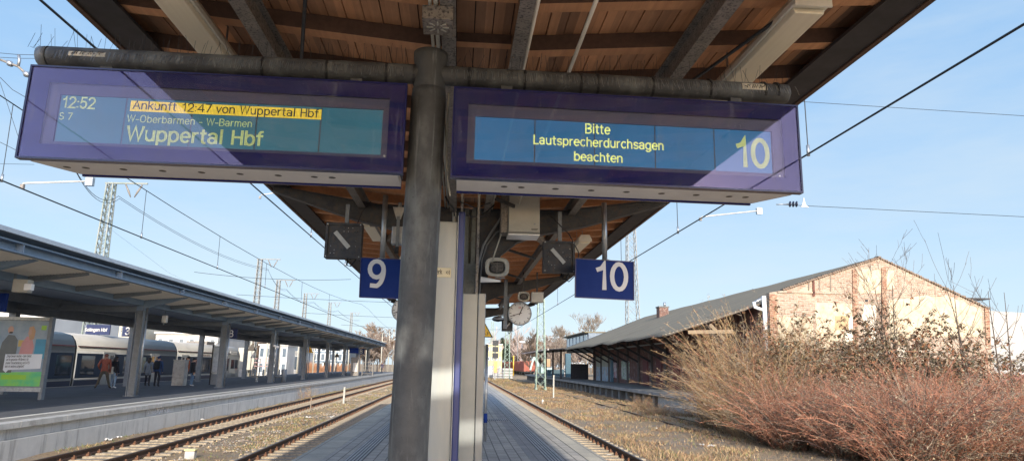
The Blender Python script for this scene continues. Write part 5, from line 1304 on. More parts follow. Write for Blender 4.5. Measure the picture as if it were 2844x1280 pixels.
# ================================================================== WAREHOUSE with its loading dock
def gable_mat():
    m, nt, b, new, Lk = node_mat('lime washed old brick')
    tcv = N_map(nt, (1, 1, 1))
    cx = new('ShaderNodeSeparateXYZ'); Lk(tcv, cx.inputs[0]); cb = new('ShaderNodeCombineXYZ')
    Lk(N_math(nt, 'ADD', cx.outputs[0], cx.outputs[1]), cb.inputs[0]); Lk(cx.outputs[2], cb.inputs[1])
    br = new('ShaderNodeTexBrick'); Lk(cb.outputs[0], br.inputs['Vector']); br.inputs['Scale'].default_value = 1.0
    br.inputs['Brick Width'].default_value = .34; br.inputs['Row Height'].default_value = .115; br.inputs['Mortar Size'].default_value = .012
    br.inputs['Color1'].default_value = (.28, .155, .10, 1); br.inputs['Color2'].default_value = (.40, .285, .205, 1); br.inputs['Mortar'].default_value = (.52, .45, .35, 1)
    n1 = N_noise(nt, N_map(nt, (.6, .6, 1.6)), 1.2, 6, 0.7); n2 = N_noise(nt, N_map(nt, (1.2, 1.2, 5)), 2.6, 6, 0.7); n3 = N_noise(nt, tcv, 9, 4, 0.7)
    c = N_mix(nt, N_range(nt, n2, 0.47, 0.60, 0, 0.75), br.outputs[0], (0.47, 0.42, 0.33))
    c = N_mix(nt, N_range(nt, n1, 0.55, 0.63, 0, 0.85), c, (0.51, 0.43, 0.31))
    c = N_mix(nt, N_range(nt, N_noise(nt, N_map(nt, (2, 2, .25)), 1.5, 5, .7), 0.60, 0.75, 0, 0.6), c, (0.28, 0.21, 0.13))
    c = N_mix(nt, 1.0, c, N_mix(nt, n3, (0.75, 0.75, 0.75), (1.1, 1.1, 1.1)), 'MULTIPLY')
    Lk(c, b.inputs['Base Color']); b.inputs['Roughness'].default_value = 0.95
    N_bump(nt, N_math(nt, 'SUBTRACT', n3, br.outputs['Fac']), 0.012, b)
    return m
GABLE = gable_mat()
PLASTER = mat('cream plaster', (0.55, 0.47, 0.335), (0.46, 0.38, 0.26), 1.3, 0.95, 0, 0.01, 14, c3=(0.34, 0.24, 0.14), s3=4, a3=0.5)
WHITEW = mat('whitewash', (0.70, 0.63, 0.51), (0.60, 0.52, 0.40), 2, 0.9, 0, 0.008, 14, c3=(0.38, 0.29, 0.19), s3=6, a3=0.5)
REDBR = mat('red brick band', (0.25, 0.12, 0.075), (0.38, 0.27, 0.18), 3, 0.95, 0, 0.01, 20, stretch=(1, 1, 6), lo=.45, hi=.55)
SIDEBR = mat('sooty brick wall', (0.17, 0.075, 0.06), (0.10, 0.055, 0.05), 2.5, 0.9, 0, 0.01, 24, c3=(0.24, 0.20, 0.18), s3=3, a3=0.6)
ROOFM = mat('weathered roofing felt', (0.21, 0.172, 0.112), (0.145, 0.118, 0.082), 0.8, 0.95, 0, 0.012, 12, stretch=(.35, 2.2, 1), c3=(0.20, 0.18, 0.11), s3=2.2, a3=0.6)
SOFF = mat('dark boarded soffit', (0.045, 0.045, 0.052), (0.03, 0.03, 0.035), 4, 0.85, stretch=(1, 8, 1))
GY = 34.0
wl = [AY(x, y, GY) for x, y in ((2137, 812), (2437, 716), (2740, 857))]
WX0, WXR, WX1 = wl[0].x, wl[1].x, wl[2].x
ZE0, ZR, ZE1 = wl[0].z, wl[1].z, wl[2].z
wh = empty('warehouse', 'old brick goods warehouse with a sunlit peeling gable and wide overhanging roof', 'warehouse', (WX0, GY, GZ))
WEND = 80.0
g_ = MB(); g_.prism([(WX0, GY, GZ-.3), (WX1, GY, GZ-.3), (WX1, GY, ZE1), (WXR+.35, GY, ZR-.05), (WXR, GY, ZR), (WXR-.3, GY, ZR-.04), (WX0+.75, GY, ZE0+.12), (WX0, GY, ZE0)], (0, .4, 0)); g_.build('gable_wall', GABLE, wh)
def gpx(px, py, d=0): p = AY(px, py, GY - .004 - d); return p
def gpatch(name, pts, m, d, th=None):
    P_ = [gpx(*q, d) for q in pts]
    return MB().prism(P_, (0, d+.003, 0)).build(name, m, wh)
def rough(pts, seed, amp=3.0, n=5):
    q = random.Random(seed); out = []
    for i in range(len(pts)):
        a, b = pts[i], pts[(i+1) % len(pts)]
        for k in range(n): f = k/n; out.append((a[0]+(b[0]-a[0])*f + q.uniform(-amp, amp), a[1]+(b[1]-a[1])*f + q.uniform(-amp, amp)))
    return out
gpatch('plaster_patch', rough([(2384,754),(2400,748),(2446,750),(2447,815),(2385,815)], 1), PLASTER, .012)
gpatch('plaster_patch', rough([(2160,880),(2258,880),(2258,1000),(2160,1000)], 2), PLASTER, .012)
gpatch('plaster_patch', rough([(2266,840),(2365,845),(2366,1000),(2266,1000)], 3), PLASTER, .010)
gpatch('plaster_patch', rough([(2468,836),(2560,822),(2640,822),(2725,862),(2728,935),(2468,940)], 4), PLASTER, .014)
gpatch('plaster_patch', rough([(2464,748),(2482,750),(2484,800),(2464,805)], 5), PLASTER, .010)
gpatch('whitewash_patch', rough([(2398,846),(2434,846),(2430,945),(2405,960),(2396,900)], 6), WHITEW, .018)
gpatch('whitewash_patch', rough([(2358,880),(2372,878),(2370,950),(2345,945)], 7), WHITEW, .020)
gpatch('whitewash_patch', rough([(2398,975),(2560,960),(2580,1060),(2400,1060)], 8), WHITEW, .018)
gpatch('brick_pilaster', [(2368,748),(2380,748),(2384,1040),(2372,1040)], REDBR, .06)
gpatch('brick_pilaster', [(2449,744),(2461,744),(2466,1040),(2453,1040)], REDBR, .06)
gpatch('brick_pilaster', [(2137,818),(2157,818),(2162,1040),(2141,1040)], REDBR, .06)
gpatch('brick_pilaster', [(2735,850),(2748,858),(2752,960),(2740,960)], REDBR, .06)
gpatch('string_course', [(2160,808),(2368,812),(2368,817),(2160,813)], GABLE, .05)
gpatch('rusted_bracket', [(2257,774),(2262,773),(2264,822),(2258,822)], mat('rusted iron', (0.16, 0.05, 0.03), (0.09, 0.035, 0.025), 9, .8), .05)
for x, y0, y1 in ((2245, 782, 806), (2275, 770, 806), (2306, 758, 808)): gpatch('timber_stud', [(x,y0),(x+3,y0),(x+3,y1),(x,y1)], W_OLD, .03)
gpatch('vent_opening', [(2403,831),(2411,831),(2411,838),(2403,838)], S_BLACK, .004)
gpatch('blocked_window', rough([(2320,877),(2357,877),(2357,915),(2320,915)], 9, 1.2), mat('ochre render', (0.46, 0.33, 0.18), (0.40, 0.28, 0.15), 4, .9), .024)
# verge tiles along the gable
vt = MB(); q = random.Random(4)
for k in range(46):
    f = k/45; x = WX0+.7 + (WXR-WX0-.7)*f; z = ZE0+.16 + (ZR-ZE0-.16)*f
    vt.box(x, x+.13, GY-.10-q.uniform(0,.05), GY+.2, z-.02, z+.05+q.uniform(0,.03))
for k in range(46):
    f = k/45; x = WXR + (WX1-WXR)*f; z = ZR + (ZE1-ZR)*f
    vt.box(x, x+.13, GY-.06-q.uniform(0,.05), GY+.3, z-.02, z+.05+q.uniform(0,.04))
vt.build('verge_tiles', mat('verge tile', (0.24, 0.17, 0.12), (0.16, 0.12, 0.09), 6, .9), wh)
# roof
ZW = ZR - .40*(WXR-WX0)                            # roof height over the wall
SL = (ZR - ZW)/(WXR - WX0)
XEV = 12.35
def eave_x(y): 
    if y < 40: return WX0 - .1 - (WX0 - .1 - XEV)*max(0, min(1, (y-34.9)/4.4))**.8
    return XEV + .06*math.sin(y*.9)
def grid_roof(fa, fb, ys_, nx, m, name, th=.10):
    b = MB(); nn = nx+1
    for y in ys_:
        xa, xb = fa(y), fb(y)
        for i in range(nn):
            x = xa + (xb-xa)*i/nx; d = abs(x-WXR)
            b.v.append((x, y, ZR + .02 - SL*d + .045*mnoise.noise((x*.5, y*.35, 2)) - (.10*max(0, d-6)/3*mnoise.noise((y*.25, 7, 1)))))
    n1 = len(b.v); b.v += [(x, y, z-th) for x, y, z in b.v]
    for j in range(len(ys_)-1):
        for i in range(nx):
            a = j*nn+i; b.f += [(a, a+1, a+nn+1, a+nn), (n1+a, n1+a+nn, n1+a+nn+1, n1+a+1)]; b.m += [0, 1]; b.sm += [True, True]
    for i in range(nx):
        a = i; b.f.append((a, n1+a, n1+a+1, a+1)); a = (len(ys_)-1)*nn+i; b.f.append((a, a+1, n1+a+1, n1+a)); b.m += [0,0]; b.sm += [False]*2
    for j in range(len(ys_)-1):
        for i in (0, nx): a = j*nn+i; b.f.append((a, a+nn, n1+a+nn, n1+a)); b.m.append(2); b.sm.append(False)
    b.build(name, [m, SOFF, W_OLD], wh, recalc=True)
ysr = [34.45 + .45*k for k in range(14)] + [41 + 1.5*k for k in range(27)]
grid_roof(lambda y: WXR, eave_x, ysr, 14, ROOFM, 'roof_slope')
grid_roof(lambda y: WXR, lambda y: WX1 + .5, ysr, 8, ROOFM, 'roof_slope')
for x in (WX0,): 
    s = MB().box(x, x+.35, GY+.402, WEND, .15, ZW-.05); s.build('side_wall', SIDEBR, wh)
MB().box(WX1-.35, WX1, GY+.402, WEND, GZ, ZE1-.4).build('side_wall', SIDEBR, wh)
MB().prism([(WX0, WEND, GZ), (WX1, WEND, GZ), (WX1, WEND, ZE1-.3), (WXR, WEND, ZR-.15), (WX0, WEND, ZW-.1)], (0, .3, 0)).build('end_wall', SIDEBR, wh)
for i in range(10):
    Y = 44.0 + 4.0*i
    MB().box(WX0-.16, WX0-.003, Y-.22, Y+.22, .155, ZW-.2).build('wall_pier', mat('grey stone pier', (0.12, 0.10, 0.095), (0.08, 0.07, 0.065), 3, .9), wh)
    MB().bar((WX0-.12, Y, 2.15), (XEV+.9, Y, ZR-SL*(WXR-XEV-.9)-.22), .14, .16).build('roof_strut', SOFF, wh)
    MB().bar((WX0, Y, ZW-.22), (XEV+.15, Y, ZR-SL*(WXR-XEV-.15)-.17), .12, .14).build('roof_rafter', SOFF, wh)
DRED = mat('dark red door', (0.15, 0.028, 0.03), (0.09, 0.022, 0.025), 2.5, .7, stretch=(1, 6, .4))
for i, Yd in enumerate((49.6, 54.0, 58.0, 46.0)):
    d = MB(); pts = [(WX0-.06, Yd-.75, .155), (WX0-.06, Yd+.75, .155), (WX0-.06, Yd+.75, 2.2)] + [(WX0-.06, Yd+.75*math.cos(a*.3142), 2.2+.45*math.sin(a*.3142)) for a in range(1, 10)] + [(WX0-.06, Yd-.75, 2.2)]
    d.prism(pts, (.055, 0, 0)).build('door', DRED, wh)
def spray(name, Y0, Y1, z0, z1, cols, seed, n):
    q = random.Random(seed)
    for ci, c in enumerate(cols):
        b = MB()
        for k in range(n):
            y = Y0 + (Y1-Y0)*(k+.5)/n; pts = []
            for j in range(9): pts.append((WX0-.012-.004*ci, y + q.uniform(-.5, .5)*(Y1-Y0)/n*1.6, z0 + (z1-z0)*(.5+.5*math.sin(j*.9+k+ci)) ))
            b.tube(pts, .045-.012*ci, 4, smooth=False)
        b.build(name, mat('spray paint %s' % c[0], c[1], rough=.6), wh)
spray('graffiti', 63.6, 66.6, .5, 2.3, (('pale green', (0.30, 0.40, 0.30)), ('white', (0.55, 0.55, 0.55)), ('violet', (0.16, 0.12, 0.2))), 1, 9)
spray('graffiti', 68.2, 70.0, .6, 2.2, (('grey white', (0.45, 0.44, 0.45)), ('pink', (0.35, 0.18, 0.2))), 2, 5)
MB().box(WX0-.05, WX0-.003, 71.5, 79.0, .16, 1.7).build('painted_panel', mat('light blue painted wall', (0.32, 0.45, 0.56), (0.48, 0.50, 0.50), 1.4, .8, lo=.4, hi=.6, c3=(0.30, 0.14, 0.13), s3=2.5, a3=.7), wh)
MB().box(WX0-.05, WX0-.003, 71.5, 79.0, 1.702, 2.9).build('painted_panel', mat('dusty cream wall', (0.42, 0.42, 0.34), (0.34, 0.34, 0.28), 1.2, .9), wh)
MB().box(WX0-.09, WX0-.003, 70.3, 71.4, .16, 2.7).build('blue_door', mat('teal door', (0.04, 0.12, 0.17), (0.03, 0.09, 0.13), 2, .6), wh)
# gutter remains, downpipe and torn eave timbers
MB().tube([AY(2121, 822, 33.9), AY(2124, 870, 33.9), AY(2128, 985, 33.9)], .11, 10).build('downpipe', P_WHITE, wh)
MB().tube([AY(2094, 838, 33.9), AY(2096, 852, 33.9), AY(2120, 862, 33.9)], .09, 10).build('gutter_outlet', P_WHITE, wh)
MB().tube([AY(2092, 842, 33.95), AY(2120, 826, 33.95)], .08, 8).build('gutter', S_GALV, wh)
W_PALE = mat('bare pale timber', (0.34, 0.25, 0.155), (0.28, 0.20, 0.12), 5, .8, stretch=(1, 8, 8))
MB().bar(AY(1912, 922, 36.5), AY(2036, 920, 35.2), .14, .20).build('broken_beam', W_PALE, wh)
MB().bar(AY(1972, 901, 36.0), AY(2012, 942, 35.4), .12, .14).build('broken_beam', W_PALE, wh)
q = random.Random(8); jb_ = MB()
for k in range(20):
    y = 35.3 + 4.2*k/19; x = eave_x(y); z = ZR - SL*(WXR-x)
    jb_.bar((x-.02, y, z), (x-.03, y+.24, z-.02), q.uniform(.05,.16), .03)
jb_.build('torn_edge_boards', mat('pale torn board', (0.52, 0.46, 0.34), (0.40, 0.34, 0.25), 6, .9), wh)
MB().tube([(WX0-1.5, 47, 3.45), (WX0-1.45, 66, 3.40), (WX0-1.4, 67, 3.7)], .07, 8).build('old_pipe', S_GALV, wh)
c = MB(); q = AY(1841, 872, 64.0); c.box(q.x-.45, q.x+.45, 63.6, 64.6, ZR-1.4, q.z+.62); ch = c.build('chimney', mat('chimney brick', (0.19, 0.10, 0.075), (0.12, 0.07, 0.055), 6, .9, c3=(0.4, 0.32, 0.26), s3=9), wh)
MB().box(q.x-.52, q.x+.52, 63.53, 64.67, q.z+.622, q.z+.74).build('cap', CONC_D, ch); MB().tube([(q.x+.2, 64, q.z+.74), (q.x+.2, 64, q.z+1.15)], .12, 10).build('flue', S_GALV, ch)
# clerestory at the far end and the flat dock roof beyond
a = MB(); a.box(15.7, 21.6, 80.4, 97, 3.6, 5.7); a.build('clerestory', mat('blue grey boarding', (0.22, 0.26, 0.30), (0.16, 0.19, 0.22), 3, .8), wh)
MB().box(15.2, 22.0, 80.35, 97.4, 5.702, 5.85).build('clerestory_roof', ROOFM, wh)
for k in range(6): MB().box(15.6 , 15.698, 81+2.6*k, 82.9+2.6*k, 4.4, 5.5).build('clerestory_window', mat('dull pane', (0.35, 0.42, 0.48), rough=.2), wh)
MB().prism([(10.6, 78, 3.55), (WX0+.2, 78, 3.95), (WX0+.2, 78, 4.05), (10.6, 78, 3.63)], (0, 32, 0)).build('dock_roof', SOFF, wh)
MB().box(10.4, 10.55, 78, 110, 3.5, 3.68).build('roof_edge', mat('rusty white sheet', (0.55, 0.50, 0.46), (0.34, 0.16, 0.11), 1.1, .7), wh)
for Y in (82, 89, 96, 103): MB().box(12.5, 12.7, Y, Y+.2, .155, 3.7).build('roof_post', SOFF, wh)
MB().box(WX0-2.2, WX0-.003, 84, 84.2, .155, 2.0).build('boarded_partition', SOFF, wh)

# loading dock
dk = empty('loading_dock', 'long dark concrete loading dock on piers in front of the warehouse', 'loading dock', (12.7, 40, GZ))
MB().box(12.62, WX0-.004, 36.5, 125, -.10, .15).build('dock_slab', CONC_D, dk)
MB().box(12.50, 12.615, 36.5, 125, -.05, .152).build('dock_edge', mat('worn dock edge', (0.30, 0.29, 0.27), (0.18, 0.17, 0.16), 1.2, .8), dk)
MB().box(12.72, 13.1, 36.6, 42.5, GZ-.2, -.10).build('end_block', CONC, dk)
MB().box(13.6, 13.9, 42.5, 125, GZ-.2, -.11).build('back_wall', SIDEBR, dk)
y = 43.4
while y < 124:
    MB().box(12.75, 13.6, y, y+.55, GZ-.2, -.102).build('pier', CONC_D, dk); y += 2.35

# building and wall at the far right
q0, q1 = AY(2752, 838, 72), AY(2752, 838, 72)
wb = empty('white_hall', 'white modern hall behind the bare trees at the right edge', 'building', (62, 72, GZ))
MB().prism([(55.4, 72, GZ), (90, 72, GZ), (90, 72, 7.9), (62, 72, 8.6), (55.4, 72, 9.0)], (0, 40, 0)).build('wall', mat('white render', (0.38, 0.37, 0.345), (0.34, 0.33, 0.305), .6, .8), wb)
MB().box(56.8, 58.8, 71.5, 74, 8.6, 9.9).build('roof_unit', S_DARK, wb); MB().box(56.5, 60.4, 71.4, 74.1, 9.9, 10.05).build('unit_cap', S_DARK, wb)
for k in range(4): MB().box(57+7*k, 60+7*k, 71.95, 71.998, 1.2, 2.6).build('window', T_GLASS, wb)
bw = MB().box(40, 75, 52, 52.4, GZ-.2, 1.6).thing('brick_wall', mat('dull red brick wall', (0.22, 0.09, 0.07), (0.15, 0.07, 0.055), 1.5, .9), 'low dull red brick wall below the white hall at the right edge', 'wall', (57, 52, GZ))

# ================================================================== PLANTS
def limb(mb, p, d, length, r, depth, q, m=0, up=.12, wob=.16, kidn=(3, 5), shrink=.62, sides=(6, 5, 4, 3, 3), minr=.006, rr=.55):
    """a tapering limb with recursive side branches"""
    n = max(2, min(6, int(length/.5)+1)); pts = [p.copy()]; dd = d.copy()
    for i in range(n):
        dd = (dd + Vector((q.uniform(-wob, wob), q.uniform(-wob, wob), q.uniform(-wob, wob) + up))).normalized()
        pts.append(pts[-1] + dd*length/n)
    rs = [max(minr, r*(1-.62*i/n)) for i in range(n+1)]
    lv = min(len(sides)-1, 5-depth if depth <= 5 else 0)
    mb.tube(pts, rs, sides[lv] if r > .02 else 3, m, cap=False, smooth=r > .02)
    if depth <= 0: return
    for k in range(q.randint(*kidn)):
        f = q.uniform(.28, 1.0); i = min(n-1, int(f*n)); b = pts[i].lerp(pts[i+1], f*n-i)
        ax = Vector((q.uniform(-1, 1), q.uniform(-1, 1), q.uniform(-.25, .6)))
        nd = (dd*.75 + ax*.75).normalized()
        limb(mb, b, nd, length*q.uniform(shrink-.14, shrink+.1), max(minr, rs[i]*rr), depth-1, q, m, up, wob, kidn, shrink, sides, minr, rr)
BARK = mat('grey brown bark', (0.115, 0.085, 0.062), (0.07, 0.052, 0.04), 6, .9)
BARK2 = mat('pale twig bark', (0.30, 0.25, 0.20), (0.22, 0.18, 0.14), 6, .9)
def bare_tree(x, y, h, seed, label, stems=1, m=None, z=GZ, group='bare trees', minr=.006, depth=4, kidn=(3,5), up=.12, lean=.12, r0=None):
    q = random.Random(seed); r = empty('bare_tree', label, 'tree', (x, y, z), group)
    t = MB(); c = MB()
    for s in range(stems):
        d = Vector((q.uniform(-lean, lean), q.uniform(-lean, lean), 1)).normalized(); p = Vector((x + q.uniform(-.2, .2)*(stems > 1), y + q.uniform(-.2, .2)*(stems > 1), z))
        rad = r0 or h*.0062
        n = 6; pts = [p]; dd = d
        for i in range(n): dd = (dd + Vector((q.uniform(-.06,.06), q.uniform(-.06,.06), .05))).normalized(); pts.append(pts[-1] + dd*h*.8/n)
        rs = [rad*(1-.8*i/n) for i in range(n+1)]; t.tube(pts, rs, 8, cap=False)
        for k in range(14 if stems == 1 else 9):
            f = q.uniform(.25, 1.0); i = min(n-1, int(f*n)); b = pts[i].lerp(pts[i+1], f*n-i); a = q.uniform(0, 6.28)
            limb(c, b, (Vector((math.cos(a), math.sin(a), q.uniform(.5, 1.3)))).normalized(), h*q.uniform(.14, .30), max(minr, rs[i]*.5), depth-1, q, 0, up, .14, kidn, .62, minr=minr)
    t.build('trunk', m or BARK, r, recalc=False); c.build('branches', m or BARK, r, recalc=False)
    return r
bare_tree(18.3, 27.5, 7.6, 11, 'bare multi stemmed sapling standing in front of the sunlit gable', 3, group='bare saplings by the warehouse', kidn=(2,4), depth=3)
bare_tree(19.9, 25.0, 7.4, 12, 'tall bare sapling with upright stems right of the gable', 2, group='bare saplings by the warehouse', kidn=(1,2), depth=2)
bare_tree(21.9, 25.6, 7.2, 13, 'bare sapling cut by the right edge of the picture', 2, group='bare saplings by the warehouse', kidn=(1,2), depth=2)

G_STEM = mat('golden dry stem', (0.46, 0.325, 0.155), (0.32, 0.205, 0.105), 3, .8); R_STEM = mat('red brown stem', (0.41, 0.185, 0.105), (0.25, 0.105, 0.065), 2, .8)
B_STEM = mat('grey brown stem', (0.36, 0.285, 0.20), (0.24, 0.185, 0.13), 3, .85); D_STEM = mat('dark stem', (0.10, 0.065, 0.05), (0.06, 0.042, 0.035), 3, .85); L_DARK = mat('dark dry leaf', (0.095, 0.10, 0.05), (0.15, 0.085, 0.05), 5, .7); L_SEED = mat('rusty seed head', (0.33, 0.15, 0.06), (0.22, 0.09, 0.045), 4, .8)
L_PALE = mat('pale dead leaf', (0.30, 0.27, 0.17), (0.36, 0.24, 0.13), 5, .8)
def shrub(kind, seed, h, spread, n, label, group):
    q = random.Random(seed); st = MB(); lf = MB()
    r = empty('shrub', label, 'shrub', (0, 0, 0), group)
    U_ = q.uniform
    for k in range(n):
        a = U_(0, 2*math.pi); rd = spread*.5*math.sqrt(q.random()); p = Vector((math.cos(a)*rd, math.sin(a)*rd, -.1))
        a2 = a + U_(-1.3, 1.3); out = U_(.05, .75 if kind in ('red', 'leafy') else .5)
        d = Vector((math.cos(a2)*out, math.sin(a2)*out, 1)).normalized(); L_ = h*(U_(.35, 1.0) if q.random() < .88 else U_(.9, 1.08))
        pts = [p]; m = 5; dd = d.copy(); bend = U_(.0, .16); wb = {'red': .30, 'leafy': .24, 'tall': .15, 'gold': .2}[kind]
        for i in range(m):
            dd = (dd + Vector((math.cos(a2)*bend + U_(-wb, wb), math.sin(a2)*bend + U_(-wb, wb), -.02 - .10*i*q.random()*(kind != 'gold')))).normalized(); pts.append(pts[-1] + dd*L_/m)
        r0 = U_(.0045, .009) if q.random() < .82 else U_(.010, .015); mi = 0 if q.random() < .62 else (1 if q.random() < .7 else 2)
        st.tube(pts, [r0*(1-.62*i/m) for i in range(m+1)], 3, mi, cap=False, smooth=False)
        for t in range(q.randint(12, 22)):
            f = U_(.15, 1.0); i = min(m-1, int(f*m)); b = pts[i].lerp(pts[i+1], f*m-i); a3 = U_(0, 6.28)
            e = b + (dd*U_(-.1, .6) + Vector((math.cos(a3), math.sin(a3), U_(-.5, .9)))*U_(.5, 1.0))*U_(.08, .34)
            mid = b.lerp(e, .5) + Vector((U_(-.04,.04), U_(-.04,.04), U_(-.01, .05)))
            st.tube([b, mid, e], [r0*.5, r0*.42, .0020], 3, mi, cap=False, smooth=False)
            nl = {'leafy': q.randint(4, 8) if f > .3 else 1, 'tall': (2 if f > .55 else int(q.random() < .25)), 'red': q.randint(0, 2), 'gold': 1}[kind]
            for j in range(nl):
                c = b.lerp(e, U_(.3, 1.1)); a4 = U_(0, 6.28); l = {'leafy': U_(.07, .16), 'tall': U_(.05, .12), 'red': U_(.03, .07), 'gold': U_(.04, .09)}[kind]; wd = l*(U_(.20, .36) if kind != 'tall' else .13)
                dv = Vector((math.cos(a4), math.sin(a4), U_(-1.4, .3) if kind != 'tall' else U_(-.2, 1.2))).normalized()*l; sv = Vector((-math.sin(a4), math.cos(a4), U_(-.6,.6))).normalized()*wd
                lf._add([c, c+dv*.5+sv, c+dv, c+dv*.5-sv], [(0,1,2,3)], {'leafy': q.choice((0, 0, 0, 1, 2)), 'tall': q.choice((1, 1, 2)), 'red': q.choice((0, 1, 2, 2)), 'gold': q.choice((0, 2))}[kind])
        if kind in ('tall', 'red') and q.random() < .42:          # evergreen bramble leaves low in the clump, dark to paint its shaded inside
            for j in range(26):
                f = U_(.03, .45); c = pts[0].lerp(pts[2], f*1.6) + Vector((U_(-.15,.15), U_(-.15,.15), 0)); a4 = U_(0, 6.28); l = U_(.05, .10)
                dv = Vector((math.cos(a4), math.sin(a4), U_(-.6, .4))).normalized()*l; sv = Vector((-math.sin(a4), math.cos(a4), U_(-.4,.4)))*l*.36
                lf._add([c, c+dv*.5+sv, c+dv, c+dv*.5-sv], [(0,1,2,3)], 0)
    sm_ = {'tall': [G_STEM, B_STEM, R_STEM], 'leafy': [B_STEM, R_STEM, D_STEM], 'red': [R_STEM, B_STEM, D_STEM], 'gold': [G_STEM, R_STEM, B_STEM]}[kind]
    st.build('stems', sm_, r, recalc=False)
    if lf.v: lf.build('leaves', [L_DARK, L_SEED, L_PALE], r, recalc=False)
    return r
protos = {}
def plant(kind, x, y, s, label, group, seed, h, spread, n, rot):
    key = (kind, seed)
    if key not in protos: r = shrub(kind, seed, h, spread, n, label, group); protos[key] = r; r.location = (x, y, GZ)
    else: r = copy_tree(protos[key], label=label, group=group); r.location = (x, y, GZ)
    r.scale = (s[0], s[0], s[1]); r.rotation_euler = (0, 0, rot); return r
q = random.Random(21)
for i, (x, y, sx, sz) in enumerate(((10.6, 28.8, 1.0, .80), (11.5, 30.0, 1.1, 1.05), (12.6, 29.4, 1.1, 1.15), (10.3, 26.6, .9, .62), (11.5, 27.4, 1.05, .88), (13.2, 31.0, 1.1, 1.22), (13.4, 28.4, 1.0, .98), (10.0, 24.6, .8, .48), (11.0, 25.2, .9, .62), (12.4, 26.4, 1.0, .82), (14.4, 30.0, 1.1, 1.05))):
    plant('tall', x+.75, y, (sx, sz*1.16), 'tall golden leafless shrub with upright wispy stems left of the gable', 'golden shrubs of the thicket', i % 2, 4.5, 1.6, 170, q.uniform(0, 6.28))
for i, (x, y, sx, sz) in enumerate(((14.6, 28.6, 1.0, .95), (15.9, 28.0, 1.1, 1.0), (17.2, 28.8, 1.0, .92), (18.6, 27.6, 1.0, 1.0), (20.0, 28.4, 1.1, 1.08), (21.4, 28.0, 1.0, .86), (22.8, 28.6, 1.0, .70), (15.0, 26.4, .9, .80), (16.6, 26.2, .9, .78), (24.2, 28.4, 1.0, .64))):
    plant('leafy', x, y, (sx*1.1, sz*1.42), 'shrub with dark drooping leaves growing against the sunlit gable', 'leafy shrubs of the thicket', 10 + i % 2, 4.2, 1.8, 120, q.uniform(0, 6.28))
for i in range(34):
    if i < 9: x, y = 10.9 + 1.15*i + q.uniform(-.3,.3), 24.0 - (.0 if i else 1.0) + q.uniform(-.5, .5)
    elif i < 18: x, y = 10.9 + 1.0*(i-9) + q.uniform(-.3,.3), 21.4 + q.uniform(-.5, .5)
    elif i < 27: x, y = 11.3 + .85*(i-18) + q.uniform(-.3,.3), 19.2 + q.uniform(-.4, .4)
    else: x, y = 11.8 + .8*(i-27) + q.uniform(-.2,.2), 17.3 + q.uniform(-.3, .3)
    plant('red', x, y, (q.uniform(.9, 1.2), q.uniform(.78, 1.18)), 'dense red brown leafless bramble bush in the thicket at lower right', 'red brown bushes of the thicket', 20 + i % 3, 2.95, 1.5, 215, q.uniform(0, 6.28))
for i, (x, y) in enumerate(((10.6, 36.2), (11.4, 37.6), (11.9, 35.2), (10.9, 40.0), (11.8, 42.5))):
    plant('gold', x, y, (q.uniform(.5, .7), q.uniform(.28, .42)), 'small pale weed clump beside the end of the loading dock', 'weeds by the dock', 30, 2.4, 1.2, 90, q.uniform(0, 6.28))
for i, (x, y) in enumerate(((-10.3, 47.5), (-10.2, 49.5))):
    plant('gold', x, y, (.5, .5), 'thin dry weed against the concrete platform wall', 'weeds at the platform wall', 31, 2.6, .9, 26, q.uniform(0, 6.28))

# dry grass, leaf litter and small stones: nobody could count them
GR = [mat('straw blade', (0.46, 0.335, 0.18), (0.34, 0.23, 0.12), 1, .9), mat('brown blade', (0.30, 0.18, 0.10), (0.20, 0.12, 0.065), 1, .9), mat('green blade', (0.13, 0.16, 0.045), (0.19, 0.19, 0.07), 1, .9)]
def scatter_grass(name, regions, seed):
    q = random.Random(seed); b = MB()
    for (x0, x1, y0, y1, n, hmax, gprob) in regions:
        for k in range(n):
            y = y0 + (y1-y0)*q.random()**1.5; x = q.uniform(x0, x1)
            dens = mnoise.noise((x*.45, y*.35, 5.0))
            if dens < .02 and q.random() < .82: continue
            z = GZ + relief(x, y) - .01; h = hmax*q.uniform(.3, 1.0)*(1.0 + dens); a = q.uniform(0, 6.28); wd = q.uniform(.006, .014)*(1 + y/60)
            lx, ly = q.gauss(0, .6)*h, q.gauss(0, .6)*h; m = 2 if q.random() < gprob else (0 if q.random() < .45 else 1)
            dx, dy = math.cos(a)*wd, math.sin(a)*wd
            b._add([(x-dx, y-dy, z), (x+dx, y+dy, z), (x+lx, y+ly, z+h)], [(0,1,2)], m)
    o = b.build(name, GR, recalc=False); tag(o, 'short dry grass and weeds growing between the tracks', 'grass', kind='stuff'); return o
scatter_grass('dry_grass', [(5.3, 12.4, 11, 80, 60000, .16, .10), (-7.75, -5.3, 14, 80, 20000, .10, .38), (-10.6, -9.7, 15, 80, 7000, .12, .5), (-9.3, -8.1, 15, 70, 9000, .05, .35), (-5.0, -3.7, 14, 60, 7000, .04, .3), (5.3, 10, 80, 140, 9000, .3, .2), (3.3, 4.6, 12, 60, 6000, .04, .3)], 3)
q = random.Random(9); b = MB()
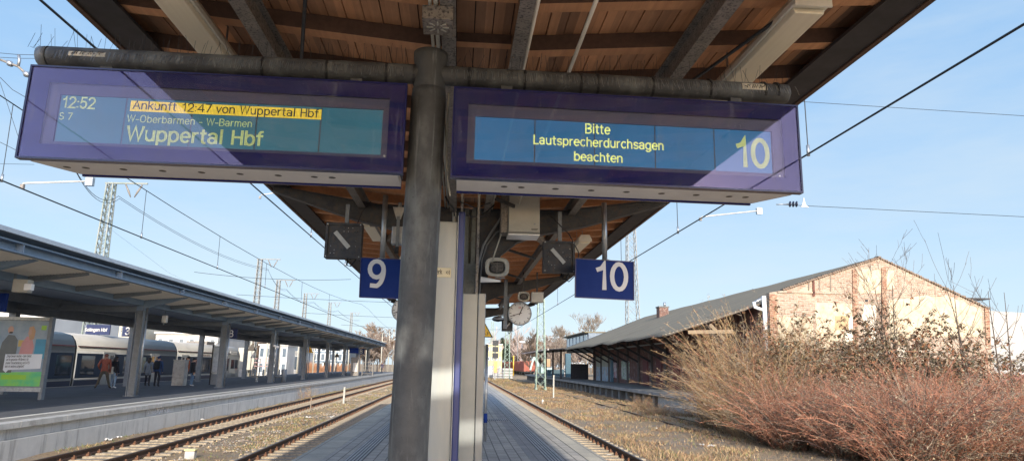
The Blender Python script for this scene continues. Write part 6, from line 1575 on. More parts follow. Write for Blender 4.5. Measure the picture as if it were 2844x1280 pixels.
for k in range(16000):
    y = 12 + 55*q.random()**1.8; x = q.choice((q.uniform(-10.5, -2.9), q.uniform(2.9, 5.2), q.uniform(-8, -3)))
    if mnoise.noise((x*.6, y*.5, 11)) < -.05: continue
    s = q.uniform(.012, .04)*(1+y/70); z = GZ + relief(x, y) + s*.2; a = q.uniform(0, 6.28); m = q.choice((0, 0, 1, 2))
    v = []
    for j in range(5): v.append((x + s*math.cos(a+j*1.257)*q.uniform(.7,1.1), y + s*math.sin(a+j*1.257)*q.uniform(.7,1.1), z + q.uniform(-.3,.2)*s))
    v += [(x, y, z + s*.75)]
    b._add(v, [(j, (j+1) % 5, 5) for j in range(5)], m)
st = b.build('ballast_stones', [mat('pale stone', (0.36, 0.31, 0.25), (0.27, 0.235, 0.19), 3, .9), mat('brown stone', (0.28, 0.20, 0.14), (0.2, .15, .11), 3, .9), mat('leaf scrap', (0.55, 0.42, 0.24), (0.42, 0.28, 0.14), 3, .9)], recalc=False)
tag(st, 'scattered ballast stones and dead leaves on the track bed', 'stones', kind='stuff')
# litter
PAPERW = mat('white litter paper', (0.60, 0.58, 0.53), (0.50, 0.48, 0.43), 9, .8)
def scrap(px, py, s, label, m=PAPERW, seed=0):
    q = random.Random(seed + int(px)); p = AZ_(px, py, GZ+.03); p.z = GZ + relief(p.x, p.y) + .02; b = MB(); n = 5
    for j in range(n):
        for i in range(n): b.v.append((p.x + (i/(n-1)-.5)*s*q.uniform(.85, 1.1), p.y + (j/(n-1)-.5)*s*.8*q.uniform(.85, 1.1), p.z + q.uniform(.0, .35)*s))
    for j in range(n-1):
        for i in range(n-1): b.f.append((j*n+i, j*n+i+1, (j+1)*n+i+1, (j+1)*n+i)); b.m.append(0); b.sm.append(False)
    return b.thing('litter_scrap', m, label, 'litter', p, 'litter on the track bed')
for px, py, s, lb in ((1948, 1233, .17, 'crumpled white paper nearest to the right track, in the bare soil'), (1975, 1241, .24, 'larger crumpled white paper right of the first, in the bare soil'), (1831, 1230, .12, 'small white scrap alone on the bare soil'), (1822, 1187, .15, 'pale cardboard scrap on the dry grass'), (1868, 1203, .12, 'dark wrapper edge among the grass'), (1692, 1260, .14, 'blue white wrapper lying between the right rails'),
          (786, 1156, .20, 'white plastic bag between the left tracks, near the near rail'), (921, 1156, .26, 'white crumpled bag beside the left near rail'), (857, 1161, .24, 'yellowish paper left of the white crumpled bag'), (302, 1220, .20, 'torn yellowish paper between the rails of the left track'), (562, 1166, .14, 'white stone like lump at the foot of the platform wall'), (332, 1215, .14, 'pale flat scrap near the foot of the platform wall')):
    scrap(px, py, s, lb, PAPERW if 'dark' not in lb else S_BEAM)
def marker(px, py, h, w_, m, label):
    p = AZ_(px, py, GZ); b = MB(); b.prism([(p.x-w_/2, p.y-w_/2, GZ-.05), (p.x+w_/2, p.y-w_/2, GZ-.05), (p.x+w_/2, p.y+w_/2, GZ-.05), (p.x-w_/2, p.y+w_/2, GZ-.05)], (h*.01, 0, h+.05))
    b.box(p.x-w_/2+.01*h-.012, p.x+w_/2+.01*h+.012, p.y-w_/2-.012, p.y+w_/2+.012, GZ+h, GZ+h+.03); return b.thing('marker_post', m, label, 'marker post', p, 'white marker posts beside the tracks')
MKW = mat('dull white wood', (0.46, 0.44, 0.38), (0.36, 0.34, 0.29), 4, .85)
marker(1537, 1105, 1.75, .10, MKW, 'white wooden marker post in the grass before the dock'); marker(954, 1120, .96, .10, MKW, 'white marker post between the two left tracks'); marker(862, 1139, .62, .05, W_OLD, 'thin broken stake between the two left tracks')
p = AZ_(528, 1276, GZ); r = empty('track_marker', 'yellow topped white block lying between the left tracks at the bottom edge', 'marker', p)
MB().box(p.x-.12, p.x+.12, p.y-.1, p.y+.1, GZ, GZ+.22).build('block', CONC, r, .02); MB().box(p.x-.14, p.x+.14, p.y-.12, p.y+.12, GZ+.222, GZ+.27).build('yellow_cap', mat('pale yellow cap', (0.62, 0.50, 0.22), (0.55, 0.46, 0.26), 8, .7), r, .02)
p = AZ_(1507, 1121, GZ); MB().tube([(p.x, p.y, GZ), (p.x, p.y, GZ+.22), (p.x, p.y, GZ+.30)], [.075, .07, .02], 8).thing('plastic_canister', PAPERW, 'small white canister standing in the grass near the right track', 'canister', p)
# ================================================================== MASTS, WIRES
def lattice(name, x, y, h, w0, w1, m, label, group, z0=GZ, crossarm=True, foot=True, th=.07):
    r = empty(name, label, 'mast', (x, y, z0), group)
    b = MB(); n = int(h/(w0*1.05)); legs = []
    for sx, sy in ((-1,-1),(1,-1),(1,1),(-1,1)): b.bar((x+sx*w0/2, y+sy*w0/2, z0), (x+sx*w1/2, y+sy*w1/2, z0+h), th, th)
    b.build('corner_legs', m, r); d = MB(); zc = 0.0
    while zc < h - .3:
        f0 = zc/h; wa = w0+(w1-w0)*f0; zn = min(h, zc + wa*1.05); f1 = zn/h; wb_ = w0+(w1-w0)*f1
        for face in range(4):
            c0 = [(-1,-1),(1,-1),(1,1),(-1,1)][face]; c1 = [(-1,-1),(1,-1),(1,1),(-1,1)][(face+1) % 4]
            d.bar((x+c0[0]*wa/2, y+c0[1]*wa/2, z0+zc), (x+c1[0]*wb_/2, y+c1[1]*wb_/2, z0+zn), th*.7, th*.25)
            d.bar((x+c1[0]*wa/2, y+c1[1]*wa/2, z0+zc), (x+c0[0]*wb_/2, y+c0[1]*wb_/2, z0+zn), th*.7, th*.25)
        zc = zn
    d.build('lattice_bars', m, r)
    if foot: 
        for sx, sy in ((-1,-1),(1,-1),(1,1),(-1,1)): MB().prism([(x+sx*w0/2-.12, y+sy*w0/2-.12, z0), (x+sx*w0/2+.12, y+sy*w0/2-.12, z0), (x+sx*w0/2+.04, y+sy*w0/2-.12, z0+.35), (x+sx*w0/2-.04, y+sy*w0/2-.12, z0+.35)], (0, .24, 0)).build('footing', m, r)
    if crossarm:
        c = MB(); c.bar((x-w1, y, z0+h), (x+2.4, y, z0+h+.05), .10, .10); a = c.build('cross_arm', m, r)
        i_ = MB()
        for s in (-1, 1): i_.tube([(x+1.5+s*.55, y, z0+h-.05), (x+1.5+s*.3, y, z0+h-.55), (x+1.5+s*.12, y, z0+h-.95)], [.05, .07, .03], 6)
        i_.build('insulator', S_BEAM, a)
    return r
LM = 'lattice masts of the overhead line'
for i, (px, py, Y) in enumerate(((318, 509, 46.5), (731, 720, 82), (782, 778, 100), (857, 815, 122), (925, 840, 146), (985, 868, 190))):
    q = AY(px-8, py, Y)
    lattice('overhead_mast', q.x, Y, q.z-GZ, .85 if i < 2 else .9, .42, P_MASTG if i else mat('mixed mast zinc', (0.26, 0.27, 0.245), (0.17, 0.21, 0.17), 1.2, .55),
            ['tall pale lattice mast behind the train, nearest of the left row', 'lattice mast right of the tallest left one, above the canopy roof', 'third lattice mast of the left row above the canopy roof', 'fourth lattice mast of the left row, near the vanishing point', 'fifth and slender lattice mast of the left row', 'last faint lattice mast of the left row'][i], LM, th=.055 + Y*.0004)
for i, (x, Y, h) in enumerate(((8.85, 72.0, 13.5), (8.85, 121.0, 13.5), (8.7, 172.0, 13.5), (8.6, 230, 13.5))):
    lattice('overhead_mast', x, Y, h, 1.0, .5, P_MAST, ['pale green lattice mast between the grass and the dock, nearest one', 'pale green lattice mast before the red wagons', 'pale green lattice mast in front of the yellow building', 'farthest pale green lattice mast by the yellow building'][i], LM, crossarm=False, th=.065 + Y*.0003)
q = AY(1757, 900, 95); lattice('headspan_tower', q.x, 95, 26, 2.0, 1.0, P_MASTG, 'tall grey lattice tower rising behind the warehouse roof, beside sign 10', LM, crossarm=False, th=.10)

def wire(name, pts, r, label, m=S_WIRE, sag=0.0, cat='wire', group='overhead wires'):
    P_ = []
    for a, b in zip(pts[:-1], pts[1:]):
        a, b = Vector(a), Vector(b); n = 12 if sag else 1
        for k in range(n): f = k/n; P_.append(a.lerp(b, f) - Vector((0, 0, sag*4*f*(1-f))))
    P_.append(Vector(pts[-1])); o = MB().tube(P_, r, 5, cap=False)
    return o, P_
def overhead(x, zc, zm, r, label, y0=-25, y1=210, drops=(), tilt=0.0):
    """contact wire and messenger of one track, with their droppers"""
    root = empty('overhead_line', label, 'overhead line', (x, 30, zc), 'overhead lines above the tracks')
    MB().tube([(x, y0, zc), (x+tilt, y1, zc)], r, 6, cap=False).build('contact_wire', S_WIRE, root)
    P_ = []
    for k in range(int((y1-y0)/5)+1):
        y = y0 + 5*k; f = ((y - 2) % 60)/60; P_.append((x + tilt*(y-y0)/(y1-y0), y, zm - 1.0*4*f*(1-f)))
    MB().tube(P_, r*.8, 5, cap=False).build('messenger_wire', S_WIRE, root)
    for y in drops:
        f = ((y - 2) % 60)/60; z1 = zm - 1.0*4*f*(1-f); xx = x + tilt*(y-y0)/(y1-y0)
        MB().tube([(xx-.01, y-.02*(z1-zc), z1), (xx, y, zc)], .007 + y*.00006, 4, cap=False).build('dropper', S_WIRE, root); 
        MB().tube([(xx, y, zc-.03), (xx, y, zc+.12)], .022, 6).build('dropper_clamp', S_GALV, root)
    return root
overhead(4.60, 4.49, 6.3, .012, 'dark overhead line above the right track, crossing the sky at right', drops=(8.2, 13.6, 18.6, 24.6, 31, 38))
overhead(-3.95, 4.85, 6.9, .013, 'overhead line above the near left track, passing behind the left board', drops=(12, 17.3, 22.6, 28, 34, 41), tilt=.4)
overhead(-8.4, 4.85, 6.9, .014, 'overhead line above the far left track over the opposite platform edge', drops=(7.5, 12.6, 18.2, 24, 30, 37, 45), tilt=-.6)
# feeder wires along the left mast row
mt = [AY(px+14, py+14, Y) for px, py, Y in ((318, 509, 46.5), (731, 720, 82), (782, 778, 100), (857, 815, 122), (925, 840, 146), (985, 868, 190))]
mt = [AY(210, 430, 30)] + mt
for d, lb in ((0, 'upper feeder wire sagging between the left lattice masts'), (.18, 'lower feeder wire sagging between the left lattice masts')):
    o, _ = wire('feeder', [p + Vector((d*.5, 0, -.55-d)) for p in mt], .016, lb, sag=.8); o.thing('feeder_wire', S_WIRE, lb, 'wire', mt[0], 'feeder wires')
for pts, lb in (([AY(305, 635, 47), AY(470, 758, 60), AY(560, 800, 75)], 'thin anchor wire running down from the nearest left mast'), ([AY(0, 160, 16), AY(60, 163, 16), AY(160, 163, 16)], 'thin wire at the upper left edge, above the insulators'),
                ([AY(0, 148, 15), AY(45, 152, 15), AY(160, 155, 15)], 'second thin wire at the upper left edge'), ([AY(0, 215, 14), AY(35, 250, 14), AY(75, 273, 14)], 'short sagging wire at the left edge beside the left board'), ([AY(0, 395, 15), AY(60, 425, 15)], 'pair of short wires at the left edge low beside the board'),
                ([AY(0, 228, 18), AY(50, 378, 18)], 'steep thin wire at the left edge beside the left board'), ([AY(0, 455, 20), AY(95, 457, 20)], 'level wire ending under the lower left corner of the left board')):
    o, _ = wire('w', pts, .006, lb); o.thing('thin_wire', S_WIRE, lb, 'wire', pts[0], 'thin wires at the left')
# cross span wires at right with insulators
for a, b, lb in ((AY(2228, 283, 22), AY(2980, 331, 22), 'upper cross span wire running to the right edge'), (AY(2166, 568, 22), AY(2980, 609, 22), 'lower cross span wire with three dark insulator discs, under the right board')):
    r = empty('cross_span_wire', lb, 'wire', a, 'cross span wires'); MB().tube([a, b], .010, 5, cap=False).build('wire_rope', S_WIRE, r)
    if 'lower' in lb:
        for k in range(3): c = AY(2194+9*k, 567, 22); MB().tube([c + Vector((-.03,0,0)), c, c + Vector((.03,0,0))], [.05, .11, .05], 10).build('insulator_disc', mat('dark insulator', (0.02, 0.025, 0.05), rough=.2), r)
        MB().tube([AY(2156, 568, 22), AY(2190, 567, 22)], .02, 6).build('end_fitting', S_GALV, r); c = AY(2234, 571, 22); MB().prism([c + Vector((-.12,0,-.04)), c + Vector((.16,0,-.06)), c + Vector((.05,0,.03)), c + Vector((.0,0,.30)), c + Vector((-.06,0,.02))], (0,.05,0)).build('wedge_clamp', P_WHITE, r)
# insulators at the upper left
r = empty('tension_insulator', 'string of pale insulators on a tension wire at the upper left edge', 'insulator', AY(40, 180, 12), 'insulators at the left')
for px, py, rad in ((27, 177, .055), (74, 207, .06)): c = AY(px, py, 12); MB().tube([c + Vector((-.05,0,.04)), c, c + Vector((.05,0,-.04))], [.03, rad, .03], 10).build('insulator_disc', S_GALV, r)
MB().tube([AY(0, 166, 12), AY(27, 177, 12), AY(50, 185, 12), AY(74, 207, 12), AY(85, 213, 12)], .022, 6).build('tension_rod', S_BEAM, r); MB().tube([AY(50, 186, 12), AY(54, 168, 12), AY(52, 154, 12)], .025, 6).build('clamp', S_GALV, r)
# white registration arms
MKG = mat('dull white tube', (0.50, 0.50, 0.48), (0.42, 0.42, 0.40), 4, .6)
for a, b, c, Y, lb in (((62, 517), (66, 509), (250, 503), 19, 'white registration arm below the left board at far left'), ((722, 548), (727, 541), (790, 532), 33, 'white registration arm at the left eave under the boards'), ((1945, 608), (1950, 602), (2108, 585), 24, 'white registration arm under the right board over the sky')):
    r = empty('registration_arm', lb, 'registration arm', AY(*c, Y), 'white registration arms'); MB().tube([AY(*a, Y), AY(*b, Y), AY(*c, Y)], .026, 8).build('steady_tube', MKG, r)
    e = AY(*c, Y); MB().box(e.x-.10, e.x+.10, e.y-.06, e.y+.06, e.z-.14, e.z+.10).build('end_joint', S_GALV, r); e = AY(*a, Y); MB().box(e.x-.04, e.x+.05, e.y-.04, e.y+.04, e.z-.07, e.z+.05).build('wire_clamp', S_BEAM, r)
# faint cross wires far down the tracks
for i, (y, z) in enumerate(((62, 9.2), (74, 8.4), (105, 8.8), (140, 9.0))):
    a, b = Vector((-24, y, z+.3)), Vector((8.8 if y > 70 else -10, y, z)); o, _ = wire('c', [a, b], .014+y*.0001, '', sag=.3)
    o.thing('cross_span_wire', S_WIRE, ['nearest far cross wire over the opposite canopy end', 'second far cross wire over the tracks', 'third far cross wire over the tracks', 'farthest cross wire over the tracks'][i], 'wire', a, 'far cross span wires')

# ================================================================== FAR BACKGROUND
# wagons
WRED = mat('faded red wagon paint', (0.36, 0.10, 0.06), (0.26, 0.075, 0.05), 1.2, .75, c3=(0.17, 0.07, 0.05), s3=3, a3=.6)
wg = empty('freight_wagon', 'rusty red open freight wagon with its sunlit end facing the viewer', 'wagon', (18.7, 175, GZ), 'red freight wagons')
b = MB(); b.box(17.25, 20.15, 175, 188.6, GZ+1.05, GZ+3.7); b.build('body', WRED, wg)
b = MB()
for k in range(10): b.box(17.18, 17.248, 175.2+1.45*k, 175.36+1.45*k, GZ+1.05, GZ+3.7)
for x in (17.3, 18.2, 19.15, 20.0): b.box(x, x+.12, 174.92, 174.998, GZ+1.05, GZ+3.7)
b.box(17.2, 20.2, 174.9, 174.997, GZ+3.6, GZ+3.75); b.box(17.2, 20.2, 174.9, 174.997, GZ+2.3, GZ+2.4); b.build('ribs', mat('pale red rib', (0.42, 0.14, 0.09), (0.3, .1, .07), 2, .7), wg)
MB().box(17.5, 19.9, 174.8, 188.7, GZ+.75, GZ+1.045).build('underframe', S_BLACK, wg)
for yy in (177.2, 186.4): MB().box(17.7, 19.7, yy-1.3, yy+1.3, GZ+.12, GZ+.75).build('bogie', S_BLACK, wg)
for x in (17.9, 19.5): MB().tube([(x, 174.8, GZ+1.0), (x, 174.2, GZ+1.0), (x, 174.15, GZ+1.0)], [.10, .10, .22], 10).build('buffer', S_BLACK, wg)
for k in range(1, 7): copy_tree(wg, (-.0, 15.2*k, 0), ['', 'red freight wagon coupled directly behind the nearest one', 'third red freight wagon in the row', 'fourth red freight wagon in the row', 'fifth red freight wagon, mostly dark side visible', 'sixth red freight wagon near the lattice mast', 'last red freight wagon of the row'][k])
def box_building(name, label, x0, x1, y0, y1, h, m, win=None, z=GZ, roofm=None):
    r = empty(name, label, 'building', ((x0+x1)/2, y0, z)); MB().box(x0, x1, y0, y1, z, z+h).build('wall', m, r); MB().box(x0-.2, x1+.2, y0-.2, y1+.2, z+h+.003, z+h+.25).build('roof_slab', roofm or S_SOFFIT, r)
    if win:
        nx, nz, wm, wf, hf = win; dx = (x1-x0)/nx; dz = h/nz
        for i in range(nx):
            for j in range(nz):
                a = x0+dx*(i+.5); c = z+dz*(j+.55); f = MB().box(a-dx*wf/2-.1, a+dx*wf/2+.1, y0-.06, y0-.003, c-dz*hf/2-.1, c+dz*hf/2+.1).build('window', P_WHITE, r); MB().box(a-dx*wf/2, a+dx*wf/2, y0-.08, y0-.062, c-dz*hf/2, c+dz*hf/2).build('pane', wm, f)
    return r
PANE = mat('grey blue pane', (0.16, 0.19, 0.22), (0.10, 0.13, 0.15), .4, .12)
def span(px0, px1, Y): return AY(px0, 1000, Y).x, AY(px1, 1000, Y).x
x0, x1 = span(718, 796, 120); box_building('white_station_building', 'white building with grey windows seen under the opposite canopy', x0, x1, 120, 134, 5.2, mat('white cladding', (0.56, 0.55, 0.52), (0.49, 0.48, 0.455), .5, .6), (5, 2, PANE, .66, .55))
x0, x1 = span(800, 832, 126); box_building('white_annex', 'lower white annex right of the white building', x0, x1, 126, 138, 4.2, MATS['white cladding'], (2, 1, PANE, .7, .55))
x0, x1 = span(866, 962, 140); box_building('glass_building', 'blue grey glass building on white stilts beyond the canopy', x0, x1, 140, 158, 3.6, mat('blue glass cladding', (0.20, 0.26, 0.31), (0.14, 0.19, 0.23), .5, .3), (8, 2, PANE, .8, .7), z=3.0-.8+GZ+.4)
for k in range(8): 
    x = x0 + (x1-x0)*(k+.5)/8; MB().tube([(x, 140.5, GZ), (x, 140.5, GZ+2.7)], .18, 8).thing('stilt', P_WHITE, 'white stilt under the blue grey glass building', 'pillar', (x, 140.5, GZ), 'stilts of the glass building')
x0, x1 = span(1352, 1394, 205); box_building('yellow_building', 'plain pale yellow building behind the signal right of the cabinet', x0, x1, 205, 225, 8.6, mat('pale yellow render', (0.56, 0.48, 0.25), (0.49, 0.42, 0.22), .4, .8), (4, 3, PANE, .3, .3))
x0, x1 = span(150, 245, 88); b1 = box_building('cream_house', 'cream facade seen between the train roof and the far platform beam', x0, x1, 88, 100, 7.4, mat('sunlit cream render', (0.54, 0.47, 0.35), (0.45, 0.36, 0.26), .8, .85), (4, 3, PANE, .35, .4))
x0, x1 = span(300, 358, 92); box_building('ivory_house', 'ivory facade with scrawled graffiti above the train', x0, x1, 92, 104, 7.6, mat('ivory render', (0.52, 0.48, 0.38), (0.46, 0.42, 0.33), .8, .85))
rr = random.Random(5); pts = [(AY(335, 918, 91.9).x + .12*k + rr.uniform(-.3,.3), 91.9, AY(335, 918, 91.9).z + rr.uniform(-.5,.5)) for k in range(26)]; MB().tube(pts, .07, 4, smooth=False).thing('graffiti_scrawl', INK, 'black graffiti scrawl on the ivory facade above the train', 'graffiti', pts[0])
x0, x1 = span(-60, 120, 60); box_building('white_hall_left', 'bright facade glimpsed in the gap above the poster case', x0, x1, 60, 72, 6.5, MATS['white cladding'], (6, 2, PANE, .5, .4)).name = 'bright_facade'
x0, x1 = span(425, 600, 96); box_building('grey_roof_house', 'low pale house with dark windows behind the train roof', x0, x1, 96, 108, 6.0, mat('pale grey render', (0.44, 0.42, 0.39), (0.36, 0.34, 0.31), .6, .85), (6, 2, PANE, .4, .45))
# far platform wall, fence and shelter panel
wl_ = MB().box(-46, -23.6, 78, 79, GZ, .55).thing('far_platform_wall', CONC, 'pale far platform edge behind the train front', 'platform wall', (-32, 78, GZ))
fr = empty('railing', 'reddish white railing along the far platform', 'railing', (-32, 82, .5)); 
for k in range(26): MB().box(-46+.95*k, -45.9+.95*k, 82, 82.1, GZ, 2.0).build('upright', P_MASTG, fr)
for z in (1.1, 1.5, 1.95): MB().box(-46, -21.6, 82.02, 82.08, z, z+.09).build('rail', mat('faded pink paint', (0.50, 0.30, 0.28), (0.44, 0.26, 0.25), 2, .7), fr)
q = AY(680, 995, 76); MB().box(q.x-.75, q.x+1.0, 76, 76.15, q.z-1.2, q.z+1.15).thing('blank_panel', mat('ivory panel', (0.52, 0.48, 0.40), (0.47, 0.44, 0.36), 1, .7), 'blank ivory hoarding panel right of the train front', 'panel', (q.x, 76, q.z-1.2))
for px, Y, h, lb in ((693, 77, 6.5, 'cream pole beside the blank ivory panel'), (738, 100, 6, 'cream pole before the left part of the white building'), (775, 108, 6.2, 'cream pole before the middle of the white building'), (826, 112, 6.4, 'pale lattice like pole right of the white annex'), (870, 118, 6, 'pale pole at the left end of the glass building'), (905, 122, 6, 'white pole in front of the glass building'), (930, 126, 6.4, 'white pole left of the far ticket machine'), (967, 130, 7, 'thin pale pole right of the glass building'),
                     (1016, 128, 7, 'thin white pole behind the far 8 sign'), (1058, 150, 9, 'pale pole at the end of the opposite platform'), (1078, 160, 10, 'pale pole at the far end of the left tracks'), (1090, 170, 11, 'pale pole half hidden by the steel post')):
    q = AY(px, 1010, Y); r = empty('signal_pole', lb, 'pole', (q.x, Y, GZ), 'pale poles beyond the opposite platform'); MB().tube([(q.x, Y, GZ), (q.x, Y, GZ+h)], .11, 8).build('shaft', mat('cream pole paint', (0.46, 0.43, 0.34), (0.40, 0.37, 0.30), 2, .6), r)
    MB().box(q.x-.3, q.x+.3, Y-.08, Y+.08, GZ+h-.7, GZ+h-.1).build('head', S_DARK if px % 3 else P_YEL, r); MB().bar((q.x, Y, GZ+h*.8), (q.x+.9, Y, GZ+h*.8), .08, .08).build('bracket', MATS['cream pole paint'], r)
# signal by the yellow building
q = AY(1374, 1050, 120); r = empty('railway_signal', 'railway signal with three black heads and a yellow red mast plate', 'signal', (q.x, 120, GZ)); MB().box(q.x-.15, q.x+.15, 120, 120.3, GZ, GZ+6.6).build('mast', P_MASTG, r)
for k in range(3): MB().box(q.x-.5, q.x+.55, 119.8, 120, GZ+3.7+1.1*k, GZ+4.6+1.1*k).build('signal_head', S_BLACK, r)
MB().box(q.x-.2, q.x+.4, 119.85, 119.99, GZ+1.2, GZ+3.2).build('mast_plate', mat('yellow red plate', (0.70, 0.52, 0.10), (0.62, 0.2, 0.1), 1.6, .6), r)
for px, py, h, m, lb in ((1426, 1044, 4.6, P_YEL, 'yellow pole in front of the dark wagons'), (1449, 1044, 5.3, S_GALV, 'slim lamp post over the first red wagon'), (1473, 1044, 5.5, S_GALV, 'slim lamp post over the end of the red wagon'), (1523, 1040, 5.6, S_GALV, 'slim lamp post left of the teal column'), (1530, 1040, 6.2, S_GALV, 'taller slim lamp post left of the teal column'), (1437, 1040, 16, P_MASTG, 'very tall thin pole in front of the wood')):
    Y = 168 if px < 1440 and m is P_YEL else 235; q = AY(px, 1016, Y); r = empty('lamp_post' if m is S_GALV else 'thin_pole', lb, 'lamp post' if m is S_GALV else 'pole', (q.x, Y, GZ)); MB().tube([(q.x, Y, GZ), (q.x, Y, GZ+h*(2.0 if m is S_GALV else 1))], .13, 8).build('shaft', m, r)
    MB().box(q.x-(.9 if m is S_GALV else .16), q.x+(.9 if m is S_GALV else .16), Y-.2, Y+.2, GZ+h*(2.0 if m is S_GALV else 1)-.02, GZ+h*(2.0 if m is S_GALV else 1)+.25).build('lamp_head', P_WHITE if m is S_GALV else m, r)
# stacked sleepers, rubble, teal column
q = AY(1403, 1045, 128); r = empty('timber_stack', 'stack of pale sleepers at the foot of the second green mast', 'stack', (q.x, 128, GZ))
for k in range(4): MB().box(q.x-2.3, q.x+1.4, 128, 130.2, GZ+.52*k, GZ+.40+.52*k).build('layer', CONC, r)
q = AY(1366, 1035, 135); b = MB(); b.ell((q.x, 135, GZ+.9), 1.8, 1.4, 1.5, 12, 8); b.v = [(x+.3*mnoise.noise((x*2, y*2, z*2)), y, z+.35*mnoise.noise((x*2+5, y*2, z*2))) for x, y, z in b.v]; b.thing('covered_pile', PAPERW, 'white wrapped pile beside the signal', 'pile', (q.x, 135, GZ))
rb = empty('rubble_heap', 'heap of pale and rusty rubble behind the dock roof', 'rubble heap', (24, 140, GZ)); rq = random.Random(2)
def rubble(m, n, seed, sx):
    b = MB(); rq = random.Random(seed)
    for k in range(n):
        t = rq.random(); x = 19.0 + 6.6*t; zt = .6 + 3.4*t; y = 138 + rq.uniform(-1.5, 1.5); z = GZ + rq.uniform(0, zt); s = rq.uniform(.15, .5)
        b.bar((x, y, z), (x+s*rq.uniform(-1,1), y+s*rq.uniform(-1,1), z+s*rq.uniform(-.6,.8)), s*rq.uniform(.3,.9), s*rq.uniform(.2,.6))
    return b
rubble(None, 260, 1, 0).build('concrete_chunks', CONC, rb); rubble(None, 110, 2, 0).build('rusty_chunks', mat('rusty scrap', (0.34, 0.15, 0.08), (0.22, 0.1, .06), 2, .8), rb)
b = MB(); b.prism([(18.6, 139.5, GZ), (26, 139.5, GZ), (26, 139.5, GZ+3.6), (24.6, 139.5, GZ+3.2), (19.4, 139.5, GZ+.4)], (0, 2, 0)); b.build('earth_core', CONC_D, rb)
q = AY(1577, 1010, 112); r = empty('teal_press', 'tall teal steel column with a low teal machine beside the rubble', 'machine', (q.x, 112, GZ)); TEAL = mat('teal paint', (0.010, 0.075, 0.11), (0.008, 0.055, 0.085), 1.5, .5)
MB().box(q.x-.35, q.x+.55, 112, 112.8, GZ, GZ+4.6).build('column', TEAL, r, .05); MB().box(q.x-3.4, q.x-.6, 112, 113.5, GZ, GZ+1.9).build('machine_body', mat('dark teal paint', (0.012, 0.06, 0.085), (0.01, 0.045, .065), 1.5, .5), r, .05)
q = AY(1516, 1028, 150); r = empty('excavator', 'pale green small excavator by the rubble', 'excavator', (q.x, 150, GZ)); PG = mat('pale green machine paint', (0.36, 0.50, 0.44), (0.28, 0.40, 0.36), 1.5, .6)
MB().box(q.x-1.6, q.x+1.4, 150, 152, GZ+.9, GZ+2.2).build('engine_body', PG, r, .1); MB().box(q.x-.2, q.x+1.1, 150, 151.5, GZ+2.2, GZ+4.2).build('cab', T_GLASS, r, .08)
for s in (0, 1.6): MB().box(q.x-1.8, q.x+1.7, 150+s, 150.5+s, GZ, GZ+.85).build('crawler_track', S_BLACK, r, .15)
MB().bar((q.x-1.0, 150.8, GZ+2.0), (q.x-2.6, 150.8, GZ+4.4), .35, .45).build('boom', PG, r); MB().bar((q.x-2.6, 150.8, GZ+4.4), (q.x-3.4, 150.8, GZ+1.6), .3, .35).build('dipper', PG, r)

# trees far away
bare_tree(23.4, 150, 11.4, 41, 'wide bare tree with a pale round crown left of the clerestory', 1, BARK2, minr=.022, depth=4, kidn=(4,6), r0=.2)
bare_tree(28.8, 152, 13.2, 42, 'bare tree crown rising just over the warehouse roof edge', 1, BARK2, minr=.022, depth=4, kidn=(4,6), r0=.2)
bare_tree(17.2, 158, 9.0, 43, 'lower bare tree behind the nearest green mast', 1, BARK, minr=.035, depth=4, r0=.2)
BIRCH = mat('birch bark', (0.62, 0.52, 0.46), (0.48, 0.36, 0.31), 1.5, .8)
bare_tree(14.2, 240, 13.5, 44, 'pale pinkish birch standing behind the dark wagons', 1, BIRCH, minr=.05, depth=3, r0=.2); bare_tree(23.5, 245, 15.5, 45, 'taller pale birch behind the nearest red wagon', 1, BIRCH, minr=.05, depth=3, r0=.22)
def conifer(x, y, h, seed, label):
    q = random.Random(seed); r = empty('pine_tree', label, 'tree', (x, y, GZ), 'pines'); MB().tube([(x, y, GZ), (x, y, GZ+h)], [.3, .06], 8).build('trunk', BARK, r); b = MB()
    for k in range(2600):
        f = q.uniform(.3, 1.0)**.8; rad = (1-f)*h*.30 + .5; a = q.uniform(0, 6.28); cl_ = .6 + .4*math.sin(a*3 + f*19); rr_ = rad*math.sqrt(q.random())*cl_
        c = Vector((x+rr_*math.cos(a), y+rr_*math.sin(a), GZ+h*f - rr_*.2)); s = q.uniform(.18, .42); d = Vector((q.uniform(-1,1), q.uniform(-1,1), q.uniform(-.4,.6))).normalized()*s; e = Vector((q.uniform(-1,1), q.uniform(-1,1), q.uniform(-1,1))).normalized()*s*.45
        b._add([c-d, c+e, c+d, c-e], [(0,1,2,3)], 0)
    b.build('crown', mat('dark pine needles', (0.045, 0.065, 0.035), (0.025, 0.04, 0.022), .8, .8), r, recalc=False)
conifer(16.4, 250, 12.5, 1, 'dark pine behind the wagons, above the dark signal box pole'); conifer(19.0, 256, 10.5, 2, 'smaller dark pine right of the tall one')
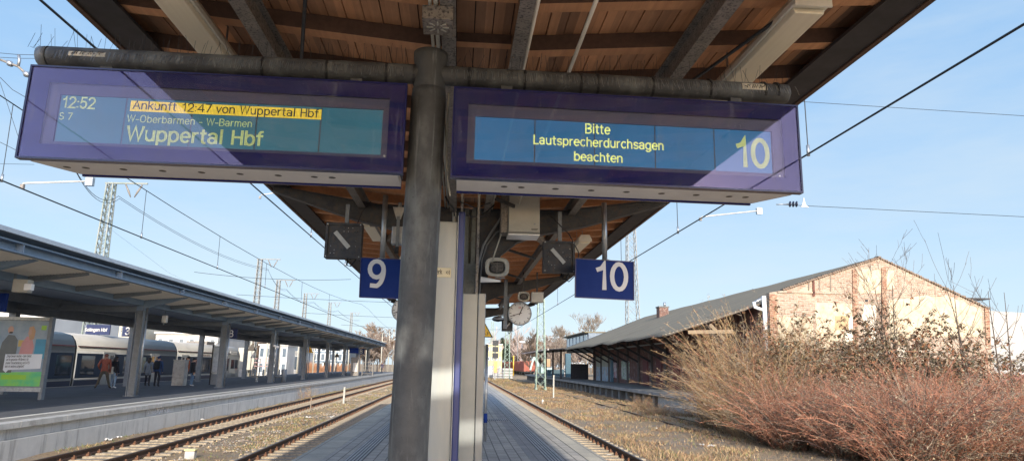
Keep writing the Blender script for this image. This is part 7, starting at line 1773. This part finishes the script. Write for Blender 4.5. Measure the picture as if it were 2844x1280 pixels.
# far wood: one mass of bare trees
def wood(name, x0, x1, y0, y1, n, h, seed, label, m, minr=.06):
    q = random.Random(seed); b = MB(); protos_ = []
    for s in range(4):
        mb = MB(); qq = random.Random(seed*10+s); p = Vector((0,0,0)); limb(mb, p, Vector((0,0,1)), .55, .014, 4, qq, 0, .10, .14, (4, 6), .60, (4,3,3,3,3), .0042); protos_.append(mb)
    for k in range(n):
        x, y, s, a = q.uniform(x0, x1), q.uniform(y0, y1), h*q.uniform(.75, 1.2), q.uniform(0, 6.28); pr = protos_[k % 4]; ca, sa = math.cos(a)*s, math.sin(a)*s
        base = len(b.v); b.v += [(x+vx*ca-vy*sa, y+vx*sa+vy*ca, GZ+vz*s) for vx, vy, vz in pr.v]; b.f += [tuple(i+base for i in f) for f in pr.f]; mi = k % 2; b.m += [mi]*len(pr.f); b.sm += [False]*len(pr.f)
    o = b.build(name, m, recalc=False); tag(o, label, 'wood', kind='stuff'); return o
W1 = mat('winter twig brown', (0.25, 0.175, 0.115), (0.19, 0.13, 0.09), .3, .95); W2 = mat('winter twig grey', (0.29, 0.235, 0.19), (0.22, 0.17, 0.14), .3, .95)
wood('far_wood', 12, 60, 262, 300, 70, 12.5, 5, 'brown leafless wood behind the wagons', [W1, W2])
wood('far_wood', -75, -16, 150, 190, 90, 9.5, 6, 'brown leafless trees behind the far left platforms', [W1, W2])
wood('far_wood', -20, 8, 300, 360, 40, 11, 7, 'hazy leafless trees at the end of the tracks', [W2, W1])
wood('far_wood', 22, 60, 165, 200, 40, 9.0, 8, 'brown leafless trees behind the rubble heap', [W1, W2])
hd = MB(); q = random.Random(6)
for k in range(5200):
    x, y = q.uniform(-34, -21), q.uniform(128, 134); h = q.uniform(.8, 2.4)*(.8+.4*mnoise.noise((x*.3, 0, 0))); a = q.gauss(0, .35); hd.tri((x-.05, y, GZ), (x+.05, y, GZ), (x+h*a, y+q.uniform(-.4,.4), GZ+h*1.3), 0)
hgo = hd.build('hedge', [mat('rusty hedge twig', (0.40, 0.20, 0.10), (0.28, 0.14, 0.075), .5, .9)], recalc=False); tag(hgo, 'rusty brown leafless hedge beyond the canopy end', 'hedge', kind='stuff')
